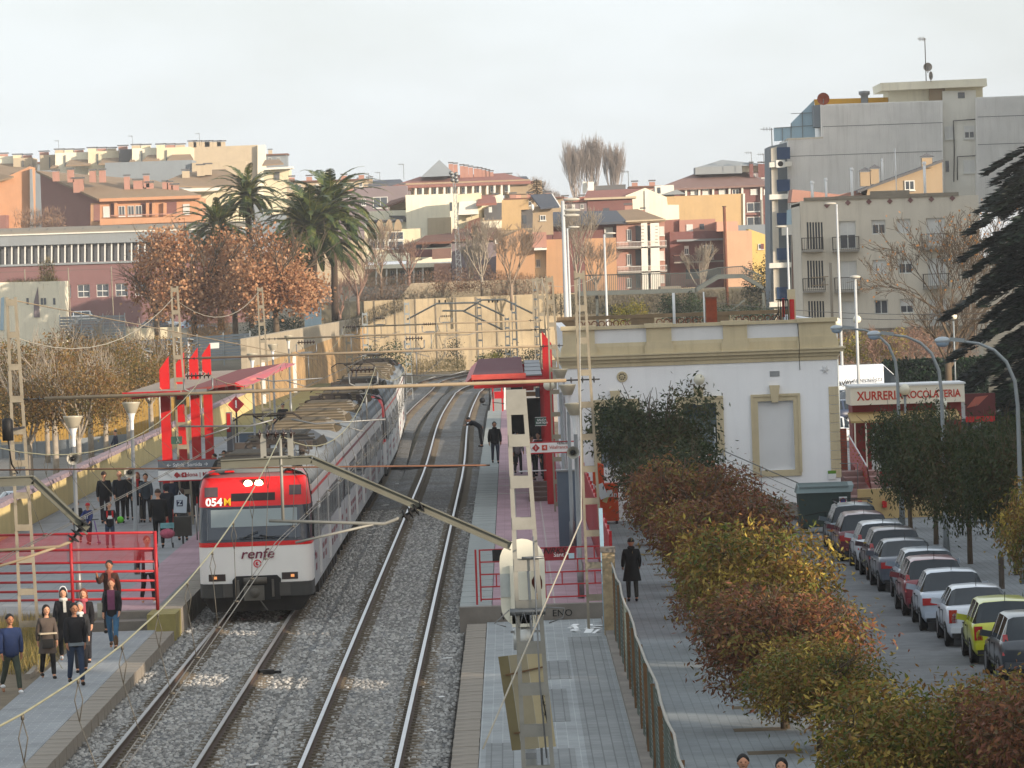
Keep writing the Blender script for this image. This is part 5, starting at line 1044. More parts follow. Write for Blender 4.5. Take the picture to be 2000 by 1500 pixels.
for i,(y,x,k,lab)in enumerate(row):
 if not used[k]:o=pv[k];used[k]=True;o.location=(x,y,ZP);o.rotation_euler=(0,0,random.uniform(0,6));o['label']=lab
 else:o=dup(pv[k],(x,y,ZP),random.uniform(0,6),lab)
 f=random.uniform(.95,1.12)if y<150 else random.uniform(.9,1.08);o.location.x+=.25+(.3 if 135<y<160 else 0)+random.uniform(-.35,.4);f*=(.85,1.12,.8,.74,1.1,.78,.72,1.08,.78,.8,1.12,.78,.76,1.04,.82)[i];o.scale=(f*random.uniform(1.04,1.2),f*random.uniform(1.0,1.12),f*random.uniform(.74,1.0))
 q=MB().box(x-.75,x+.3,y-.35,y+.35,ZP,ZP+.004);struct('tree_pit',q,m_dirt)if i<1 else None
 if i==0:pit=bpy.data.objects['tree_pit'];pit0=Vector((x,y,0))
 else:c=pit.copy();COL.objects.link(c);c.location=Vector((x,y,0))-pit0
for(x,y,f,k,lab)in((4.75,176,1.42,2,'tallest dark green street tree hiding the left window of the station'),(5.6,180.5,1.12,2,'dark green street tree right beside the station door area, behind the purplish one'),
                       (6.2,79.5,1.08,1,'orange tinted tree filling the bottom right corner'),(8.3,78.0,1.05,0,'russet tree cut by the right edge at the bottom corner'),(8.0,84.5,.95,1,'green-gold tree in front of the dark parked car at the bottom right'),
                       (13.6,163,1.02,2,'dark tree behind the middle parked cars, left trunk of three'),(13.7,152,1.02,2,'dark tree with a leaning trunk right of the street lamp post'),(13.5,172,1.0,2,'dark tree right of the entrance steps, in front of the churro kiosk'),(14.5,146,1.0,2,'dark tree whose trunk stands beside the wooden bollard'),(13.9,129.5,.95,1,'olive orange tree cut by the right edge above the parked cars'),(16.2,158,1.05,2,'dark green tree behind the bench on the right pavement')):
 o=dup(pv[k],(x,y,ZP+(.55 if x>12 else 0)),random.uniform(0,6),lab);o.scale=(f*1.0,f,f*(.76 if y<85 else 1))
 if x>12:tag(MB().tube([(x,y,ZP),(x+.02,y,ZP+.62)],.1,8).build('tree_base',m_bark),'lower trunk sleeve of the '+lab.split(',')[0],'trunk')if False else None;o.location.z=ZP;o.scale=(f,f,f*1.22)
def conifer(x,y,zb,H_,Rm,n_br,lab,seed=5,mat=None,leafn=26):
 t=thing('conifer',lab,'tree',(x,y,zb));r=random.Random(seed);mb=MB();mb.tube([(0,0,0),(0,0,H_)],[Rm*.06,.03],8);mb.build('trunk',m_barkd,t,world=False,fix=False)
 br=MB();C=[];A=[]
 for i in range(n_br):
  f=i/n_br;z=H_*(.06+.93*f);L=Rm*(1-f)**.3*(1 if z<15.2 or H_<10 else .4)*r.uniform(.65,1.15)+.3;a=i*2.399+r.uniform(-.3,.3)
  p0=Vector((0,0,z));dr=Vector((math.cos(a),math.sin(a),0));ptsb=[p0+dr*L*g+Vector((0,0,.12*L*g-.42*L*g*g))for g in(0,.33,.66,1)]
  br.tube(ptsb,[.05,.035,.02,.01],3,cap=False)
  m=int(leafn*L)
  for j in range(m):
   g=r.uniform(.12,1.05);base=p0+dr*L*g+Vector((0,0,.12*L*g-.42*L*g*g));side=r.uniform(-1,1)*L*.26*(1.1-g*.8);perp=Vector((-dr.y,dr.x,0));q=base+perp*side+Vector((0,0,r.uniform(-.14,.06)-abs(side)*.15))
   C.append(q);A.append((dr+perp*side*1.4/(L*.26+.01)+Vector((0,0,r.uniform(-.45,.1)))).normalized())
 br.build('branch',m_barkd,t,world=False,fix=False)
 C=np.array([tuple(c)for c in C]);A=np.array([tuple(a)for a in A]);n=len(C);R_=np.random.default_rng(seed);B=np.cross(A,R_.normal(size=(n,3))*.5+np.array([0,0,1.]));B/=np.linalg.norm(B,axis=1)[:,None]+1e-9
 s=R_.uniform(.2,.42,n)[:,None]*(Rm/5)**.5;V=np.stack([C-B*s*.16,C+A*s*.6-B*s*.22,C+A*s*1.2,C+B*s*.16],1).reshape(-1,3);np_mesh('crown',V,np.arange(n*4).reshape(n,4),mat or Mleaf('fir_needles',['0b1612','12211a','182b20','1f3526'],trans=.03),t);return t
conifer(29.7,250,-.4,23.5,7.4,360,'huge dark fir tree filling the right edge of the picture',leafn=120,mat=Mleaf('fir_needles',['060c0a','0b1611','12211a','182b20'],trans=.0))
def palm(x,y,zb,Ht,Lf,nf,lab,seed,tr=.32,fruits=True):
 t=thing('palm_tree',lab,'tree',(x,y,zb));r=random.Random(seed);MB().tube([(0,0,0),(.1,0,Ht*.5),(0,0,Ht)],[tr*1.1,tr,tr*1.25],10).build('trunk',M('palm_trunk','4a3d33',.95,.3,2,bump=.6),t,world=False,fix=False)
 V=[];F=[];st_=MB()
 for i in range(nf):
  a=i*2.399+r.uniform(-.2,.2);el=math.radians(85-110*(i/nf)**.85+r.uniform(-8,8));L=Lf*r.uniform(.85,1.1)*(1 if i/nf<.8 else .85);dr=Vector((math.cos(a),math.sin(a),0));p=Vector((0,0,Ht));pts=[p.copy()];e=el;m=9
  for j in range(m):p=p+(dr*math.cos(e)+Vector((0,0,math.sin(e))))*(L/m);pts.append(p.copy());e-=math.radians(9+6*j/m)*(1.0 if i/nf<.7 else .55)
  st_.tube(pts[::2]+[pts[-1]]if m%2 else pts[::2],[.05,.04,.03,.022,.015,.01][:len(pts[::2]+([pts[-1]]if m%2 else[]))],3,cap=False)
  for j in range(1,m*7):
   g=j/(m*7);k=min(m-1,int(g*m));q=pts[k].lerp(pts[k+1],g*m-k);tg=(pts[k+1]-pts[k]).normalized();sd=Vector((-dr.y,dr.x,0));ll=L*.15*(math.sin(math.pi*min(1,g*1.02+.1))**.6+.12)
   for s in(-1,1):
    d_=(sd*s*.75+tg*.75+Vector((0,0,-.16+r.uniform(-.12,.12)))).normalized()*ll;b=len(V);w_=tg*.03*Lf/3
    V+=[q-w_,q+w_,q+d_*.6+w_*.8,q+d_,q+d_*.6-w_*.8];F.append((b,b+1,b+2,b+4));F.append((b+4,b+2,b+3,b+3))
 Fa=np.array([f for f in F if f[2]!=f[3]]);Va=np.array([tuple(v)for v in V]);np_mesh('fronds',Va,Fa,Mleaf('palm_leaf',['1a2a18','2c3d1f','3f4d28','56602f','75723a'],trans=.12,nscale=.8,rough=.4),t)
 st_.build('frond_ribs',M('palm_rib','7d7a42',.7),t,world=False,fix=False)
 if fruits:
  q=MB()
  for i in range(16):a=i*1.1;q.ball((math.cos(a)*r.uniform(.5,1.3),math.sin(a)*r.uniform(.5,1.3),Ht-r.uniform(.4,1.8)),r.uniform(.2,.36),7,5,(1,1,1.4))
  o=q.build('fruit_cluster',M('palm_fruit','a5622a',.8,.25,8,bump=.5),t,world=False);o['kind']='stuff'
 return t
p=at_d(612,640,455);palm(p.x+.1,455,4.2,8.6,7.4,92,'largest palm tree with orange fruit clusters and hanging dry fronds',3,.36)
p=at_d(655,640,462);palm(p.x,462,4.3,10.6,6.6,74,'palm tree behind the largest palm, slightly to its right',8,.3,False)
p=at_d(492,640,470);palm(p.x,470,4.2,12.4,4.6,60,'tall slim palm with short fronds rising above the others',9,.25,False)
p=at_d(432,640,466);palm(p.x,466,4.2,9.4,5.4,58,'leftmost palm tree, low and spreading behind the brown plane tree',12,.3,False)
p=at_d(689,738,305);palm(p.x,305,.3,.5,2.3,30,'small green dwarf palm growing against the sunlit retaining wall',15,.12,False)
p=at_d(1345,800,420)
ml_plane=Mleaf('dry_plane_leaf',['6b4530','8c5f42','a57652','b88c68','c9a27e','8f6444'],trans=.3,nscale=.3)
def big_lobes(seed,w,h,z0,n=10):
 r=random.Random(seed);out=[]
 for i in range(n):a=i*2.4;rr=w*.5*math.sqrt((i+.5)/n);out.append((rr*math.cos(a),rr*math.sin(a)*.8,z0+h*(.2+.65*r.random())*(1-.25*rr/w),w*r.uniform(.2,.3),w*r.uniform(.2,.3),h*r.uniform(.18,.26)))
 return out
for px,y_,w_,h_,n_,sd,lab in((378,432,6.9,9.2,9500,31,'large plane tree with dry brown leaves left of the palms'),(538,428,6.6,9.2,9500,36,'second dry brown plane tree, in front of the palm trunks'),(458,440,4.4,7.2,4000,38,'smaller brown plane tree between the two large ones'),(305,442,3.6,7.4,2000,39,'sparse brown plane tree at the left of the brown group')):
 x=at_d(px,600,y_).x;t=tree_proto('plane_tree',lab,'tree',big_lobes(sd,w_,h_,2.2),n_,.3,ml_plane,(0,.26,3.0),sd,bark=m_bark,asp=.8,shell=.3,depth=3);t.location=(x,y_,3.0)
ml_dry=Mleaf('thin_dry_leaf',['474826','5e5a30','756238','86693e','6b4a30','98804a'],trans=.3,nscale=.4)
dr_=[tree_proto('street_tree','x','tree',big_lobes(50+i,5.8,4.4,2.6,12),6800,.15,ml_dry,(0,.16,3.0),60+i,bark=m_barkp,asp=.6,shell=.15,depth=3,group='thin crowned trees along the left street')for i in range(2)]
uk=[False,False]
for i,(px,y_,lab)in enumerate(((55,238,'pale trunked thin tree nearest to the left masts'),(105,252,'pale trunked thin tree left of the funnel lamp'),(150,236,'thin crowned tree directly behind the leftmost funnel lamp'),(205,262,'thin crowned tree left of the man in the dark coat by the wall'),(20,265,'thin crowned tree cut by the left edge'),(250,282,'thin crowned tree behind the second funnel lamp'),(295,300,'farthest small tree of the left street, beside the floodlight posts'),(175,295,'thin crowned tree between two pale trunks far down the left street'),(90,290,'thin crowned tree farther back behind the left mast'))):
 k=i%2;x=at_d(px,800,y_).x
 if not uk[k]:o=dr_[k];uk[k]=True;o.location=(x,y_,-1.4);o['label']=lab
 else:o=dup(dr_[k],(x,y_,-1.4),random.uniform(0,6),lab)
 f=random.uniform(.92,1.12);o.scale=(f*.9,f*.9,f)
def bare(px,py_base,y_,H_,lab,seed,mat=None,spread=.5,up=.2,depth=4,kids_=3,r0=.14,zb=None,leaves=0,ml=None,trunk=.3,n_main=6,grp=None,name='bare_tree'):
 p=at_d(px,py_base,y_);zb_=p.z if zb is None else zb;t=thing(name,lab,'tree',(p.x,y_,zb_),group=grp);rnd=random.Random(seed);mb=MB();mb.tube([(0,0,-.3),(0,0,H_*trunk)],[r0*1.2,r0],7);mb.build('trunk',mat or m_barkp,t,world=False,fix=False)
 mb=MB();tips=[]
 for i in range(n_main):a=i*6.283/n_main+rnd.random()*.6;tips+=limb(mb,(0,0,H_*trunk*rnd.uniform(.75,1)),(math.cos(a)*spread,math.sin(a)*spread,1),H_*.33,r0*.6,depth,rnd,spread,up,2,kids_,.012 if y_<300 else .018)
 mb.build('branch',mat or m_barkp,t,world=False,fix=False)
 if leaves:
  r=np.random.default_rng(seed);T=np.array([tuple(v)for v in tips]);C=T[r.integers(0,len(T),leaves)]+r.normal(0,.25,(leaves,3));a=r.normal(size=(leaves,3));a/=np.linalg.norm(a,axis=1)[:,None];b=np.cross(a,r.normal(size=(leaves,3)));b/=np.linalg.norm(b,axis=1)[:,None];s=.2
  np_mesh('leaves',np.stack([C,C+a*s*.5+b*s*.4,C+a*s,C+a*s*.5-b*s*.4],1).reshape(-1,3),np.arange(leaves*4).reshape(-1,4),ml or ml_dry,t)
 return t
m_twig=M('pale_twig','8d7c6c',.9,.15,2);m_twigp=M('pinkish_twig','8a6f62',.9,.15,2)
for px,py,y_,H_,lab,sd,mt,sp_ in((1000,600,470,7.2,'bare tree in front of the orange gabled house',1,m_twig,.5),(942,575,480,6.6,'bare white branched tree left of the orange gabled house',2,m_barkp,.35),(1130,590,480,8.4,'bare pale tree left of the balcony house with the slate roof',3,m_barkp,.3),(1165,585,470,5.2,'small bare tree in front of the orange brick wall',4,m_twig,.5),
                                       (920,580,490,5.0,'bare tree in front of the salmon wall',5,m_barkp,.35),(745,575,500,6.5,'thin bare tree in front of the arched building',6,m_twig,.4),(700,610,470,5.8,'bushy bare tree right of the palm trunks',7,m_twigp,.6),(800,565,490,4.5,'low bare tree above the grey retaining wall',8,m_twigp,.5),(1370,600,500,5.5,'pale stemmed bare tree by the dark red house',9,m_barkp,.25),(665,640,480,4.8,'grey bare shrub tree beside the palm trunk',10,m_twigp,.7)):
 bare(px,py,y_,H_,lab,sd,mt,sp_,depth=4)
bare(1870,720,335,11.5,'large bare tree with a few orange leaves in front of the grey flats',21,m_bark,.55,.12,5,3,.2,zb=-.3,leaves=420,ml=Mleaf('orange_leaf',['8a5a30','b07a40','c79455']),trunk=.22)
bare(1855,790,318,6.0,'bare tree with a thick trunk before the dark hedge',22,m_bark,.6,.15,4,3,.2,zb=-.3,trunk=.4)
bare(1725,720,330,4.2,'low reddish bare tree behind the white van',23,m_twigp,.8,.1,4,3,.12,zb=-.1,trunk=.2);bare(1795,730,332,4.6,'low reddish bare tree behind the hedge',24,m_twigp,.8,.1,4,3,.12,zb=-.1,trunk=.2);bare(1660,725,345,3.8,'olive bare shrub tree left of the tall white lamp post foot',25,m_twig,.8,.1,4,3,.1,zb=-.1,trunk=.2,leaves=300)
m_far=M('far_twig','9a8f88',.95,.1,1)
for i,(px,yb_,H_,sp_,lab)in enumerate(((1128,400,19,.12,'tall leafless poplar left of the poplar group on the skyline'),(1160,400,20.5,.1,'tallest leafless poplar in the middle of the skyline'),(1200,400,18,.1,'leafless poplar at the right of the skyline group'),(1037,400,11,.4,'hazy leafless tree on the skyline right of the pyramid roof'),(1068,410,9.5,.5,'rounded hazy leafless tree left of the poplars'))):
 bare(px,yb_+20,900,H_*.72,lab,40+i,m_far,sp_*1.4,.6 if sp_<.2 else .2,4,4,.16,trunk=.04,n_main=12 if sp_<.2 else 7)
def bush(name,lab,cat,x,y_,zb,w,h,n,size,ml,seed=1,dpt=None,kind=None,lob=None):
 r=random.Random(seed);d_=dpt or w*.7;L=lob or[((i+.5)/8*w*1.0-w/2+r.uniform(-.1,.1)*w,r.uniform(-.3,.3)*d_,h*r.uniform(.3,.6),w*.13+.2,d_*.4,h*r.uniform(.35,.5))for i in range(8)]
 V,F=leaf_cloud(L,n,size,0,.3,.6,seed=seed);o=np_mesh(name,V,F,ml);o.location=(x,y_,zb);tag(o,lab,cat)if not kind else tag(o,None,None,None,kind);return o
ml_hedge=Mleaf('hedge_leaf',['0c1a12','13251a','1c3220','24401f'],trans=.05,nscale=1.2)
ml_bushd=Mleaf('dark_bush_leaf',['17211a','223022','30402a','3d4a30'],trans=.05);ml_bushy=Mleaf('yellow_bush_leaf',['4a4f22','6d6f2e','8a8236','a3913f'],trans=.2)
x0,x1=at_d(1722,740,322).x,at_d(1925,740,322).x;n=15000;r_=np.random.default_rng(4);C=np.stack([r_.uniform(x0,x1,n),322+r_.uniform(-.9,.9,n),r_.uniform(-.3,2.1,n)+r_.normal(0,.06,n)],1);C[:,1]=np.where(r_.random(n)<.8,321.2+r_.normal(0,.09,n),C[:,1])
a=r_.normal(size=(n,3));a/=np.linalg.norm(a,axis=1)[:,None];b=np.cross(a,r_.normal(size=(n,3)));b/=np.linalg.norm(b,axis=1)[:,None]
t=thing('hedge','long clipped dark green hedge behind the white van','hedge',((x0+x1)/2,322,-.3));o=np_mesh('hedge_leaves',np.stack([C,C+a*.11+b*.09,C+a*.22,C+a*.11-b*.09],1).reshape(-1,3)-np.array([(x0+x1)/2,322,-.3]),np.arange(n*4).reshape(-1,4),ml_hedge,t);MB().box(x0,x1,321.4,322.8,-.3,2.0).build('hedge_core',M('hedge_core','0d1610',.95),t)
for i,(px,py,y_,w,h,n,sz,ml,lab)in enumerate(((1330,625,400,3.6,2.9,3800,.16,ml_bushd,'dark conical bush behind the station roof'),(1232,620,400,2.4,1.9,1800,.14,ml_bushy,'yellow green bush behind the station roof parapet'),(1205,620,405,1.8,1.5,1200,.14,ml_bushd,'dark bush left of the yellow green bush'),(1440,620,398,5.0,1.6,2600,.16,ml_bushd,'low dark bushes under the footbridge stairs'),(1485,590,415,2.6,4.0,2800,.16,ml_bushd,'dark evergreen at the right end of the footbridge'),
             (745,725,330,3.0,2.6,2500,.13,ml_bushd,'dark green shrub at the foot of the wall behind the train end'),(955,705,415,1.8,1.2,900,.14,ml_bushy,'yellow green shrub beyond the track bend, left one'),(985,700,420,1.8,1.6,1100,.14,ml_bushd,'dark shrub beyond the track bend, right of the yellow one'),(1045,705,410,2.4,1.5,1200,.14,ml_bushd,'shrub beside the lattice masts by the bend'),(885,700,440,1.5,2.8,700,.14,ml_bushd,'thin dark shrub growing in front of the retaining wall'),
             (560,655,455,6.5,2.2,3000,.18,ml_bushd,'dark bushes at the feet of the palm trees'),(1680,700,335,2.6,2.2,1400,.15,ml_bushy,'olive bush behind the white van roof'),(1745,700,330,1.6,2.6,1000,.13,ml_bushy,'lemon bush with yellow fruit above the hedge'),(900,560,478,5,1.4,1500,.16,Mleaf('brown_scrub',['5c4436','7a5d48','8f735a']),'brown scrub on top of the retaining wall'),(1210,695,330,.1,.1,10,.1,ml_bushd,''))):
 if not lab:continue
 p=at_d(px,py,y_);bush('bush',lab,'bush',p.x,y_,p.z-.4,w,h,n,sz,ml,70+i)
def scrub(name,pts_px,y_,n,h,ml,seed=3,size=.35):
 r=np.random.default_rng(seed);C=[]
 for(pa,pb,ya,yb_)in pts_px:
  for i in range(n//len(pts_px)):
   f=r.random();y=ya+(yb_-ya)*r.random();px=pa[0]+(pb[0]-pa[0])*f;py=pa[1]+(pb[1]-pa[1])*f;p=at_d(px,py,(ya+yb_)/2);C.append((p.x,y,p.z+r.random()**1.5*h-.2))
 C=np.array(C);n=len(C);a=r.normal(size=(n,3))*np.array([.5,.5,1.4])+np.array([0,0,.6]);a/=np.linalg.norm(a,axis=1)[:,None];b=np.cross(a,r.normal(size=(n,3)));b/=np.linalg.norm(b,axis=1)[:,None]
 o=np_mesh(name,np.stack([C-b*.02,C+a*size*.5+b*size*.05,C+a*size,C+b*.02],1).reshape(-1,3),np.arange(n*4).reshape(-1,4),ml);return tag(o,None,None,None,'stuff')
ml_scr=Mleaf('scrub_twigs',['6d5246','8a6b58','9c8068','7d6456'],trans=.1);ml_grass=Mleaf('dry_grass',['8a744a','a89058','6f6a3a','93804c'],trans=.2);ml_scg=Mleaf('grey_slope_scrub',['4a4a40','5c5648','6d6656','474c3a'],trans=.1)
scrub('scrub',[((700,590),(960,560),480,500),((960,575),(1080,590),480,495)],485,16000,2.4,ml_scr,3,.5)
scrub('slope_scrub',[((690,640),(790,600),455,476),((640,650),(700,640),440,470)],465,7000,1.2,ml_scg,4,.4)
scrub('scrub',[((1060,610),(1500,600),400,430)],415,9000,1.6,ml_scg,5,.45)
scrub('scrub',[((1600,705),(1900,700),338,350)],345,9000,2.2,ml_scr,6,.4)
scrub('dry_grass',[((800,722),(910,716),420,445)],430,3500,1.0,ml_grass,7,.3)
scrub('dry_grass',[((560,835),(700,770),275,330)],300,3000,.4,ml_grass,8,.2)
scrub('dry_grass',[((370,655),(450,655),430,440)],435,2500,2.2,Mleaf('orange_grass',['a3753f','b98b50','8f6a3a']),9,.5)
scrub('dry_grass',[((150,672),(500,668),425,435)],430,3000,.6,ml_grass,10,.3)
r=np.random.default_rng(2)
C=np.stack([r.uniform(-13.6,-10.9,5200),r.uniform(113,126.5,5200),np.zeros(5200)],1);C[:,0]=np.where(r.random(5200)<.5,-12.3+r.normal(0,.5,5200),C[:,0]);n=len(C);a=r.normal(size=(n,3))*np.array([.35,.35,.3])+np.array([0,0,1.]);a/=np.linalg.norm(a,axis=1)[:,None];b=np.cross(a,r.normal(size=(n,3)));b/=np.linalg.norm(b,axis=1)[:,None];s=r.uniform(.15,.75,n)[:,None]
o=np_mesh('dry_grass',np.stack([C-b*.008,C+b*.008,C+a*s*.6+b*.012,C+a*s],1).reshape(-1,3),np.arange(n*4).reshape(-1,4),ml_grass);tag(o,None,None,None,'stuff')
# ====== parked cars
m_tyre=M('tyre','17181a',.85,.2,3);m_rim=M('wheel_rim','8c8f92',.35,.1,3,metal=.6);m_lamp=M('tail_light_red','9c1414',.2,.1,3,spec=.7);m_carglass=M('car_glass',(.02,.028,.036),.06,.2,.8,spec=.35);m_plate=M('number_plate','c9c9c4',.5);m_trim=M('car_trim','1d1e20',.6)
def carpaint(col):
 k='car_paint_'+col
 if k in _mats:return _mats[k]
 m=M(k,col,.28,.04,1.5,spec=.6,dirt=.12,dirtcol=(.2,.18,.15));m.node_tree.nodes['Principled BSDF'].inputs['Coat Weight'].default_value=.6;m.node_tree.nodes['Principled BSDF'].inputs['Coat Roughness'].default_value=.08;return m
def make_car(lab,col,kind,loc,rz=0.0,L=4.2,W=1.72,H=1.46,lights='low',rack=False,seats=False,grp='cars parked along the kerb',name='parked_car',roofcol=None,cat='car'):
 t=thing(name,lab,cat,loc,rz,grp);w=W/2;pm=carpaint(col);hb=.9 if H<1.7 else 1.0
 sedan=kind=='sedan';wag=kind in('wagon',);van=kind=='van'
 if sedan:S=[(0,.42,.84,.86,0),(.08,.25,.95,.96,0),(.62,.22,.98,1,0),(.70,.22,.98,1,.04),(1.28,.22,.97,1,.92),(1.36,.22,.97,1,.96),(1.9,.22,.96,1,1),(1.97,.22,.96,1,1),(2.65,.22,.94,1,.98),(2.72,.22,.94,1,.96),(3.35,.22,.92,1,.05),(3.42,.22,.9,.99,0),(L-.25,.24,.78,.94,0),(L,.36,.6,.82,0)]
 elif van:S=[(0,.35,1.0,.97,.0),(.06,.3,1.05,1,.97),(.14,.3,1.05,1,1),(2.6,.3,1.05,1,1),(2.7,.3,1.05,1,1),(L-2.0,.3,1.0,1,1),(L-1.95,.3,1.0,1,.99),(L-1.35,.3,1.0,1,.62),(L-.95,.3,1.0,.99,.03),(L-.88,.3,.98,.98,0),(L-.3,.3,.85,.94,0),(L,.4,.6,.82,0)]
 else:
  r0=.42 if not wag else .3
  S=[(0,.42,.82,.88,0),(.07,.25,.93,.96,0),(.14,.22,.96,.98,.04),(r0+.14,.22,.96,1,.93),(r0+.24,.22,.96,1,.97),(1.35,.22,.95,1,1),(1.43,.22,.95,1,1),(2.35,.22,.93,1,.99),(2.43,.22,.93,1,.98),(L-1.32,.22,.9,1,.06),(L-1.25,.22,.88,.99,0),(L-.25,.24,.75,.94,0),(L,.36,.58,.82,0)]
 def ring(s):
  y,zl,zb,wf,c=s;ww=w*wf;zb_=zb*hb/.93;zr=zb_+.03+(H-zb_-.03)*c;cab=c>.3;wr=ww*(.90-.19*c)if c>0 else ww*.9
  zz=zb_+.02
  R_=[(0,zl),(ww*.86,zl),(ww*.97,zl+.14),(ww,(zl+zb_)/2+.05),(ww*.985,zb_-.03),(ww*.93,zz),(ww*.93+(wr-ww*.93)*1.0,max(zz+.004,zr-.06 if cab else zz+.006)),(wr*.82,max(zz+.008,zr-.012)),(0,max(zz+.012,zr+.012))]
  return[(a,y,b_)for a,b_ in R_]+[(-a,y,b_)for a,b_ in R_[-2:0:-1]]
 rings=[ring(s)for s in S];n=len(rings[0]);body=MB();gl={'side_window':[],'rear_window':[],'windscreen':[]}
 vs=[v for r_ in rings for v in r_];fs=[]
 for i in range(len(S)-1):
  c0,c1=S[i][4],S[i+1][4];dy=S[i+1][0]-S[i][0]
  for j in range(n):
   k=(j+1)%n;f=(i*n+j,(i+1)*n+j,(i+1)*n+k,i*n+k);seg=j if j<8 else 15-j
   if seg==5 and dy>.3 and(c0>.5 or c1>.5)and not(van and(i<5)):gl['side_window'].append(f)
   elif seg in(5,6,7)and c0<.3 and c1>.5 and not van:gl['rear_window'].append(f)
   elif seg in(6,7)and c0>.5 and c1<.7 and dy>.3 and not(van and c0>.7):gl['windscreen'].append(f)
   else:fs.append(f)
 fs+=[tuple(range(n)),tuple((len(S)-1)*n+j for j in reversed(range(n)))]
 body.add(vs,fs,True);bo=body.build('body',pm,t,world=False)
 bv=bo.modifiers.new('w','WEIGHTED_NORMAL')if False else None
 for nm,ff in gl.items():
  if not ff:continue
  for side in((-1,1)if nm=='side_window' else(0,)):
   q=MB();sel=[f for f in ff if side==0 or(sum(vs[a][0]for a in f)>0)==(side>0)]
   q.add(vs,sel);used_=sorted({a for f in sel for a in f});mp_={a:i for i,a in enumerate(used_)};q.v=[vs[a]for a in used_];q.f=[tuple(mp_[a]for a in f)for f in sel];q.sm=[False]*len(sel);q.build(nm,m_carglass,t,world=False,fix=True)
 zb0=S[1][2]*hb/.93
 for s in(-1,1):
  if lights=='tall':q=MB().box(s*(w*.93),s*(w*.70),-.0,.1,zb0-.32,zb0+.0)
  elif lights=='pillar':q=MB().prism([(s*w*.96,.02,zb0-.25),(s*w*.75,.0,zb0-.22),(s*w*.8,.2,zb0+.2),(s*w*.9,.25,zb0+.2)],(0,.12,0))
  else:q=MB().box(s*(w*.95),s*(w*.52),-.015,.12,zb0-.24,zb0-.06)
  q.build('tail_light',m_lamp,t,world=False)
  q=MB().bar((s*(w*.93),L-1.62 if not van else L-1.3,hb+.05),(s*(w+.17),L-1.66 if not van else L-1.35,hb+.1),.12,.14);q.build('wing_mirror',pm if not van else m_trim,t,world=False)
  for yw in(.78,L-.85):
   q=MB().lathe([(.2,-.1),(.3,-.1),(.31,-.06),(.31,.07),(.29,.1),(.2,.1)],(s*(w-.1),yw,.31),18,axis='X');wo=q.build('wheel',m_tyre,t,world=False)
   q=MB().lathe([(.001,.085),(.05,.1),(.14,.07),(.2,.1),(.21,.06)]if s>0 else[(.001,-.085),(.05,-.1),(.14,-.07),(.2,-.1),(.21,-.06)],(s*(w-.1),yw,.31),14,axis='X');q.build('rim',m_rim,wo,world=False)
   q=MB().lathe([(.35,-.012),(.37,.02),(.33,.02)],(s*w*.985,yw,.32),18,axis='X');q.build('wheel_arch',m_trim,t,world=False)
  for yd in(1.75,2.55 if not van else 3.5):MB().box(s*w*.99,s*(w*.99+.02),yd,yd+.16,hb-.1,hb-.07).build('door_handle',m_trim,t,world=False)
  q=MB()
  for yd in(1.4,2.4):q.box(s*(w*.985),s*(w+.004),yd,yd+.012,.35,hb-.05)
  q.box(s*(w*.985),s*(w+.006),.9,L-1.0,.42,.46);q.build('door_seam',m_trim,t,world=False)
 q=MB().box(-w*.9,w*.9,-.045,.1,.36,.5);q.build('rear_bumper',pm if lights!='tall' else pm,t,world=False);MB().box(-w*.85,w*.85,-.03,.05,.25,.35).build('bumper_trim',m_trim,t,world=False)
 MB().box(-.26,.26,-.06,-.0,.52,.63).build('number_plate',m_plate,t,world=False)
 MB().tube([(0,.55 if not sedan else 1.45,H-.02),(0,.45 if not sedan else 1.35,H+.2)],.008,4).build('aerial',m_black,t,world=False)
 MB().bar((-.3,.12,zb0+.03),(.25,.14,zb0+.06),.02).build('rear_wiper',m_black,t,world=False)if not sedan else None
 if rack:
  for yy in(1.1,2.0):MB().bar((-w*.75,yy,H+.12),(w*.75,yy,H+.12),.05,.03).build('roof_bar',m_black,t,world=False)
  for s in(-1,1):MB().bar((s*w*.66,.6,H+.04),(s*w*.66,2.4,H+.04),.04,.05).build('roof_rail',m_black,t,world=False)
 return t
K='leftmost'
cars=[(110.2,'2b333d','hatch','dark blue grey hatchback at the bottom right, cut by the picture edge',dict(H=1.5,lights='pillar')),
 (115.8,'b3b71c','hatch','bright yellow-green hatchback with tall red tail lights',dict(H=1.46,lights='tall',L=3.9,W=1.66)),
 (121.2,'c3c9d2','sedan','older white saloon with black side trim between the yellow car and the silver saloon',dict(H=1.4,lights='tall',L=4.3,W=1.68)),
 (126.6,'a9b4c2','sedan','pale silver saloon with wide red tail lights, its whole left side and wheels in view',dict(H=1.47,L=4.6,W=1.78)),
 (132.2,'7a2330','hatch','metallic red hatchback in front of the pale silver saloon',dict(H=1.5,lights='pillar')),
 (137.2,'8c98a6','hatch','silver grey hatchback with a big dark rear window behind the metallic red one',dict(H=1.44,L=4.1)),
 (142.2,'4a5260','sedan','slate grey saloon in the middle of the parked row',dict(H=1.42,L=4.4)),
 (147.4,'3c1f2a','hatch','dark wine coloured hatchback with tall rear lights in the roof pillars',dict(H=1.5,lights='pillar')),
 (152.3,'c9cfd6','hatch','white hatchback parked behind the dark wine coloured one',dict(H=1.44,lights='pillar',L=4.0)),
 (157.2,'5e1c2a','wagon','shiny burgundy estate with red and white tail lights',dict(H=1.5,L=4.7,lights='low')),
 (162.6,'5d6b73','wagon','grey estate with roof rack, farthest car of the row next to the green container',dict(H=1.52,L=4.4,rack=True))]
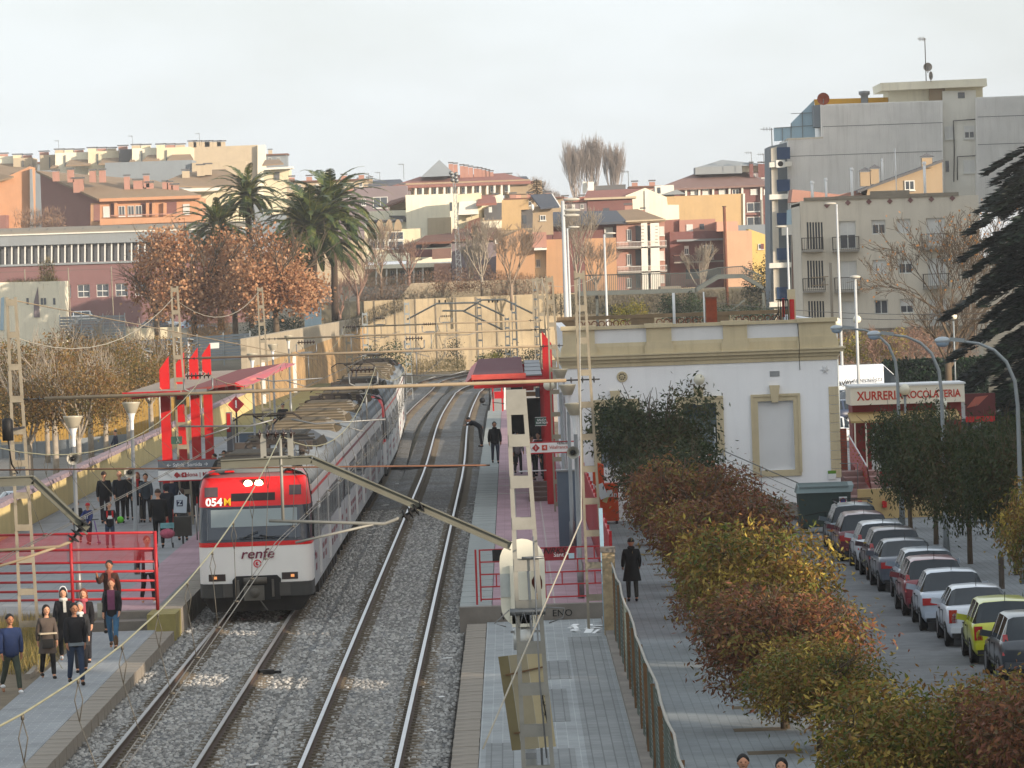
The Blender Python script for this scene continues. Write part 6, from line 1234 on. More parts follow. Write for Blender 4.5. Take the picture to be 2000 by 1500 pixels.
for(y,col,kd,lab,kw),x in zip(cars,(11.4,11.25,11.15,11.02,11.0,11.25,11.1,11.15,11.15,10.92,11.0)):make_car(lab,col,kd,(x,y,ZR),random.uniform(-.02,.02),**kw)
gp='cars in the car park beyond the station'
def cp(px,py,y,dz=0):p=at_d(px,py,y);return(p.x,y,-.32+dz)
make_car('large white van with grey script lettering on its side in the car park','dfe3e6','van',(at_d(1668,760,300).x-2.2,300,-.32),-math.pi/2,L=5.9,W=2.0,H=2.72,grp=None,name='white_van',cat='van')
vx=at_d(1640,760,299).x
t=bpy.data.objects['white_van'];
for body_,sz,px,py in(('ercaver',.52,1640,748),('su especialista',.4,1685,742),('en mercados',.34,1690,753)):
 p=at_d(px,py,298.9);o=text(body_,sz,m_ltrk,None,(0,0,0),bold=.006 if body_=='ercaver' else 0,shear=0 if body_=='ercaver' else .45);o.parent=t;mwi=Matrix.Rotation(math.pi/2,4,'Z');v=mwi@(Vector(p)-Vector(t.location));o.location=(v.x,v.y,v.z);o.rotation_euler=(math.pi/2,0,math.pi/2-(0.0));o.rotation_euler=(math.pi/2,0 if body_=='ercaver' else 0,math.pi/2)
make_car('silver blue people carrier in front of the white van','8d9fb5','hatch',(at_d(1645,790,285).x-.3,285,-.36),-math.pi/2+.35,L=4.5,W=1.8,H=1.62,grp=gp)
make_car('dark estate car behind the silver blue people carrier','3a4049','wagon',(at_d(1640,770,292).x-.6,292,-.34),-math.pi/2+.1,L=4.6,W=1.8,H=1.5,grp=gp)
make_car('navy blue estate car at the left of the churro kiosk roof','27344f','wagon',(at_d(1650,800,274).x-.8,274,-.4),-math.pi/2+.3,L=4.6,W=1.8,H=1.48,grp=gp)
make_car('white car half hidden between the station corner and the churro kiosk','cfd3d6','hatch',(at_d(1636,830,250).x-2.2,250,-.55),-math.pi/2+.15,L=4.3,W=1.8,H=1.45,grp=gp)
gq='cars parked in front of the sports hall'
for px,py,y,col,lab,kd,rz in((316,634,560,'c9ced4','white car parked in front of the maroon sports hall','hatch',-1.2),(293,638,556,'1f2a3a','black car parked just left of the white car at the sports hall','sedan',-1.35),(380,640,556,'8b9aab','grey blue car behind the brown plane tree trunk','hatch',-1.2),(160,622,575,'9fa7ad','pale grey car roof showing above the metal fence','wagon',-1.4)):
 p=at_d(px,py,y);make_car(lab,col,kd,(p.x-1.5,y,p.z-.6),rz,grp=gq)
p=at_z(0,905,-1.4);make_car('white and dark car at the left edge of the left street','9aa3aa','hatch',(at_d(-20,830,215).x,215,-1.42),-1.3,grp=None)
# ====== people
_skins=[]
def skin(name,J,E,mat,parent,root=0,smooth=True):
 """J: list of (xyz, (rx, ry)); E: edges -> continuous skinned surface, converted in one batch at the end"""
 me=bpy.data.meshes.new(name);me.from_pydata([j[0]for j in J],E,[])
 o=bpy.data.objects.new(name,me);COL.objects.link(o);o.parent=parent;s=o.modifiers.new('s','SKIN');s.use_smooth_shade=True;u=o.modifiers.new('u','SUBSURF');u.levels=1;u.render_levels=1
 sv=me.skin_vertices[0].data
 for i,j in enumerate(J):sv[i].radius=j[1]if isinstance(j[1],tuple)else(j[1],j[1]);sv[i].use_root=(i==root)
 _skins.append((o,mat));return o
def finish_skins():
 bpy.context.view_layer.update();dg=bpy.context.evaluated_depsgraph_get();res=[(o,bpy.data.meshes.new_from_object(o.evaluated_get(dg)),m)for o,m in _skins]
 for o,me,m in res:
  old=o.data;o.modifiers.clear();o.data=me;me.materials.clear();me.materials.append(m);me.name=o.name
  me.polygons.foreach_set('use_smooth',[True]*len(me.polygons));bpy.data.meshes.remove(old)
SKIN_M=[M('skin_light','c08d70',.55,.08,6),M('skin_tan','9a6a4e',.55,.08,6)]
HAIR={'black':M('hair_black','120f0e',.6,.2,20),'brown':M('hair_brown','35231a',.6,.2,20),'red':M('hair_red','70301c',.6,.2,20),'grey':M('hair_grey','8e8b88',.7,.15,20)}
def cloth(c):return M('cloth_'+c,c,.85,.18,6,bump=.2)
def person(px,py,z,lab,rot=0.0,h=1.75,top='1d2330',legs='22252c',hair='black',skin_i=0,swing=.0,arms=(0,0),coat=None,hat=None,scarf=None,lean=0.0,long_hair=False,bald=False,bag=None,shoes='1a1817',fat=1.0,loc=None,hood=None,sit=False,elbow=(.12,.12),shirt=None,boots=None):
 p=loc or at_z(px,py,z);k=h/1.75;prn=random.Random(lab);rot+=prn.uniform(-.25,.25)
 if arms==(0,0):arms=(prn.uniform(-.3,.35),prn.uniform(-.3,.35));elbow=(prn.uniform(.1,.9),prn.uniform(.1,.5))
 if swing<.05:swing=prn.uniform(-.16,.2)
 t=thing('person',lab,'person',p,rot);f=fat
 def J(x,y,zz):
  if zz>.95:dy=(zz-.95)*math.sin(lean);dz=(zz-.95)*math.cos(lean);return(x*k,(y-dy)*k,(.95+dz)*k)
  return(x*k,y*k,zz*k)
 a1,a2=swing,-swing
 def leg(s,a,lift=0):
  hx,hy,hz=s*.095,0,.92;kn=(s*.10,-math.sin(a)*.43-.02,.92-math.cos(a)*.43);b=a-.12-(.35 if a<0 else 0)*abs(swing)*2;an=(s*.10,kn[1]-math.sin(b)*.41,max(.09,kn[2]-math.cos(b)*.41));return(hx,hy,hz),kn,an
 LG={s:leg(s,a)for s,a in((1,a1),(-1,a2))}
 def arm(s,a,e):
  sh=(s*.165*f,0,1.41);el=(s*(.205)*f,-math.sin(a)*.28,1.42-math.cos(a)*.28);b=a+e;wr=(s*.205*f,el[1]-math.sin(b)*.25,el[2]-math.cos(b)*.25);hd=(s*.2*f,wr[1]-math.sin(b+.1)*.08,wr[2]-math.cos(b+.1)*.08);return sh,el,wr,hd
 AR={s:arm(s,a,e)for s,a,e in((1,arms[0],elbow[0]),(-1,arms[1],elbow[1]))}
 V=[(J(0,0,.95),(.11*k*f,.085*k)),(J(0,0,1.18),(.1*k*f,.075*k)),(J(0,0,1.36),(.115*k*f,.08*k)),(J(0,.0,1.5),.05*k),(J(0,-.01,1.56),.048*k),(J(0,-.012,1.62),(.06*k,.07*k)),(J(0,-.005,1.66),(.05*k,.06*k))];E=[(0,1),(1,2),(2,3),(3,4),(4,5),(5,6)]
 for s in(1,-1):
  hp,kn,an=LG[s];b=len(V);V+=[(J(*hp),.075*k),(J(*kn),.055*k),(J(*an),.04*k),(J(an[0],an[1]-.13,.035),.035*k)];E+=[(0,b),(b,b+1),(b+1,b+2),(b+2,b+3)]
  sh,el,wr,hd=AR[s];b=len(V);V+=[(J(*sh),.05*k),(J(*el),.04*k),(J(*wr),.028*k),(J(*hd),(.04*k,.018*k))];E+=[(2,b),(b,b+1),(b+1,b+2),(b+2,b+3)]
  dv=Vector(hd)-Vector(wr);dv.normalize();pb=b+3
  for q_,(oy,ln)in enumerate(((-.03,.065),(-.01,.08),(.01,.075),(.028,.058))):b2=len(V);e_=Vector(hd)+dv*ln*.55+Vector((0,oy,0));e2=e_+(dv*.5+Vector((-s*.35,0,0))).normalized()*ln*.5;V+=[(J(*e_),.0095*k),(J(*e2),.008*k)];E+=[(pb,b2),(b2,b2+1)]
  b2=len(V);e_=Vector(wr)+dv*.05+Vector((-s*.01,-.045,0));V.append((J(*e_),.01*k));E.append((b+2,b2))
 skin('body',V,E,SKIN_M[skin_i],t)
 lm=cloth(legs);V=[(J(0,0,1.08),(.14*k*f,.115*k)),(J(0,0,.93),(.165*k*f,.13*k))];E=[(0,1)]
 for s in(1,-1):
  hp,kn,an=LG[s];b=len(V);V+=[(J(s*.1,hp[1],.84),.098*k*(.5+.5*f)),(J(*kn),.07*k),(J(an[0],an[1],an[2]+.0),.058*k)];E+=[(1,b),(b,b+1),(b+1,b+2)]
 skin('trousers',V,E,lm,t)
 jm=cloth(top);low=.78 if not coat else .9
 V=[(J(0,0,low),(.19*k*f,.155*k*f)),(J(0,0,.98),(.18*k*f,.14*k*f)),(J(0,0,1.18),(.165*k*f,.13*k*f)),(J(0,0,1.36),(.17*k*f,.125*k)),(J(0,0,1.47),.08*k)];E=[(0,1),(1,2),(2,3),(3,4)]
 for s in(1,-1):sh,el,wr,hd=AR[s];b=len(V);V+=[(J(*sh),.078*k),(J(*el),.066*k),(J(*wr),.052*k)];E+=[(3,b),(b,b+1),(b+1,b+2)]
 skin('jacket' if not shirt else 'shirt',V,E,jm,t)
 if coat:
  q=MB();n=14;vs=[]
  for zz,rx,ry in((1.0,.17*f,.13*f),(.8,.2*f,.16*f),(coat,.235*f,.2*f)):
   for i in range(n):a=2*math.pi*i/n;vs.append(J(rx*math.cos(a),ry*math.sin(a),zz))
  q.add(vs,[(j*n+i,j*n+(i+1)%n,(j+1)*n+(i+1)%n,(j+1)*n+i)for j in range(2)for i in range(n)],True);q.build('coat_skirt',jm,t,world=False)
 hc=Vector(J(0,-.012,1.655));q=MB();q.ball((hc.x,hc.y,hc.z),.1*k,14,10,(.82,.98,1.18));q.ball((hc.x,hc.y-.1*k,hc.z-.012*k),.018*k,6,5,(.8,1,1.3))
 for s in(-1,1):q.ball((hc.x+s*.083*k,hc.y+.005,hc.z-.01*k),.024*k,6,5,(.5,.8,1.2))
 q.ball((hc.x,hc.y-.07*k,hc.z-.09*k),.035*k,8,6,(1,.8,.7));q.build('head',SKIN_M[skin_i],t,world=False)
 q=MB()
 for s in(-1,1):q.ball((hc.x+s*.034*k,hc.y-.089*k,hc.z+.012*k),.011*k,6,4,(1.3,.6,.7))
 q.box(hc.x-.024*k,hc.x+.024*k,hc.y-.1*k,hc.y-.088*k,hc.z-.062*k,hc.z-.055*k);q.build('eyes_and_mouth',m_black,t,world=False)
 if not bald:
  q=MB();pr=[(math.sin(math.pi*i/16),math.cos(math.pi*i/16))for i in range(9 if not long_hair else 11)]
  hb_=MB().lathe([(max(.001,a)*.1,b_*.118)for a,b_ in pr],n=14);q.add([(hc.x+v[0]*k*1.0,hc.y+(.018+v[1]*1.06-(.02 if v[2]<.03 and v[1]<0 else 0))*k+((.03*k)if v[1]<-.04 and v[2]<.04 else 0),hc.z+(v[2]*1.06+.012)*k)for v in hb_.v],hb_.f,True)
  if long_hair:q.ball((hc.x,hc.y+.06*k,hc.z-.08*k),.1*k,10,7,(1,.55,1.3))
  q.build('hair',HAIR[hair],t,world=False)
 if hat:
  q=MB().lathe([(.001,.135),(.05,.13),(.088,.09),(.1,.04),(.103,.015)],n=14);q.v=[(hc.x+v[0]*k,hc.y+.01+v[1]*k*1.1,hc.z+v[2]*k)for v in q.v];q.prism([(hc.x-.06*k,hc.y-.1*k,hc.z+.03*k),(hc.x+.06*k,hc.y-.1*k,hc.z+.03*k),(hc.x+.045*k,hc.y-.17*k,hc.z+.02*k),(hc.x-.045*k,hc.y-.17*k,hc.z+.02*k)],(0,0,.01))if hat[1]=='cap' else None;q.build('hat',cloth(hat[0]),t,world=False)
 if hood:q=MB().ball((hc.x,hc.y+.03*k,hc.z-.0*k),.125*k,12,8,(.9,.95,1.1));q.build('hood',cloth(hood),t,world=False)
 if scarf:c_=J(0,-.02,1.5);q=MB().lathe([(.06,-.05),(.1,-.03),(.105,.02),(.07,.05)],n=12);q.v=[(c_[0]+v[0]*k,c_[1]+v[1]*k,c_[2]+v[2]*k)for v in q.v];q.bar((c_[0]+.03,c_[1]-.11*k,c_[2]),(c_[0]+.04,c_[1]-.14*k,c_[2]-.3*k),.07*k,.02);q.build('scarf',cloth(scarf),t,world=False)
 for s in(1,-1):an=LG[s][2];c_=J(*an);q=MB().ball((c_[0],c_[1]-.06*k,.045*k+max(0,c_[2]-.09*k)),.05*k,8,6,(.9,2.5,.9));(q.ball((c_[0],c_[1],c_[2]+.12*k),.062*k,8,6,(1,1,2.6))if boots else None);q.build('shoe',cloth(boots or shoes),t,world=False)
 return t,J,AR,k
G=[]
P1=person
P1(24,1356,.0,'stocky man in dark blue quilted jacket with sunglasses at the left edge',.25,1.7,'1c2c50','3a4238',swing=.35,arms=(-.1,.15),fat=1.22,skin_i=1,shoes='d8d8d8')
o=[c for c in bpy.data.objects if c.name.startswith('person')][-1]if False else None
t_,J_,A_,k_=P1(95,1326,.03,'woman in a belted grey brown coat carrying a small black bag',.1,1.62,'4e443e','1b1a1c',coat=.62,arms=(.15,-.25),swing=.22,long_hair=True)
MB().box(-.19,.19,-.17,.16,1.0,1.035).build('belt',cloth('b9ab94'),t_,world=False);MB().cbox((-.05,-.22,.8),(.26,.09,.2)).build('handbag',m_black,t_,world=False)
t_,J_,A_,k_=P1(150,1338,.05,'man in a black zip sweater and blue jeans looking down, front of the group',.05,1.76,'0d1017','2a3950',swing=.2,arms=(-.15,.2),fat=1.05,skin_i=1);MB().box(-.17,.17,-.155,.14,.86,.93).build('grey_hem',cloth('6b747a'),t_,world=False)
t_,J_,A_,k_=P1(128,1292,.02,'woman with white headphones and white scarf behind the man in the black sweater',.1,1.68,'15161b','16171c',swing=.2,scarf='c9c6bd',shoes='dcdcdc',long_hair=True);MB().tube([(-.088,-.01,1.58),(-.086,.0,1.66),(-.05,.0,1.73),(0,.0,1.75),(.05,.0,1.73),(.086,0,1.66),(.088,-.01,1.58)],.011,6).build('headphones',m_white,t_,world=False)
P1(168,1296,.02,'red haired woman with a pink scarf at the back of the walking group',-.1,1.7,'1d1b1e','1b1c22',hair='red',scarf='b0525c',long_hair=True,swing=.1)
P1(160,1314,.03,'grey haired older woman in a dark coat just behind the black sweater man',0,1.56,'2a2b2e','23242a',hair='grey',coat=.7,scarf='c4c4c0')
t_,J_,A_,k_=P1(222,1268,.05,'red haired woman in open dark coat, purple top, jeans and tan boots',.1,1.66,'1a1a1f','3d6788',hair='red',swing=.28,boots='5a442e',arms=(.1,.2),elbow=(.5,.2));MB().box(-.085,.085,-.14,-.1,.95,1.42).build('purple_top',cloth('6b3a58'),t_,world=False);MB().cbox((-.27,-.05,.95),(.12,.22,.34)).build('shoulder_bag',cloth('8f8e82'),t_,world=False)
P1(218,1236,.24,'man in a brown jacket with raised arm behind the red haired woman',0,1.74,'3d2219','1f1c1e',arms=(-.2,.9),elbow=(.1,1.4),scarf='8c4a3e',skin_i=1)
t_,J_,A_,k_=P1(291,1180,.42,'young person in a dark red and white top walking behind the red fence end',.2,1.74,'3a2230','14161c',hair='red',swing=.25,arms=(.3,-.5),shoes='c9c9c9');MB().box(-.1,.1,-.15,-.11,.82,1.36).build('white_shirt',cloth('c8c5cc'),t_,world=False)
t_,J_,A_,k_=P1(216,1072,.42,'boy in a black t-shirt with red backpack straps holding a handlebar',.1,1.45,'12141c','2b3a52',skin_i=0,hair='brown',arms=(.5,.5),elbow=(.5,.5),shirt=True,fat=1.05);[MB().box(s*.06,s*.11,-.125,-.1,1.0,1.2).build('backpack_strap',m_redb,t_,world=False)for s in(-1,1)];MB().box(-.08,.08,-.118,-.112,.95,1.05).build('shirt_print',m_sw,t_,world=False)
t_,J_,A_,k_=P1(174,1064,.42,'child with a red cap and blue football shirt beside a scooter',-.2,1.32,'26305e','1c2030',hat=('a5202a','cap'),arms=(.4,.8),elbow=(.4,.3),shirt=True);text('51',.14,m_sw,None,(0,0,0)).parent=t_;o=[c for c in bpy.data.objects if c.parent==t_ and c.name.startswith('lettering')][0];o.location=(0,-.12,.88)
P1(153,1060,.42,'child in a dark jacket with a white print half behind the lamp pole',0,1.34,'191b20','20222a',hair='brown')
P1(206,1022,.42,'man from behind in black jacket and red trousers by the cream wall',math.pi,1.78,'10131a','241a22',fat=1.1,hair='brown',arms=(-.1,-.15))
P1(236,1022,.42,'balding man in a long open black overcoat facing the camera',0,1.8,'11151f','13141a',coat=.78,bald=True,fat=1.05)
P1(271,1020,.42,'woman with a red scarf and black coat left of the leaning youth',0,1.72,'15141a','4c4640',scarf='a31f25',coat=.6,hair='red',long_hair=True)
t_,J_,A_,k_=P1(288,1020,.42,'youth in a grey and white patterned jacket leaning forward beside the black coated man',-.1,1.7,'3c4650','171a24',lean=.25,arms=(.4,.7));MB().tube([(-.22,-.35,.9),(-.24,-.4,.0)],.012,5).build('crutch',m_steel,t_,world=False)
t_,J_,A_,k_=P1(312,1070,.42,'big man in black seen from behind with a white line across his shoulders',math.pi,1.82,'0d0f14','0f1116',fat=1.2,hair='brown');MB().box(-.09,.09,-.15,-.135,1.33,1.345).build('shoulder_print',m_sw,t_,world=False)
P1(328,1050,.42,'person in a dark hooded coat in front of the platform sign',math.pi,1.74,'131722','14161c',hood='131722',fat=1.1)
t_,J_,A_,k_=P1(358,1056,.42,'grey coated woman seen from behind beside a white shopping bag',math.pi,1.66,'3b3c3c','2a2722',coat=.55,hair='brown',long_hair=True)
zb=thing('shopping_bag','large white plastic shopping bag with a dark blue Z logo','bag',(0,0,0));pz=at_d(351,984,160.3);zb.location=pz;q=MB().prism([(-.21,0,-.28),(.2,0,-.3),(.24,0,.2),(.1,0,.3),(-.16,0,.26)],(0,.1,0));q.build('bag_body',M('bag_plastic','b9c2c9',.45,.06,4),zb,world=False);MB().box(-.1,.1,-.012,-.006,-.08,.12).build('logo_square',M('logo_navy','1d2544',.5),zb,world=False);o=text('Z',.2,M('bag_plastic'),None,(0,0,0),bold=.008);o.parent=zb;o.location=(0,-.016,.02);MB().tube([(-.05,.05,.27),(0,.05,.42),(.08,.05,.28)],.01,4).build('handle',m_sw,zb,world=False)
for px,py,lab,c_ in((327,1010,'dark haired person below the left end of the platform sign','10121a'),(350,1012,'dark haired person standing below the middle of the platform sign','17181d'),(372,1008,'man with a white collar below the right end of the platform sign','1b1c22')):P1(px,py,.42,lab,math.pi if px!=372 else 0,1.76,c_,'17181d',long_hair=px!=372,scarf=None if px!=372 else 'c9c9c9')
P1(0,0,0,'man looking over the top of the platform sign, right one of two',0,1.78,'15181f','17181d',loc=Vector((at_d(438,900,192).x,192,.42)));P1(0,0,0,'person with a pale face beside the man looking over the platform sign',-.8,1.74,'1b1d24','17181d',loc=Vector((at_d(419,900,190).x,190,.42)))
t_,J_,A_,k_=P1(0,0,0,'man in a black jacket with red back panel above the train roof',math.pi,1.8,'17181c','1c1d22',fat=1.3,loc=Vector((at_d(553,820,262).x,262,.42)));MB().box(-.19,.19,-.2,-.14,.92,1.3).build('red_back_panel',m_red,t_,world=False)
P1(0,0,0,'dark haired man facing the camera just above the train roof edge',0,1.74,'20232a','1c1d22',loc=Vector((at_d(538,850,236).x,236,.42)))
P1(0,0,0,'man in a dark coat walking along the left street behind the cream wall',-1.2,1.78,'16233a','15161c',swing=.35,loc=Vector((at_d(226,870,288).x,288,-1.42)))
P1(255,1016,.42,'person in black half hidden between the balding man and the woman with the red scarf',0,1.72,'121319','17181d',hair='brown')
P1(386,1012,.42,'person in a dark jacket close to the train at the right end of the sign',math.pi,1.75,'14161d','17181d')
P1(338,1026,.42,'person in a navy jacket between the hooded person and the sign',math.pi,1.72,'1a2436','17181d')
P1(940,873,.42,'man in black bending forward over the platform edge to look at the track',-math.pi/2-.1,1.76,'12141c','101218',lean=1.05,arms=(.9,.8),elbow=(.4,.4))
P1(968,905,.42,'man in a black hooded jacket and jeans walking along the right platform',.05,1.78,'0f1015','2f3440',fat=1.2,swing=.16,hood=None,arms=(.05,-.1),skin_i=1,scarf='0f1015')
P1(1236,1175,ZP,'man in a black knee length overcoat walking away on the pavement',math.pi,1.76,'08090d','33342f',coat=.58,swing=.12,fat=1.12,arms=(.1,.05),elbow=(.7,.7),scarf='08090d')
P1(0,0,0,'woman in a pale hooded top under the right canopy',0,1.68,'8a8284','1c1d24',hood='b0aab0',loc=Vector((at_d(1010,850,205).x,205,.42)))
for px,y_,lab in((1004,214,'dark dressed person standing behind the pale hooded woman'),(1037,198,'dark silhouette of a person left under the right canopy'),(1051,202,'dark silhouette of a person in the middle under the right canopy'),(1064,196,'dark silhouette of a person beside the exit sign')):P1(0,0,0,lab,random.uniform(-1,1),1.74,'101116','121318',loc=Vector((at_d(px,850,y_).x,y_,.42)))
P1(0,0,0,'dark haired man whose head shows at the bottom edge of the picture',0,1.76,'1c1d22','1c1d22',loc=Vector((at_d(1451,1480,77.2).x,77.2,ZP)))
P1(0,0,0,'second dark haired head at the bottom edge, right of the first',0,1.74,'15161a','1c1d22',loc=Vector((at_d(1526,1480,76.6).x,76.6,ZP)),long_hair=True)
finish_skins()
b=at_d(236,1015,156);p=at_z(235,1042,.42);tag(MB().ball((at_d(235,1015,158).x,158,at_d(235,1015,158).z),.11,14,10).build('football',M('green_ball','59b81e',.5,.2,8)),'bright green ball held beside the boy in the black t-shirt','ball')
sx=at_z(192,1064,.42);t=thing('scooter','purple children scooter held by the child with the red cap','scooter',sx);MB().tube([(-.1,0,.78),(.02,0,.1)],.018,6).build('stem',M('purple_paint','6a4a86',.4),t,world=False);MB().bar((-.22,0,.8),(.04,0,.82),.03).build('handlebar',m_dark,t,world=False);MB().box(-.04,.05,.0,.5,.06,.09).build('deck',M('purple_paint'),t,world=False)
for yy in(-.02,.52):MB().lathe([(.001,-.015),(.05,-.015),(.05,.015),(.001,.015)],(.02,yy,.055),12,axis='X').build('wheel',m_black,t,world=False)
c_=at_z(328,1070,.42);t=thing('luggage_trolley','small trolley loaded with striped pink bags on the left platform','trolley',c_);q=MB()
for s in(-1,1):q.bar((s*.13,0,.1),(s*.13,.12,.75),.02)
q.bar((-.13,.12,.75),(.13,.12,.75),.02);q.build('frame',m_dark,t,world=False)
for s in(-1,1):MB().lathe([(.001,-.02),(.08,-.02),(.08,.02),(.001,.02)],(s*.16,.02,.08),12,axis='X').build('wheel',m_black,t,world=False)
MB().ball((0,-.02,.45),.2,10,7,(1.2,.8,.8)).build('bag',M('pink_striped_bag','b0556a',.7,.35,12),t,world=False);MB().cbox((0,.02,.7),(.42,.16,.16)).build('top_bag',M('turquoise_bag','6fa0a4',.7,.3,6),t,world=False)
tag(MB().box(-.28,.28,-.12,.12,0,.62).build('waste_bin',M('brown_grey_bin','3d3b36',.7,.1,3)),'square dark grey panel box beside the train front corner on the left platform','bin');o=bpy.data.objects['waste_bin'];o.location=at_z(358,1062,.42)+Vector((0,0,.25));MB().bar((0,0,-.25),(0,0,.1),.06).build('stand',m_dark,o,world=False)
p=at_d(15,840,118);t=thing('street_lamp_box','black transformer canister fixed to the left mast','canister',p);MB().lathe([(.001,-.25),(.13,-.25),(.13,.22),(.08,.28),(.001,.28)],p,12).build('canister_body',m_black,t);MB().bar(p,(-11.7,119.9,p.z),.05).build('bracket',m_dark,t);MB().tube([p+Vector((0,0,-.25)),p+Vector((.05,.1,-.8)),Vector((-11.9,120,p.z-1.1))],.02,5).build('cable',m_black,t)
p=at_z(1957,1150,ZP);tag(MB().lathe([(.08,0),(.08,.85),(.075,.9),(.001,.9)],p,12).build('bollard',M('weathered_wood','4b433b',.9,.2,4)),'dark wooden bollard on the right pavement above the yellow car','bollard')
p=at_z(1895,1045,ZP);t=thing('bench','dark metal bench on the right pavement behind the trees','bench',p);[MB().bar((p.x+s,p.y,ZP),(p.x+s,p.y,ZP+.85),.06).build('leg',m_black,t)for s in(-.25,.6)];MB().box(p.x-.25,p.x+.6,p.y-.4,p.y,ZP+.42,ZP+.46).build('seat',m_black,t);[MB().box(p.x-.25,p.x+.6,p.y-.02,p.y+.02,ZP+.55+.12*k,ZP+.63+.12*k).build('back_slat',m_black,t)for k in range(3)]
m_pole=M('lamp_pole_grey','8f9699',.45,.08,2,metal=.3)
for d,px,lab in((175.6,1757,'farthest of three curved arm street lamps, its head beside the station cornice'),(158.6,1842,'curved arm street lamp, the middle one of three'),(142.0,1990,'curved arm street lamp, the nearest of three, at the right edge')):
 x=at_d(px,860,d).x;t=thing('street_lamp',lab,'street lamp',(x,d,ZP),group='curved arm street lamps');zt=6.35
 pts=[(x,d,ZP),(x,d,ZP+1.0),(x,d,4.4),(x-.06,d,5.1),(x-.28,d,5.65),(x-.62,d,6.0),(x-1.05,d,6.2),(x-1.6,d,zt-.06)];MB().tube(pts,[.11,.08,.055,.052,.05,.045,.04,.035],10).build('pole',m_pole,t)
 MB().bar((x-1.45,d,zt-.05),(x-1.86,d,zt-.0),.12,.11).build('ballast_box',m_pole,t);q=MB().ball((x-2.07,d,zt-.03),.2,14,8,(1.15,.8,.55));q.build('lamp_head',M('lamp_head_silver','a9b2b8',.35,.05,2,metal=.3),t);MB().ball((x-2.07,d,zt-.1),.17,14,8,(1.1,.8,.7)).build('lamp_bowl',M('lamp_bowl','8fa3b5',.15,.05,2,spec=.7),t)
def globe(px,py,d,lab,zb=-.5,r=.24):
 p=at_d(px,py,d);t=thing('globe_lamp',lab,'lamp post',(p.x,d,zb));MB().tube([(p.x,d,zb),(p.x,d,p.z-r)],.05,8).build('pole',m_pole,t);MB().ball(p,r,16,10).build('globe',m_globe,t);MB().lathe([(.06,-.03),(.1,0),(.06,.04)],(p.x,d,p.z-r),10).build('collar',m_dark,t)
globe(1767,761,205,'opal globe lamp between the two nearest curved lamp posts, above the kiosk sign');globe(1838,789,198,'opal globe lamp directly behind the middle curved lamp post');globe(1840,808,192,'lower globe lamp overlapping the middle curved lamp post',r=.22);globe(1674,624,290,'far globe lamp right of the tall white lamp post');globe(1862,618,310,'far globe lamp in front of the bare tree at the right');globe(1633,630,230,'globe lamp at the right end of the station parapet')
def tall_lamp(px,py_top,d,lab,heads=((-1,0),),zb=-.3,r=.07,hl=.75):
 p=at_d(px,py_top,d);t=thing('tall_street_lamp',lab,'street lamp',(p.x,d,zb));MB().tube([(p.x,d,zb),(p.x,d,p.z)],[r*1.5,r*.8],8).build('pole',M('white_lamp_pole','b4b8ba',.45,.05,2),t)
 for s,dz in heads:q=MB().ball((p.x+s*hl*.5,d,p.z+dz+.06*abs(s)),hl*.5,12,6,(1.0,.4,.2));q.build('lamp_head',M('lamp_head_cream','b5b1a6',.4),t);MB().bar((p.x,d,p.z+dz-.05),(p.x+s*hl*.3,d,p.z+dz+.03),.06).build('arm',m_pole,t)
tall_lamp(1634,399,300,'tall white street lamp in front of the grey flats');tall_lamp(1537,444,310,'tall white street lamp left of the grey flats, above the station roof');tall_lamp(1099,392,285,'thick white lamp post with three stacked heads above the station roof',heads=((1,0),(1,-.62),(.9,-.9)),r=.12,hl=1.0);tall_lamp(1108,446,300,'thin lamp post right beside the triple headed one',heads=((1,0),));tall_lamp(1180,458,310,'white lamp post in front of the orange brick wall',heads=((1,0),))
t_l=at_d(1670,541,250);t=thing('mushroom_lamp','pale lamp post with a wide flat cap in front of the grey flats','lamp post',(t_l.x,250,-.4));MB().tube([(t_l.x+.0,250,-.4),(t_l.x,250,t_l.z)],.07,8).build('pole',M('white_lamp_pole'),t);MB().ball((t_l.x,250,t_l.z),.28,14,8,(1,1,.35)).build('cap',M('lamp_head_cream'),t)
for i,(px,pyt,y_)in enumerate(((287,688,300),(308,682,306),(328,675,312),(345,670,318),(367,664,324),(290,695,330),(370,672,335))):
 p=at_d(px,pyt,y_);t=thing('floodlight_post',['white floodlight post farthest left of the group behind the red fins','second white floodlight post behind the red fins','third white floodlight post behind the red fins','fourth white floodlight post behind the red fins','white floodlight post just right of the laced mast','thin pole behind the leftmost floodlight post','thin pole behind the rightmost floodlight post'][i],'light post',(p.x,y_,-1.4));MB().tube([(p.x,y_,-1.4),(p.x,y_,p.z)],.05 if i<5 else .025,6).build('pole',M('white_lamp_pole'),t)
 if i<5:MB().bar((p.x-.02,y_,p.z-.02),(p.x+.34,y_,p.z-.1),.2,.14).build('floodlight',m_black,t);MB().bar((p.x-.04,y_,p.z+.09),(p.x+.36,y_,p.z+.02),.24,.03).build('floodlight_hood',M('white_lamp_pole'),t)
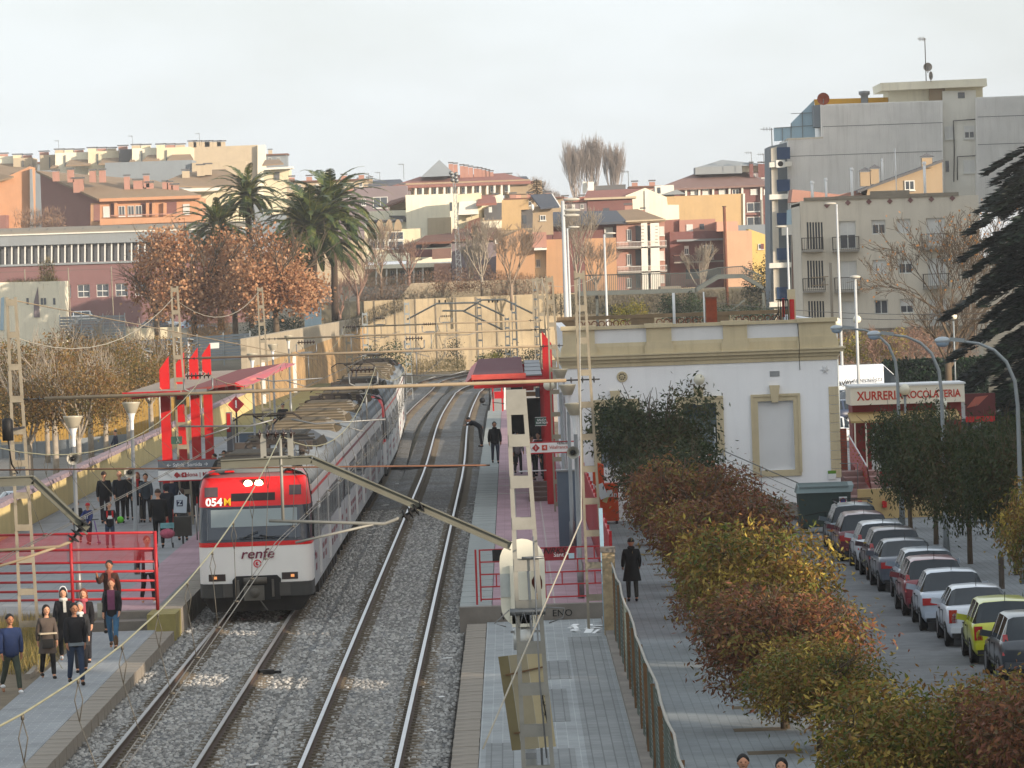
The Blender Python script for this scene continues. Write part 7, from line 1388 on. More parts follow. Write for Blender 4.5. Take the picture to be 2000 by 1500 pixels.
# ====== the town
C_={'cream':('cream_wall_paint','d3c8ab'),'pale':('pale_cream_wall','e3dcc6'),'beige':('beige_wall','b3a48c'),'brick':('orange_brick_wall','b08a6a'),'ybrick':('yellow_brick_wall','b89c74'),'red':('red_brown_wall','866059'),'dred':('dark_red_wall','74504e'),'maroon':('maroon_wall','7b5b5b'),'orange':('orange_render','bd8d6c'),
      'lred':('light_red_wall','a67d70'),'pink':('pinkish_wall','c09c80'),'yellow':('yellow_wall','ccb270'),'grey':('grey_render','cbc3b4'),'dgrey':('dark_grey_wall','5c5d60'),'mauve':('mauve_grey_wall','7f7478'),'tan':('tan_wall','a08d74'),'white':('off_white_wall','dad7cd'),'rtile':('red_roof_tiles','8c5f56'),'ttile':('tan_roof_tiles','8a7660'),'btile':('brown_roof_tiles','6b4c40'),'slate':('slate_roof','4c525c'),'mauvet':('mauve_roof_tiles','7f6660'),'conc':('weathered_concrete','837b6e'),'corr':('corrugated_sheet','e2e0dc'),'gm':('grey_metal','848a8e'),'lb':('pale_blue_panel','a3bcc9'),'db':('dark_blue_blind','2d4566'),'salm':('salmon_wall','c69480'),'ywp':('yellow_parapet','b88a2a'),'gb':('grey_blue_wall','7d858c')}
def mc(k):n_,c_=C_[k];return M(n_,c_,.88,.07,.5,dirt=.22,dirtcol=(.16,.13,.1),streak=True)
def PW(nm,k,pts,D,dep,par,off=0.0):
 return MB().prism([at_d(a,b,D-off)for a,b in pts],(0,dep,0)).build(nm,k if not isinstance(k,str)else mc(k),par)
def RF(nm,k,pts,D1,D2,par,th=.25):
 a=[at_d(*pts[0],D1),at_d(*pts[1],D1)]+[at_d(*p,D2)for p in pts[2:]]
 return MB().prism(a,(0,0,-th)).build(nm,mc(k),par)
def R4(x0,y0,x1,y1):sl=-.035*(x1-x0);return[(x0,y1),(x1,y1+sl),(x1,y0+sl),(x0,y0)]
m_frame=M('window_frame_white','cfcfca',.5,.04,3);m_shut=M('roller_shutter','c9c9c6',.6,.04,3);m_rail_d=M('balcony_rail_dark','3f3a36',.6);m_gl2=Mglass('far_window_glass',(.06,.07,.085),.15)
def WN(par,D,x0,y0,x1,y1,st='g',rec=.0):
 """window: frame part with glass or shutter"""
 a,b=at_d(x0,y1,D),at_d(x1,y0,D);X0,X1,Z0,Z1=a.x,b.x,a.z,b.z;y=D-.03+rec;f=min(.08,(X1-X0)*.12)
 if st=='d':return MB().box(X0,X1,y-.02,y,Z0,Z1).build('window',m_gl2,par)
 q=MB();q.box(X0,X0+f,y-.06,y,Z0,Z1);q.box(X1-f,X1,y-.06,y,Z0,Z1);q.box(X0+f,X1-f,y-.06,y,Z1-f,Z1);q.box(X0+f,X1-f,y-.06,y,Z0,Z0+f);q.box((X0+X1)/2-f*.4,(X0+X1)/2+f*.4,y-.05,y,Z0+f,Z1-f);q.box(X0-.06,X1+.06,y-.12,y-.061,Z0-.07,Z0)
 o=q.build('window',m_frame,par);zs={'g':Z1-f,'s':Z0+f,'h':(Z0+Z1)/2,'t':Z1-(Z1-Z0)*.35}[st]
 if zs>Z0+f+.01:MB().box(X0+f,X1-f,y-.02,y,Z0+f,zs).build('pane',m_gl2,o)
 if zs<Z1-f-.01:MB().box(X0+f,X1-f,y-.045,y-.021,zs,Z1-f).build('shutter',m_shut,o)
 return o
def BAL(par,D,x0,y0,x1,y1,k='dark',dep=.9):
 a,b=at_d(x0,y1,D),at_d(x1,y0,D);m={'dark':m_rail_d,'white':m_frame,'red':mc('red')}[k];q=MB();X0,X1,Z0,Z1=a.x,b.x,a.z,b.z
 MB().box(X0,X1,D-dep,D,Z0-.14,Z0).build('balcony_slab',m_conc,par);n=int((X1-X0)/.14)
 q.bar((X0,D-dep,Z1),(X1,D-dep,Z1),.05);q.bar((X0,D-dep,Z0+.06),(X1,D-dep,Z0+.06),.04);q.bar((X0,D-dep,Z1),(X0,D,Z1),.04);q.bar((X1,D-dep,Z1),(X1,D,Z1),.04)
 for i in range(n+1):q.bar((X0+(X1-X0)*i/n,D-dep,Z0),(X0+(X1-X0)*i/n,D-dep,Z1),.022)
 for s in(X0,X1):
  for i in range(5):q.bar((s,D-dep+i*.18,Z0),(s,D-dep+i*.18,Z1),.022)
 o=q.build('balcony_railing',m,par,fix=False);o['kind']='stuff'
def CH(par,D,px,y0,y1,w,k='lred',cap=True):
 a,b=at_d(px,y1,D),at_d(px,y0,D);o=MB().box(a.x-w/2,a.x+w/2,D,D+w,a.z-.3,b.z).build('chimney',mc(k),par)
 if cap:MB().box(a.x-w*.62,a.x+w*.62,D-w*.12,D+w*1.12,b.z+.12,b.z+.3).build('chimney_cap',mc('dgrey'),o)
def TH(lab,px,D,cat='building',nm='building',grp=None):p=at_d(px,600,D);return thing(nm,lab,cat,(p.x,D,p.z),group=grp)
D=363;t=TH('grey four storey flats with red diamond tiles and white roller shutters at the right',1740,D,nm='apartment_house')
hl=[];o0=at_d(1572,700,D)
W_=[(1640,431,1671,487,'h'),(1703,429,1729,458,'t'),(1752,427,1778,456,'s'),(1810,425,1845,480,'s'),(1642,509,1673,565,'s'),(1705,507,1731,536,'s'),(1755,505,1782,535,'t'),(1813,503,1848,558,'s'),(1645,588,1676,640,'s'),(1708,585,1734,614,'g'),(1758,583,1784,612,'h'),(1816,582,1850,636,'s')]
for i in range(6):W_.append((1577+i*5.5,434,1579+i*5.5,486,'d'));W_.append((1578+i*5.5,509,1580+i*5.5,562,'d'));W_.append((1580+i*5.5,588,1582+i*5.5,640,'d'))
xR=at_d(1915,500,D).x;mb=MB()
for w_ in W_:a,b=at_d(w_[0],w_[3],D),at_d(w_[2],w_[1],D);hl.append((a.x-o0.x,b.x-o0.x,a.z,b.z))
wall_holes(mb,(o0.x,D,0),(1,0,0),xR-o0.x,-.3,13.05,hl,.25);mb.build('wall',mc('grey'),t,fix=False);m_gf=mc('grey')
MB().box(o0.x,o0.x+.02,D,D+11,-.3,13.0).box(o0.x,xR,D+10.9,D+11,-.3,13).box(o0.x,xR,D+.3,D+11,12.7,12.9).build('rear_wall',m_gf,t)
for a,b,y0,y1 in((1570,1632,384,392),(1632,1700,381,391),(1700,1776,371,388),(1776,1872,375,385)):p,q_=at_d(a,y1+3,D),at_d(b,y0,D);MB().box(p.x,q_.x,D-.12,D+.3,13.05,max(13.2,q_.z)).build('parapet',mc('conc'),t)
for w_ in W_:WN(t,D+.25,*w_[:4],w_[4])
for b_ in((1626,462,1676,489),(1630,541,1680,568),(1800,456,1848,485),(1803,534,1851,561),(1806,612,1854,640),(1566,464,1606,489),(1568,543,1610,568)):BAL(t,D,*b_)
for px,py in((1615,401),(1656,396),(1697,394),(1738,393),(1778,391),(1819,389),(1860,387)):p=at_d(px,py,D-.04);MB().obox(p,(.3,.04,.3),Matrix.Rotation(math.pi/4,3,'Y')).build('diamond_tile',mc('dred'),t)
PW('ledge','conc',R4(1640,644,1905,652),D-1.2,1.2,t);PW('column','grey',[(1742,705),(1768,705),(1768,652),(1742,652)],D-1.2,.8,t)
p=at_d(1624,580,355);t2=thing('catenary_post','rusty post with small bracket arms in front of the left side of the grey flats','post',(p.x,355,-.3));MB().tube([(p.x,355,-.3),(p.x,355,at_d(1624,513,355).z)],.1,8).build('post',mc('conc'),t2);q=MB()
for yy in(540,556):q.bar(at_d(1618,yy,355),at_d(1585,yy+2,355),.06)
q.bar(at_d(1612,540,355),at_d(1604,558,355),.05);q.build('bracket',m_beam,t2)
D=388;t=TH('cream shed-roofed attic house with barred window standing above the grey flats',1770,D,nm='attic_house')
PW('wall','tan',[(1690,395),(1842,392),(1840,316),(1695,368)],D,7,t);MB().prism([at_d(1675,372,D-.4),at_d(1843,311,D-.4),at_d(1843,316,D-.4),at_d(1675,377,D-.4)],(0,8,0)).build('roof',mc('dgrey'),t);PW('low_wall','lred',[(1545,395),(1700,392),(1675,372),(1640,380),(1570,372),(1548,370)],D+1,5,t)
WN(t,D,1767,352,1786,372,'g')
for px,y0,y1,w_ in((1690,336,356,.75),(1709,330,352,.65),(1811,308,320,.8)):
 CH(t,D-.2,px,y0,y1,w_,'tan',False);a=at_d(px,y0-2,D-.2);MB().add([(a.x-w_*.7,D-.3,a.z),(a.x+w_*.7,D-.3,a.z),(a.x+w_*.7,D+w_,a.z),(a.x-w_*.7,D+w_,a.z),(a.x,D+w_*.4,a.z+.3)],[(0,1,4),(1,2,4),(2,3,4),(3,0,4),(0,3,2,1)]).build('chimney_hat',mc('dgrey'),t)
t=TH('row of white flue pipes along the roof of the grey flats',1700,366,'pipes','flue_pipes')
for px,y0,y1,r_ in((1587,356,382,.11),(1614,350,383,.09),(1665,330,380,.1),(1724,312,345,.06),(1807,318,372,.1),(1751,292,368,.035)):a,b=at_d(px,y1+8,366),at_d(px,y0,366);MB().tube([(a.x,366,a.z),(a.x,366,b.z)],r_,8).build('pipe',m_panelw,t);MB().lathe([(r_*1.4,0),(r_*1.5,.1),(r_,.2)],(a.x,366,b.z-.1),8).build('pipe_cap',m_panelw,t)
D=402;t=TH('tall block with grey corrugated side wall and white penthouse at the upper right',1760,D,nm='apartment_tower')
PW('wall','corr',[(1540,420),(1843,412),(1841,196),(1604,204),(1607,268),(1538,271)],D,12,t)
PW('wall','white',[(1842,412),(1908,410),(1906,176),(1841,178)],D+1.2,10,t);PW('wall','corr',[(1907,410),(2060,405),(2058,184),(1908,190)],D,12,t)
q=MB()
for a_,b_,f in((1541,1606,lambda x:271-.035*(x-1541)),(1606,1841,lambda x:204-.035*(x-1606)),(1909,2056,lambda x:190-.035*(x-1909))):
 x=a_
 while x<b_:q.bar(at_d(x+3,408,D-.05),at_d(x-3 if f(x)<230 else x-1,f(x)+1,D-.05),.09,.09);x+=4.1
o=q.build('corrugation_rib',mc('corr'),t,fix=False);o['kind']='stuff'
for a,b,y in((1541,1840,305),(1607,1841,247),(1910,2050,228),(1910,2050,282)):PW('sheet_joint','dgrey',[(a,y+1),(b,y+1-.035*(b-a)),(b,y-.035*(b-a)),(a,y)],D-.1,.05,t)
PW('penthouse_wall','pale',[(1736,200),(1815,197),(1815,172),(1736,176)],D+2,6,t);PW('penthouse_wall','tan',[(1815,197),(1846,196),(1846,172),(1815,173)],D+1.6,6,t);PW('penthouse_wall','cream',[(1846,200),(1920,198),(1919,168),(1846,171)],D+1.4,7,t);PW('roof_slab','pale',[(1722,177),(1928,168),(1927,153),(1720,162)],D+.5,9,t)
for w_ in((1845,246,1864,272,'s'),(1883,245,1903,271,'h'),(1882,312,1904,338,'s'),(1847,314,1853,336,'d'),(1871,180,1884,192,'d')):WN(t,D+1.2,*w_)
for pts in([(1863,355),(1864,290),(1862,236),(1905,233)],[(1870,352),(1870,306),(1908,304)]):MB().tube([at_d(a,b,D+1.0)for a,b in pts],.045,5).build('drain_pipe',m_dark,t)
PW('terrace_parapet','ywp',[(1592,207),(1735,200),(1734,190),(1590,194)],D+2.5,.4,t);PW('terrace_wall','gb',[(1590,248),(1605,248),(1603,204),(1588,206)],D+1,4,t);PW('slab_edge','grey',[(1538,274),(1608,270),(1607,267),(1538,270)],D-.1,5,t)
PW('glass_screen','lb',[(1512,276),(1592,270),(1590,195),(1545,240),(1544,248),(1511,250)],D+3,.1,t)
for pts in(((1545,276),(1545,240)),((1568,274),(1567,218)),((1512,250),(1590,245)),((1545,222),(1590,220)),((1528,276),(1528,250))):MB().bar(at_d(*pts[0],D+2.9),at_d(*pts[1],D+2.9),.05).build('screen_bar',m_steel,t)
PW('bay_wall','gb',[(1506,640),(1546,640),(1546,276),(1503,286)],D+1,8,t);PW('bay_column','grey',[(1513,640),(1524,640),(1518,286),(1506,290)],D-.6,.6,t)
for i,y in enumerate((287,350,415,484,560)):
 PW('awning','db',[(1518,y+24),(1543,y+23),(1543,y),(1517,y+1)],D-.7,.2,t);PW('balcony_front','white',[(1503,y+40),(1546,y+38),(1546,y+28),(1503,y+30)],D-1.0,.9,t)if i!=2 else None
PW('light_blue_panel','lb',[(1536,458),(1573,456),(1570,405),(1537,410)],D-.9,.3,t);PW('balcony_front','white',[(1527,460),(1575,456),(1575,436),(1527,440)],D-1.1,.15,t)
for i in range(6):PW('wall_slat','red',[(1548+5*i,640),(1550+5*i,640),(1549+5*i,470),(1547+5*i,470)],D-.2,.1,t)
PW('lower_wall','grey',[(1546,640),(1580,640),(1578,458),(1546,460)],D-.1,5,t);p=at_d(1524,320,D-.8);MB().box(p.x-.35,p.x+.35,D-1.1,D-.8,p.z-.3,p.z+.3).build('air_conditioner',m_frame,t);MB().lathe([(.001,0),(.22,0)],(p.x,D-1.11,p.z),14,axis='Y').build('fan_opening',m_black,t)
for px,y0,lab in((1688,182,'grey roof ventilator on the terrace of the corrugated tower'),):p=at_d(px,y0,D+1);t=thing('roof_ventilator',lab,'ventilator',p);MB().lathe([(.3,-.9),(.3,-.2),(.45,-.1),(.45,.15),(.001,.2)],p,12).build('cowl',m_steel,t)
for px,py,r_,c_,lab in((1608,193,.5,'rust_orange','orange rusty satellite dish at the left end of the yellow terrace parapet'),(1812,131,.36,'dish_grey','round satellite dish on the tall antenna mast'),(1818,148,.36,'dish_grey2','lower satellite dish seen edge on at the antenna mast foot')):
 p=at_d(px,py,D);t=thing('satellite_dish',lab,'satellite dish',p);q=MB().lathe([(.001,.12),(r_*.6,.07),(r_,-.04)],p,16,axis='Y');q.v=[((v[0]-p.x)*(.45 if c_=='dish_grey2' else 1)+p.x,v[1],v[2])for v in q.v];q.build('dish',M(c_,'9a9288',.5,.1,2)if c_[0]=='d' else M(c_),t);MB().bar(p,(p.x,p.y+.1,p.z-r_*1.3),.06).build('stand',m_steel,t)
def aerial(px,y0,y1,D,lab,n=3,w=.8,r=.03):
 a,b=at_d(px,y1,D),at_d(px,y0,D);t=thing('tv_aerial',lab,'aerial',(a.x,D,a.z));MB().tube([a,(a.x,D,b.z)],r,5).build('mast',m_wire,t);q=MB();q.bar((a.x-w,D,b.z-.06),(a.x+.1,D,b.z-.1),r*1.3)
 for i in range(n):q.bar((a.x-w*(.15+.8*i/n),D-.3,b.z-.08),(a.x-w*(.15+.8*i/n),D+.3,b.z-.08),r);q.bar((a.x-w*(.15+.8*i/n),D,b.z-.08-.16),(a.x-w*(.15+.8*i/n),D,b.z+.1),r)
 q.build('aerial_elements',m_wire,t)
aerial(1809,74,158,D,'tall antenna mast on the penthouse roof slab at the upper right',4,.6,.04);p=at_d(1811,98,D);
for i,(px,y0,y1,D_,lab)in enumerate(((115,274,300,1000,'tv aerial at the left end of the beige skyline'),(259,265,290,1000,'tv aerial above the middle of the beige skyline'),(390,260,285,1000,'tv aerial above the big beige block'),(720,338,352,840,'tv aerial on the slate roofed house'),(742,336,352,840,'second tv aerial on the slate roofed house'),(789,320,350,800,'tv aerial on the left of the long red roof'),(1228,334,368,580,'tv aerial on the roof terrace right of the poplars'),(1468,297,320,650,'tv aerial above the brown roofed block'),(1492,300,320,650,'right hand tv aerial above the brown roofed block'),(1508,250,285,403,'tv aerial at the left edge of the corrugated tower'))):aerial(px,y0,y1,D_,lab,3,.9,.035)
D=650;t=TH('wide block with brown hipped roof and grey roof box left of the corrugated tower',1400,D)
PW('wall','dred',[(1315,470),(1506,462),(1504,358),(1315,366)],D,10,t);RF('roof','mauvet',[(1275,370),(1508,360),(1452,335),(1360,338)],D-.8,D+7,t);PW('roof_box','gm',[(1358,341),(1450,338),(1449,323),(1358,327)],D+3,6,t);MB().prism([at_d(1357,328,D+3),at_d(1505,322,D+3),at_d(1410,312,D+5)],(0,4,0)).build('box_roof',mc('gm'),t);PW('upper_wall','pale',[(1450,336),(1508,334),(1507,320),(1450,322)],D+4,5,t)
for x in(1340,1366,1393,1425,1450,1487):PW('column','white',[(x-2,392),(x+2,392),(x+2,366),(x-2,366)],D-.5,.4,t)
for x in(1349,1372,1404,1430,1466,1492):WN(t,D,x,369,x+13,380,'s' if x!=1430 else 'g')
for y in(395,423,448):WN(t,D,1459,y,1486,y+19,'g');PW('window_band','red',[(1455,y+25),(1506,y+24),(1506,y+20),(1455,y+21)],D-.3,.3,t)
MB().tube([at_d(1489,470,D-.6),at_d(1487,390,D-.6)],.2,8).build('round_column',m_conc,t)
for x in(1468,1485,1492):CH(t,D+3,x,320,342,.5,'dred')
D=600;t=TH('house with a large blank yellow brick side wall',1375,D);PW('wall','ybrick',[(1300,470),(1452,465),(1451,378),(1300,384)],D,8,t);PW('wall','white',[(1280,384),(1317,383),(1316,361),(1279,363)],D+2,4,t);WN(t,D+2,1284,366,1290,378,'d');MB().prism([at_d(1290,381,D-.2),at_d(1340,379,D-.2),at_d(1322,370,D-.2)],(0,4,0)).build('lean_to',mc('gm'),t);PW('white_coping','white',[(1452,466),(1456,466),(1455,378),(1451,378)],D-.2,.4,t)
D=585;t=TH('house with bright cream gable end wall right of the dark red house',1270,D);PW('wall','pale',[(1222,440),(1327,436),(1326,400),(1304,400),(1302,385),(1260,367),(1222,382)],D,9,t);RF('roof','rtile',[(1140,388),(1224,385),(1258,368),(1148,371)],D+.3,D+7,t);MB().bar(at_d(1263,428,D-.1),at_d(1262,372,D-.1),.35,.1).build('white_band',m_frame,t)
D=575;t=TH('dark red house with flat slab roof and chimney above the slate roof',1190,D);PW('wall','dred',[(1148,415),(1236,412),(1235,388),(1147,391)],D,6,t);PW('roof_slab','beige',[(1141,391),(1243,387),(1243,383),(1141,387)],D-.5,7,t);PW('rooftop_frame','dgrey',[(1163,372),(1222,369),(1222,360),(1163,363)],D+5,.4,t);PW('rooftop_wall','white',[(1138,376),(1146,376),(1146,355),(1138,355)],D+5,1,t);PW('rooftop_wall','white',[(1148,372),(1160,372),(1160,355),(1148,355)],D+4,1,t);WN(t,D,1178,406,1190,413,'d');CH(t,D-6,1228,402,424,.8,'lred');CH(t,D-6,1256,410,424,.5,'lred');PW('low_roof','rtile',[(1118,395),(1145,394),(1143,383),(1125,388)],D,4,t)
D=520;t=TH('red brown house with slate hipped roof, white balconies and white vertical panels',1220,D)
PW('wall','dred',[(1080,580),(1206,576),(1204,430),(1080,436)],D+1,9,t);PW('wall','lred',[(1204,580),(1300,576),(1298,428),(1204,432)],D,10,t)  # left wall coloured darker red for its shade, right wall lighter for sun
RF('roof','slate',[(1078,438),(1226,432),(1204,411),(1080,414)],D-.6,D+5,t);RF('roof','ttile',[(1224,432),(1300,428),(1245,408),(1204,411)],D-.6,D+5,t);PW('eave','beige',[(1222,434),(1300,430),(1300,427),(1222,431)],D-.8,.4,t)  # shade and sun put into the colours: dark left slope, tan right slope
for x0,x1 in((1252,1264),(1270,1287)):PW('white_panel','white',[(x0+2,566),(x1+3,566),(x1,435),(x0,436)],D-1.1,.25,t)
for y0,y1 in((440,470),(488,518),(535,562)):PW('dark_bay','dgrey',[(1242,y1),(1252,y1),(1251,y0),(1241,y0)],D-.1,.1,t);PW('dark_bay','dgrey',[(1262,y1),(1271,y1),(1270,y0),(1261,y0)],D-.1,.1,t);WN(t,D,1288,y0+2,1297,y1-10,'s');WN(t,D,1225,y0+8,1233,y1,'g');WN(t,D+1,1181,y0+4,1197,y1,'s' if y0==440 else 't')
for i in range(12):
 for x0 in(1253,1280):PW('louver','conc',[(x0,441+i*3.2+1),(x0+5,441+i*3.2+1),(x0+5,441+i*3.2),(x0,441+i*3.2)],D-1.15,.04,t)if i%2==0 else None
BAL(t,D,1204,470,1301,484,'white',1.1);BAL(t,D,1206,518,1302,532,'white',1.1)
D=510;t=TH('blank orange brick house end wall beside the balcony house',1173,D);PW('wall','brick',[(1145,580),(1206,578),(1203,464),(1142,466)],D,3,t)
t=TH('orange gabled brick house with a small red balcony box',1030,500);PW('wall','brick',[(968,580),(1046,578),(1044,462),(1022,446),(970,470)],500,8,t);PW('wall','brick',[(1067,580),(1100,578),(1098,467),(1067,468)],500,8,t);PW('balcony_box','lred',[(1040,484),(1068,483),(1067,453),(1040,454)],499,3,t);PW('recess_wall','cream',[(1044,580),(1068,578),(1067,488),(1045,489)],501,5,t);PW('slab','white',[(1043,489),(1068,488),(1068,484),(1043,485)],498.5,2,t);WN(t,501,1047,506,1055,522,'g');PW('chimney_box','white',[(967,476),(973,476),(972,466),(967,466)],499.8,.6,t)
t=TH('cream stair tower with one window and solar panels on top',1060,515);PW('wall','tan',[(1040,460),(1081,458),(1079,402),(1041,404)],515,5,t);WN(t,515,1055,420,1066,431,'g');MB().prism([at_d(1056,406,514),at_d(1093,403,514),at_d(1077,378,517),at_d(1036,380,517)],(0,0,-.15)).build('solar_panel',mc('slate'),t);MB().bar(at_d(1094,404,514),at_d(1078,379,517),.12).build('panel_frame',m_frame,t);p=at_d(1040,405,514);MB().ball(p,.16,10,8,(1,1,2.2)).build('water_tank',m_frame,t)
t=TH('yellow brick house with dark terrace opening left of the stair tower',1005,530);PW('wall','ybrick',[(980,450),(1018,448),(1018,410),(1033,409),(1032,389),(980,391)],530,5,t);PW('dark_recess','dgrey',[(1017,446),(1041,445),(1040,408),(1017,409)],531,1,t);WN(t,531,1021,420,1028,437,'d')
D=525;t=TH('dark red two storey house with long balcony and white doors',1360,D);PW('wall','dred',[(1310,590),(1420,588),(1418,450),(1308,453)],D,8,t);PW('wall','red',[(1298,590),(1330,590),(1328,428),(1298,430)],D+1.5,6,t);PW('wall','lred',[(1327,456),(1398,453),(1397,427),(1327,430)],D+1,6,t);WN(t,D+1,1341,438,1353,454,'s');WN(t,D+1,1367,437,1375,448,'d');WN(t,D,1374,478,1393,507,'g');WN(t,D,1337,480,1345,497,'t');WN(t,D+1.5,1314,480,1320,494,'t');PW('canopy_edge','gm',[(1322,472),(1412,469),(1412,465),(1322,468)],D-.8,.9,t);BAL(t,D,1316,496,1416,511,'red',1.2);BAL(t,D,1316,497,1416,512,'dark',1.25);WN(t,D,1340,525,1365,545,'d');WN(t,D,1378,525,1408,545,'d')  # upper wall's lighter red stands for the sunlight on it
t=TH('pinkish beige blank house beside the dark red balcony house',1442,520);PW('wall','pink',[(1419,600),(1472,598),(1468,450),(1416,451)],520,6,t);PW('orange_wall','salm',[(1400,452),(1442,451),(1441,432),(1400,433)],523,4,t)
t=TH('small yellow gabled house with one red shuttered window',1485,535);PW('wall','yellow',[(1466,560),(1507,558),(1506,462),(1462,447),(1464,470)],535,6,t);WN(t,535,1481,476,1491,487,'g');PW('shutter','dred',[(1486,488),(1492,488),(1492,476),(1486,476)],534.9,.06,t)
t=TH('tall blank cream white house wall in the centre of the town',845,560);PW('wall','pale',[(796,515),(895,510),(893,378),(792,381)],560,8,t);WN(t,560,879,395,883,412,'d');PW('patched_wall','beige',[(835,460),(882,458),(881,424),(835,426)],559.9,.09,t)
t=TH('long low cream white wall house left of the tall blank one',755,565);PW('wall','pale',[(712,450),(797,446),(795,410),(712,413)],565,6,t);PW('shed_wall','tan',[(760,410),(795,409),(793,388),(762,402)],566,5,t);RF('shed_roof','btile',[(748,404),(794,388),(790,384),(762,392)],565,569,t);PW('dark_lean_to','dgrey',[(760,423),(800,436),(790,421),(760,421)],564,1,t)
t=TH('purple brown brick house with framed dark panel behind the palms',740,640);PW('wall','mauve',[(690,450),(796,446),(794,362),(690,366)],640,8,t);WN(t,640,729,384,757,407,'g');WN(t,640,706,388,714,402,'g')
t=TH('pale church-like hall with four pointed arches and white grid windows',760,535);PW('wall','cream',[(712,512),(822,508),(820,446),(712,450)],535,8,t)
for x in(724,742,760,777):MB().prism([at_d(x+8*math.sin(a_)*1.0 if False else x+7.5*c_,450-22*s_,534.8)for c_,s_ in((-1,0),(1,0),(.96,.35),(.75,.68),(.4,.92),(0,1),(-.4,.92),(-.75,.68),(-.96,.35))],(0,1.5,0)).build('arch',mc('tan'),t)
for i in range(2):
 for j in range(2):WN(t,535,722+36*i,452+18*j,752+36*i,469+18*j,'g')
PW('dark_roof_band','slate',[(714,436),(786,433),(784,428),(714,430)],536,4,t)
t=TH('low white colonnade building with terrace in front of the arched hall',800,520);PW('wall','beige',[(712,560),(892,554),(890,520),(712,526)],522,5,t);PW('roof_slab','pale',[(712,526),(892,520),(892,512),(712,518)],519,8,t)
for x in(735,755,775,793,808,826,860,872):PW('column','white',[(x-1.5,556),(x+1.5,556),(x+1.5,520),(x-1.5,520)],519.3,.3,t)
for x in(762,781,800,815,845):WN(t,522,x,528,x+9,545,'g')
PW('terrace_wall','pale',[(715,512),(800,508),(800,494),(715,497)],524,.4,t)
t=TH('flat roofed house with dark red wall and salmon corner block',845,528);PW('wall','dred',[(797,503),(860,501),(858,486),(797,488)],528,4,t);PW('wall','salm',[(844,506),(881,504),(880,484),(844,486)],526,4,t);PW('wall','salm',[(848,560),(882,558),(880,514),(848,515)],518,3,t);PW('dark_wall','dgrey',[(800,486),(880,482),(880,470),(800,474)],532,4,t);RF('roof','btile',[(812,474),(900,470),(880,455),(830,460)],530,536,t)
t=TH('grey mauve terraced house in shade with brown tiled roof',925,512);PW('wall','mauve',[(882,575),(972,572),(970,462),(882,466)],512,8,t);RF('roof','btile',[(880,468),(974,464),(970,444),(884,447)],511.5,517,t);WN(t,512,928,482,934,492,'g');WN(t,512,902,482,907,492,'d');CH(t,513,928,446,465,.7,'brick',False)
t=TH('group of cream houses with red tiled roof right of the lattice floodlight mast',930,548);PW('wall','cream',[(893,470),(944,468),(940,376),(893,380)],549,8,t);PW('wall','white',[(895,420),(935,418),(930,392),(897,394)],547,2,t);RF('roof','rtile',[(930,398),(970,396),(966,380),(938,382)],546,551,t);PW('gable_wall','pale',[(930,425),(985,423),(982,378),(960,384),(932,402)],550,5,t);PW('dark_terrace','dgrey',[(946,430),(990,428),(990,395),(972,396),(946,408)],548.5,1,t);PW('low_wall','pale',[(935,447),(992,445),(991,430),(935,433)],547,3,t);PW('brown_wall','btile',[(905,448),(940,445),(938,424),(915,432)],546,2,t);MB().box(at_d(957,400,547).x-.15,at_d(957,400,547).x+.2,546.5,546.6,at_d(957,415,547).z,at_d(957,402,547).z).build('hanging_laundry',m_frame,t);WN(t,547,937,434,944,444,'d')
D=800;t=TH('long red roofed block with a grey glass pyramid and a row of red chimneys',880,D);PW('wall','tan',[(790,385),(1040,378),(1035,350),(790,358)],D,10,t);RF('roof','rtile',[(762,364),(1042,354),(985,338),(820,345)],D-1,D+9,t,.4)
for x in range(812,1000,14):PW('column','white',[(x-2,382-.035*(x-880)),(x+2,382-.035*(x-880)),(x+2,364-.035*(x-880)),(x-2,364-.035*(x-880))],D-.8,.4,t)
for x in range(818,1000,28):WN(t,D,x,366-.035*(x-880),x+8,378-.035*(x-880),'g')
a=[at_d(822,346,D+2),at_d(892,343,D+2),at_d(892,343,D+9),at_d(822,346,D+9)];ap=at_d(858,312,D+5.5);MB().add(a+[ap],[(0,1,4),(1,2,4),(2,3,4),(3,0,4)]).build('glass_pyramid',mc('gm'),t)
for px,y in((881,320),(890,321),(903,324),(911,325),(920,327),(930,329),(938,330),(946,332),(953,334),(960,336)):CH(t,D+6,px,y,y+20,.7,'lred')
t=TH('low slate roofed row at the left of the long red roof',750,850);PW('wall','tan',[(700,385),(800,380),(800,358),(700,362)],850,8,t);RF('roof','slate',[(700,364),(792,360),(782,350),(704,353)],849,856,t);[CH(t,852,x,y,y+12,1.0,'tan')for x,y in((704,350),(722,348))];PW('red_wing','mauve',[(640,395),(702,392),(700,366),(640,370)],845,6,t)
t=TH('pinkish tan block at the right of the long red roof',1030,850);PW('wall','tan',[(985,410),(1062,408),(1058,352),(985,355)],850,8,t);RF('roof','slate',[(985,355),(1035,352),(1028,344),(990,346)],849,855,t);PW('salmon_wing','salm',[(998,392),(1018,391),(1016,358),(998,359)],845,5,t);WN(t,845,1001,366,1006,380,'g');CH(t,851,993,341,352,1.2,'tan')
p=at_d(1049,375,530);t=conifer(p.x,530,p.z-1.2,2.6,.8,50,'small dark cypress in front of the pinkish tan block',9,leafn=40)
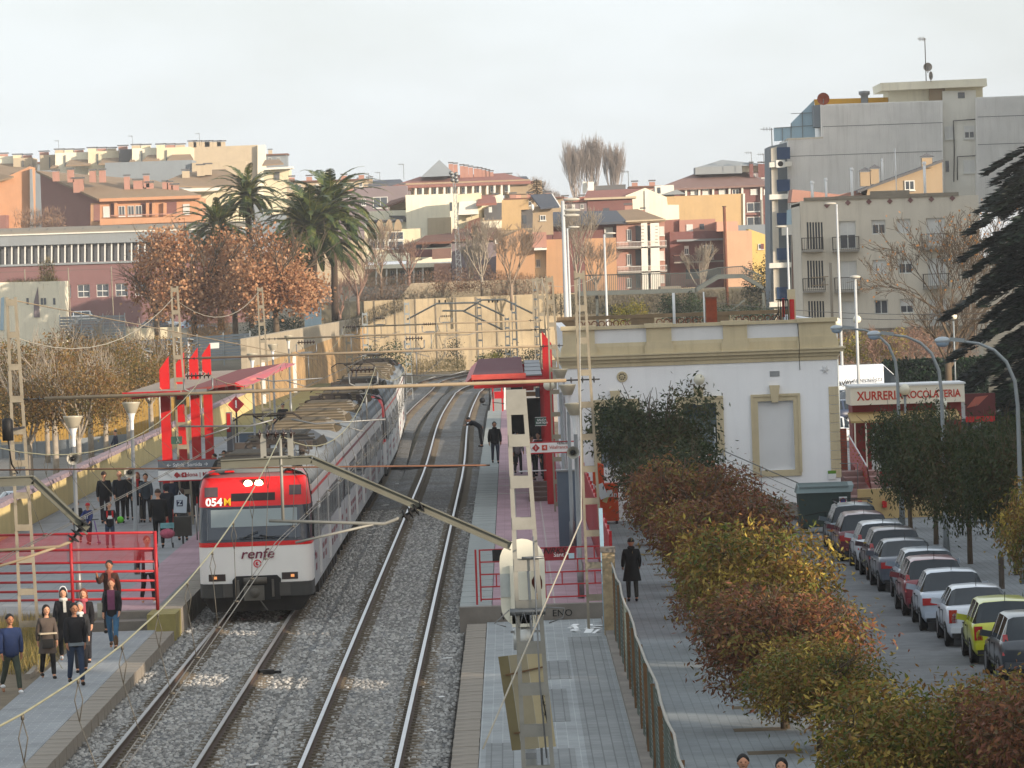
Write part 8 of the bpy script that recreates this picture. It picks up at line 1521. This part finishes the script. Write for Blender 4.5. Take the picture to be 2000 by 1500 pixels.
for i,(x0,x1,y0,y1,D_,k,lab)in enumerate(((640,800,375,470,700,'mauve','long mauve brown block behind the palms'),(560,716,355,560,720,'beige','beige block behind the palm crowns'),(890,1100,392,480,620,'tan','tan row of houses behind the cream group'),(1060,1160,395,470,640,'mauve','brownish row behind the solar panel tower'),(1090,1310,398,470,660,'beige','beige row behind the dark red slab house'),(1230,1290,365,420,700,'lred','reddish row behind the cream gable'),(1440,1520,440,600,545,'gb','grey blue house behind the yellow gable'),(1060,1150,440,580,540,'dred','dark brown house behind the orange bricks'),(1290,1330,560,640,500,'conc','low concrete shed below the balcony house'),(1600,1700,640,720,366,'conc','low garage wall at the foot of the grey flats'),(-60,560,322,480,1040,'gb','long blue grey row behind the beige skyline blocks'),(1430,1560,335,480,760,'mauve','mauve block behind the brown hipped roof'))):
 t=TH(lab,(x0+x1)/2,D_,nm='terraced_house');PW('wall',k,R4(x0,y0,x1,y1),D_,8,t)
 if D_>600:PW('eave','btile',[(x0-2,y0+2),(x1+2,y0+2-.035*(x1-x0)),(x1+2,y0-1-.035*(x1-x0)),(x0-2,y0-1)],D_-.5,8,t);[WN(t,D_,x,y0+6-.035*(x-x0),x+6,y0+15-.035*(x-x0),'g' if j%3 else 's')for j,x in enumerate(range(int(x0)+6,int(x1)-8,17))];[CH(t,D_+3,x,y0-8-.035*(x-x0),y0+3-.035*(x-x0),.8,'lred' if k!='gb' else 'beige')for x in range(int(x0)+10,int(x1)-8,34)]
D=600;t=TH('long maroon sports hall with barrel roof and a band of tall windows',150,D,nm='sports_hall');y_=lambda y,x:y-.031*x
m_sh=mc('maroon')
def Sb(nm,k,x0,x1,y0,y1,off,dep):return PW(nm,k,[(x0,y_(y1,x0)),(x1,y_(y1,x1)),(x1,y_(y0,x1)),(x0,y_(y0,x0))],D,dep,t,off)
hs=[(x,y_(560,x),x+23,y_(586,x))for x in(115,152,189,226,264)];oo=at_d(-60,650,D);mb=MB();wall_holes(mb,(oo.x,D,0),(1,0,0),at_d(480,600,D).x-oo.x,3,at_d(200,510,D).z,[(at_d(a,d_,D).x-oo.x,at_d(c_,b_,D).x-oo.x,at_d(a,d_,D).z,at_d(c_,b_,D).z)for a,b_,c_,d_ in hs],.3);mb.build('wall',m_sh,t,fix=False)
for a,b_,c_,d_ in hs:WN(t,D+.3,a,b_,c_,d_,'g');MB().bar(at_d(a,(b_+d_)/2+1,D+.2),at_d(c_,(b_+d_)/2+1,D+.2),.1).build('mid_rail',m_frame,t)
Sb('window_band',M('hall_glass','54565a',.3,.12,.4),-60,480,480,517,-.5,.3);Sb('roof_fascia','gm',-60,480,460,481,.6,1.5);Sb('gutter','white',-60,480,458.5,461,.8,.4);Sb('sill','gm',-60,480,517,521,.3,.9)
for i in range(42):x=-55+i*13;MB().bar(at_d(x,y_(517,x),D-.1),at_d(x,y_(480,x),D-.1),.16,.2).build('mullion',m_frame,t)
q=MB()
for i in range(7):
 a0,a1=math.pi/2*i/7,math.pi/2*(i+1)/7;f=lambda a_:(459-12.5*math.sin(a_),D+.2+6*(1-math.cos(a_)))
 (ya,da),(yb,db_)=f(a0),f(a1);q.add([at_d(-60,y_(ya,-60),da),at_d(480,y_(ya,480),da),at_d(480,y_(yb,480),db_),at_d(-60,y_(yb,-60),db_)],[(0,1,2,3)],True)
q.build('barrel_roof',mc('conc'),t)
for i in range(16):x=-50+i*35;MB().tube([at_d(x,y_(459,x),D+.1),at_d(x+2,y_(451,x),D+1.5),at_d(x+8,y_(447,x),D+5)],.05,4).build('roof_seam',mc('dgrey'),t)
t=TH('tall thin ball-stop net posts in front of the sports hall',150,540,'net fence','net_fence')
for x,x2 in((48,52),(133,139),(217,223),(304,310)):MB().tube([at_d(x2,650,540),at_d(x,y_(527,x),540)],.06,6).build('post',m_mast,t)
for a,b_ in((-10,48),(48,133),(133,217),(217,304)):MB().bar(at_d(a,y_(532,a),540),at_d(b_,y_(532,b_),540),.04).build('cable',m_wire,t)
t=TH('small sunlit white building with a planted roof at the left edge',50,480);PW('wall','pale',[(-60,700),(119,696),(115,549),(-60,553)],480,10,t);PW('dark_panel','mauve',[(66,620),(78,620),(74,560),(66,590)],479.9,.08,t);[WN(t,480,x,582,x+4,595,'d')for x in(52,80,86,104)];PW('blue_lettering','lb',[(0,645),(7,645),(8,580),(2,582)],479.9,.05,t)
scrub('roof_grass',[((10,556),(115,550),480,488)],484,1500,.5,ml_grass,12,.5);scrub('roof_grass',[((80,552),(105,551),480,484)],482,500,2.2,ml_grass,13,.8);scrub('roof_grass',[((40,442),(120,439),640,660)],650,1200,2.0,ml_scr,14,1.0)
D=700;t=TH('orange brick apartments with tan roof, balconies and many chimneys at the left',280,D,nm='apartment_house');c0,c1=at_d(195,440,D),at_d(195,387,D);L0=c0+Vector((-.55,.83,0))*17
def wallseg(nm,k,A,B_,zb,za,zbb):return MB().prism([Vector((A.x,A.y,zb)),Vector((B_.x,B_.y,zb)),Vector((B_.x,B_.y,zbb)),Vector((A.x,A.y,za))],(.3,.3,0)).build(nm,k if not isinstance(k,str)else mc(k),t)
zt=c1.z;wallseg('side_wall','red',c0,L0,5,zt,zt+4.2);PW('front_wall','orange',[(195,470),(392,462),(390,385),(195,391)],D+.0,14,t)  # side wall coloured darker than the sunlit orange front to carry its shade
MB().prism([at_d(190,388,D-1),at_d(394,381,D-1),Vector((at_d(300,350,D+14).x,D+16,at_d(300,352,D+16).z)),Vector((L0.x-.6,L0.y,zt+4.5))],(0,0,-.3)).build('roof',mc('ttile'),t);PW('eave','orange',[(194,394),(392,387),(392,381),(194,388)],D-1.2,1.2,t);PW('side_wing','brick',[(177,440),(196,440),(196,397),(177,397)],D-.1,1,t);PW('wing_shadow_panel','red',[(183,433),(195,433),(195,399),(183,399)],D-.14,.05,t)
for x,st_ in((202,'s'),(232,'g'),(250,'g'),(265,'g'),(358,'s')):WN(t,D,x,403-.03*(x-200),x+12,424-.03*(x-200),st_)
for x0,x1 in((216,226),(275,300),(322,345)):PW('loggia','dred',[(x0,422-.03*(x0-200)),(x1,422-.03*(x1-200)),(x1,398-.03*(x1-200)),(x0,398-.03*(x0-200))],D-.05,.04,t)
for x in(226,288,300,322):PW('pier','orange',[(x-3,424),(x+3,424),(x+3,396),(x-3,396)],D-.6,.5,t)
PW('balcony_wall','orange',[(195,440),(392,432),(392,422),(215,427),(195,427)],D-1.2,.4,t);MB().bar(at_d(215,421,D-1.2),at_d(390,416,D-1.2),.12).build('balcony_rail',mc('lred'),t)
for px,y0,y1,w_ in((109,335,350,.9),(138,332,352,.9),(153,350,372,1.4),(181,334,352,.9),(200,333,352,.9),(248,345,366,.8),(270,353,374,1.3),(286,343,362,.8),(293,358,382,1.0),(323,356,376,.8),(332,357,375,.8),(342,362,378,1.0)):CH(t,D+3,px,y0,y1,w_,'lred',True)
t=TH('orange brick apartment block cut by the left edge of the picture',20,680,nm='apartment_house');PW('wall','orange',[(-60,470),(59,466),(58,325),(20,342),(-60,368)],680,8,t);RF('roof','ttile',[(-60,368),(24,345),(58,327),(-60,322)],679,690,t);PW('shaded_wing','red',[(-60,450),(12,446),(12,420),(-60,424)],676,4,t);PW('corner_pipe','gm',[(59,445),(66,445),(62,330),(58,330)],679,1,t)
t=TH('grey blue metal clad block between the two orange apartments',95,730);PW('wall','gb',[(60,445),(105,443),(103,332),(60,334)],730,6,t)
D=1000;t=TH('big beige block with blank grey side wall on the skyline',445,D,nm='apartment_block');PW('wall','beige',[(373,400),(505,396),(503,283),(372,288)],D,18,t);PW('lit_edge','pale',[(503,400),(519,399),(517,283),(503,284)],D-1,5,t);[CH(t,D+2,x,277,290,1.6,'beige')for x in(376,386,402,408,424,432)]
t=TH('cream block with rooftop terrace and balcony at the right of the beige skyline',530,960,nm='apartment_block');PW('wall','cream',[(515,420),(566,417),(565,330),(515,332)],960,10,t);RF('roof','ttile',[(512,322),(554,319),(545,311),(518,312)],958,966,t);PW('slab','white',[(515,332),(572,329),(571,325),(515,328)],957,6,t);PW('dark_opening','dgrey',[(536,352),(546,352),(546,336),(536,336)],959.8,.1,t)
for i,(x0,x1,y0,y1,k,lab)in enumerate(((-40,26,307,345,'pale','pale beige skyline block at the far left edge'),(26,62,309,345,'beige','second beige skyline block from the left edge'),(78,108,303,345,'beige','grey beige skyline block above the metal clad block'),(108,172,299,345,'pale','cream skyline block with two dark joints'),(172,232,296,345,'cream','cream skyline block with red chimneys'),(232,258,292,345,'dgrey','narrow grey skyline block in the middle'),(258,306,290,345,'pale','bright cream skyline block right of the grey one'),(306,372,289,345,'cream','cream skyline block left of the big blank one'),(205,375,318,380,'gb','blue grey metal walled skyline block below the cream ones'),(375,480,318,380,'beige','beige hipped house below the big blank block'))):
 t=TH(lab,(x0+x1)/2,985-i,nm='apartment_block');Dk=985-i*3 if i<8 else 880-i;PW('wall',k,R4(x0,y0,x1,y1),Dk,12,t)
 if i<8:[CH(t,Dk+1,x,y0-6,y0+5,1.7,('beige','cream','lred')[(i+j)%3])for j,x in enumerate(range(x0+8,x1-3,19))];RF('side_roof','ttile',[(x0+20,y0+24),(x1+6,y0+22),(x1,y0+12),(x0+30,y0+13)],Dk-4,Dk,t);PW('joint','dgrey',[(x0+18,y0+26),(x0+20,y0+26),(x0+20,y0+4),(x0+18,y0+4)],Dk-.3,.2,t)
t=TH('beige house with tan hipped roof and white eaves behind the left palms',410,760);PW('wall','cream',[(345,440),(480,436),(478,372),(345,376)],760,8,t);RF('roof','ttile',[(300,362),(428,364),(400,332),(360,338)],758,768,t);RF('roof','ttile',[(424,366),(482,360),(440,330),(400,332)],758,768,t);PW('eave','white',[(340,375),(430,372),(430,366),(340,369)],757,2,t);[CH(t,764,x,y,y+16,1.1,'beige')for x,y in((363,334),(392,324),(406,322))]
mw=M('stained_retaining_wall','9b8d74',.9,.25,.4,dirt=.75,dirtcol=(.13,.12,.1),streak=True,bump=.4,bscale=3);mw2=M('upper_retaining_wall','9c917e',.9,.12,.4,dirt=.35,dirtcol=(.2,.18,.15),streak=True)
t=thing('retaining_wall','tall stained concrete retaining wall closing the view behind the track bend','wall',(-5,478,0));MB().prism([(-13.6,470,-.5),(3.5,480,-.5),(3.5,480,6.45),(-13.6,470,6.4)],(-.3,1,0)).build('wall',mw,t);MB().prism([(-11,481.5,6),(4,488,6),(4,488,7.9),(-9.3,481.5,7.9)],(0,.5,0)).build('upper_wall',mw2,t);MB().prism([(3.5,480,-.5),(14,500,-.5),(30,560,-.5),(30,560,6.4),(14,500,6.4),(3.5,480,6.4)],(0,1,0)).build('far_wall',mw,t)
for i in range(9):f=(i+.5)/9;MB().bar((-13.6+17.1*f,469.9+10*f,-.3),(-13.6+17.1*f,469.9+10*f,6.4),.12,.05).build('wall_joint',mc('conc'),t)
t=thing('retaining_wall','long sunlit concrete wall along the left side of the railway cutting','wall',(-17,360,0));A,B_=Vector((-17.3,330,0)),Vector((-13.6,470,0))
MB().prism([(A.x,A.y,-.5),(B_.x,B_.y,-.5),(B_.x,B_.y,4.0),(A.x,A.y,2.9)],(-.5,0,0)).build('lower_wall',M('ochre_rubble_wall','a2845c',.95,.35,.8,dirt=.7,dirtcol=(.16,.11,.07),bump=.6,bscale=6),t);MB().prism([(A.x-.05,A.y,2.9),(B_.x-.05,B_.y,4.0),(B_.x-.05,B_.y,4.9),(A.x-.05,A.y,4.9)],(-.4,0,0)).build('upper_wall',mw2,t);MB().prism([(A.x,A.y,-.5),(A.x-30,A.y+30,-.5),(A.x-30,A.y+30,1.5),(A.x,A.y,2.5)],(0,.5,0)).build('end_wall',mw2,t)
for f in(.08,.3):P_0=A.lerp(B_,f);MB().bar((P_0.x+.05,P_0.y,.3),(P_0.x+.05,P_0.y,3.1),.4,.1).build('white_buttress',m_panelw,t)
def slat_fence(lab,px0,y0,px1,y1,hpx,D0,D1,n=9,posts=6):
 a,b=at_d(px0,y0,D0),at_d(px1,y1,D1);t=thing('metal_fence',lab,'fence',a);hz=hpx*D0/F_PX;L_=(b-a)
 for i in range(n):z0=hz*i/n;MB().prism([a+Vector((0,0,z0)),b+Vector((0,0,z0)),b+Vector((0,0,z0+hz/n*.82)),a+Vector((0,0,z0+hz/n*.82))],(0,.05,0)).build('slat',mc('gm'),t)
 for i in range(posts+1):p=a+L_*(i/posts);MB().bar(p-Vector((0,.1,.4)),p+Vector((0,-.1,hz+.15)),.09).build('post',m_pole,t)
slat_fence('light grey metal sheet fence in front of the white building',118,664,245,660,46,470,470,8,3);slat_fence('long grey metal fence climbing behind the left canopy',240,715,490,700,48,400,380,9,5);slat_fence('grey metal fence left of the cutting wall',480,700,560,692,42,385,380,7,2);slat_fence('grey paling fence by the left street trees',-20,905,250,880,40,300,300,1,12)
t=thing('wooden_wall','ochre boarded wall behind the pale tree trunks of the left street','wall',at_d(60,880,330));q0_=at_d(-30,890,330);first=None
for i in range(70):x=q0_.x+i*.21;MB().box(x,x+.19,330+.02*(i%2),330.1,-1.4,1.2).build('board',M('ochre_board','a07f3f',.9,.15,2,dirt=.3),t)
t=thing('street_wall','pale grey garden wall at the end of the left street','wall',at_d(230,850,335));p0_,p1_=at_d(150,860,335),at_d(480,820,335);MB().box(p0_.x,p1_.x,335,335.4,-1.4,2.0).build('wall',mw2,t)
t=thing('low_wall','low cream wall with plants in front of the cars at the sports hall','wall',at_d(300,665,470));PW('wall','cream',[(247,665),(352,660),(352,638),(247,642)],470,.4,t)
t=thing('notice_board','small white notice board on the metal fence above the red fins','sign',at_d(418,675,378));PW('panel',m_frame,[(409,681),(428,680),(428,669),(409,670)],378,.05,t)
t=thing('graffiti_wall','turquoise and grey graffiti wall between the brown plane tree and the palm trunk','wall',at_d(610,635,445));PW('wall','lb',[(595,645),(628,643),(627,600),(595,602)],452,.4,t)
D=400;t=thing('footbridge','grey green steel footbridge with arched stairs behind the station roof','footbridge',at_d(1300,600,D));mf=M('bridge_steel','5a605e',.7,.12,1.5,dirt=.3)
def Q(a,b):return at_d(a,b,D)
MB().prism([Q(1130,578),Q(1360,571),Q(1360,563),Q(1130,569)],(0,2,0)).build('deck',mf,t);MB().prism([Q(1358,572),Q(1404,545),Q(1450,543),Q(1490,565),Q(1490,558),Q(1452,535),Q(1402,536),Q(1358,563)],(0,2,0)).build('stair',mf,t)
top=[(1130,538),(1360,533),(1404,523),(1450,520),(1490,540)];bot=[(1130,569),(1360,563),(1404,537),(1450,535),(1490,558)]
for yy in(0,2.0):
 MB().tube([Q(*p)+Vector((0,yy,0))for p in top],.04,5).build('handrail',mf,t);q=MB()
 for(a0,b0),(a1,b1),(c0_,d0),(c1_,d1)in zip(top[:-1],top[1:],bot[:-1],bot[1:]):
  n=int((a1-a0)/4)
  for i in range(n):f=i/n;q.bar(Q(a0+(a1-a0)*f,b0+(b1-b0)*f)+Vector((0,yy,0)),Q(c0_+(c1_-c0_)*f,d0+(d1-d0)*f)+Vector((0,yy,0)),.03)
 o=q.build('railing_bars',mf,t,fix=False);o['kind']='stuff'
for px in(1166,1360,1492):MB().bar(Q(px,572)+Vector((0,1,0)),Q(px+2,640)+Vector((0,1,0)),.22).build('pillar',mf,t)
MB().bar(Q(1400,628),Q(1455,585),.12).build('brace',mf,t)
for px,y0,y1,D_,lab in((1421,403,600,470,'tall rusty street light pole in front of the dark red house'),):a,b=at_d(px,y1,D_),at_d(px,y0,D_);t=thing('pole',lab,'pole',a);MB().tube([a,(a.x,D_,b.z)],.14,8).build('shaft',M('rusty_pole','6e4636',.8,.2,2),t);MB().bar((a.x-.2,D_,b.z),(a.x+.2,D_,b.z),.08).build('top_plate',m_dark,t)
D=500;t=thing('floodlight_mast','thin lattice mast with a cluster of floodlights in the centre of the town','lattice mast',at_d(897,600,D));q=MB();za_,zb2=at_d(900,600,D),at_d(887,352,D);n=24
for i in range(n):
 f0,f1=i/n,(i+1)/n;w0,w1=.62*(1-f0)+.22*f0,.62*(1-f1)+.22*f1;p0,p1=za_.lerp(zb2,f0),za_.lerp(zb2,f1)
 for s in(-1,1):q.bar(p0+Vector((s*w0/2,0,0)),p1+Vector((s*w1/2,0,0)),.06)
 q.bar(p0+Vector((-w0/2,0,0)),p1+Vector((w1/2,0,0)),.04);q.bar(p0+Vector((-w0/2,0,0)),p0+Vector((w0/2,0,0)),.04)
q.build('lattice',m_pole,t);[MB().lathe([(.001,.2),(.15,.15),(.22,-.1),(.001,-.1)],at_d(px,py,D),10,axis='Y').build('floodlight',m_steel,t)for px,py in((883,344),(890,347),(884,352),(892,353),(881,338),(891,340))]
t=thing('stadium_lights','pair of distant floodlight clusters above the palms','light mast',at_d(640,360,700));[MB().bar(at_d(x,365,700),at_d(x,336,700),.3).build('post',m_steel,t)for x in(631,640)];[MB().box(at_d(x,y,700).x-.3,at_d(x,y,700).x+.3,699.6,700,at_d(x,y,700).z-.25,at_d(x,y,700).z+.25).build('floodlight',M('lamp_head_cream'),t)for x,y in((630,338),(641,337),(630,346),(642,345))]
for i,(px,yt,y_,lab)in enumerate(((1003,590,395,'thin white lattice mast at the bend, left of the pair'),(1045,545,380,'thin white lattice mast at the bend behind the right canopy'),(712,610,340,'slender grey lattice mast behind the train roof'),(794,590,350,'slim pale mast at the end of the train'),(935,582,430,'dark slim mast in front of the lit retaining wall'),(990,620,400,'short pale lattice mast at the bend'))):
 p=at_d(px,yt,y_);t=thing('lattice_mast',lab,'mast',(p.x,y_,0));lg,pl=MB(),MB();mast(lg,pl,p.x,y_,p.z,wb=.42,wt=.3,zb=0,w=.07,gap=.7,plate=.14);o=lg.build('mast_leg',m_pole,t);o=pl.build('batten_plate',m_pole,t);o['kind']='stuff'
t=thing('catenary_gantry','dark bent gantry beams with insulators before the end retaining wall','gantry',at_d(930,600,430));[MB().tube([at_d(a,b,428)for a,b in pts],.09,6).build('beam',M('grey_mast_steel'),t)for pts in(((795,624),(853,593),(930,591),(985,617)),((905,608),(941,586),(985,585),(1040,612)),((864,607),(904,607),(982,644)))];[MB().lathe([(.05,0),(.1,.05),(.05,.1),(.1,.15),(.04,.22)],at_d(px,591,428),8).build('insulator',m_black,t)for px in(858,870,955,962,972)]
for k,(a,b)in enumerate((((1130,545),(1500,538)),((1040,560),(1300,556)))):pass
# ====== air
hz=MB().box(-1520,1520,-170,5230,-3.2,46).build('haze',None);hm=bpy.data.materials.new('haze_air');hm.use_nodes=True;hn=hm.node_tree.nodes;hn.remove(hn['Principled BSDF']);hv=hn.new('ShaderNodeVolumePrincipled');hv.inputs['Density'].default_value=.00014;hv.inputs['Color'].default_value=(.93,.96,1,1);hv.inputs['Anisotropy'].default_value=.0;hm.node_tree.links.new(hv.outputs[0],hn['Material Output'].inputs['Volume']);hz.data.materials.append(hm);tag(hz,None,None,None,'stuff')
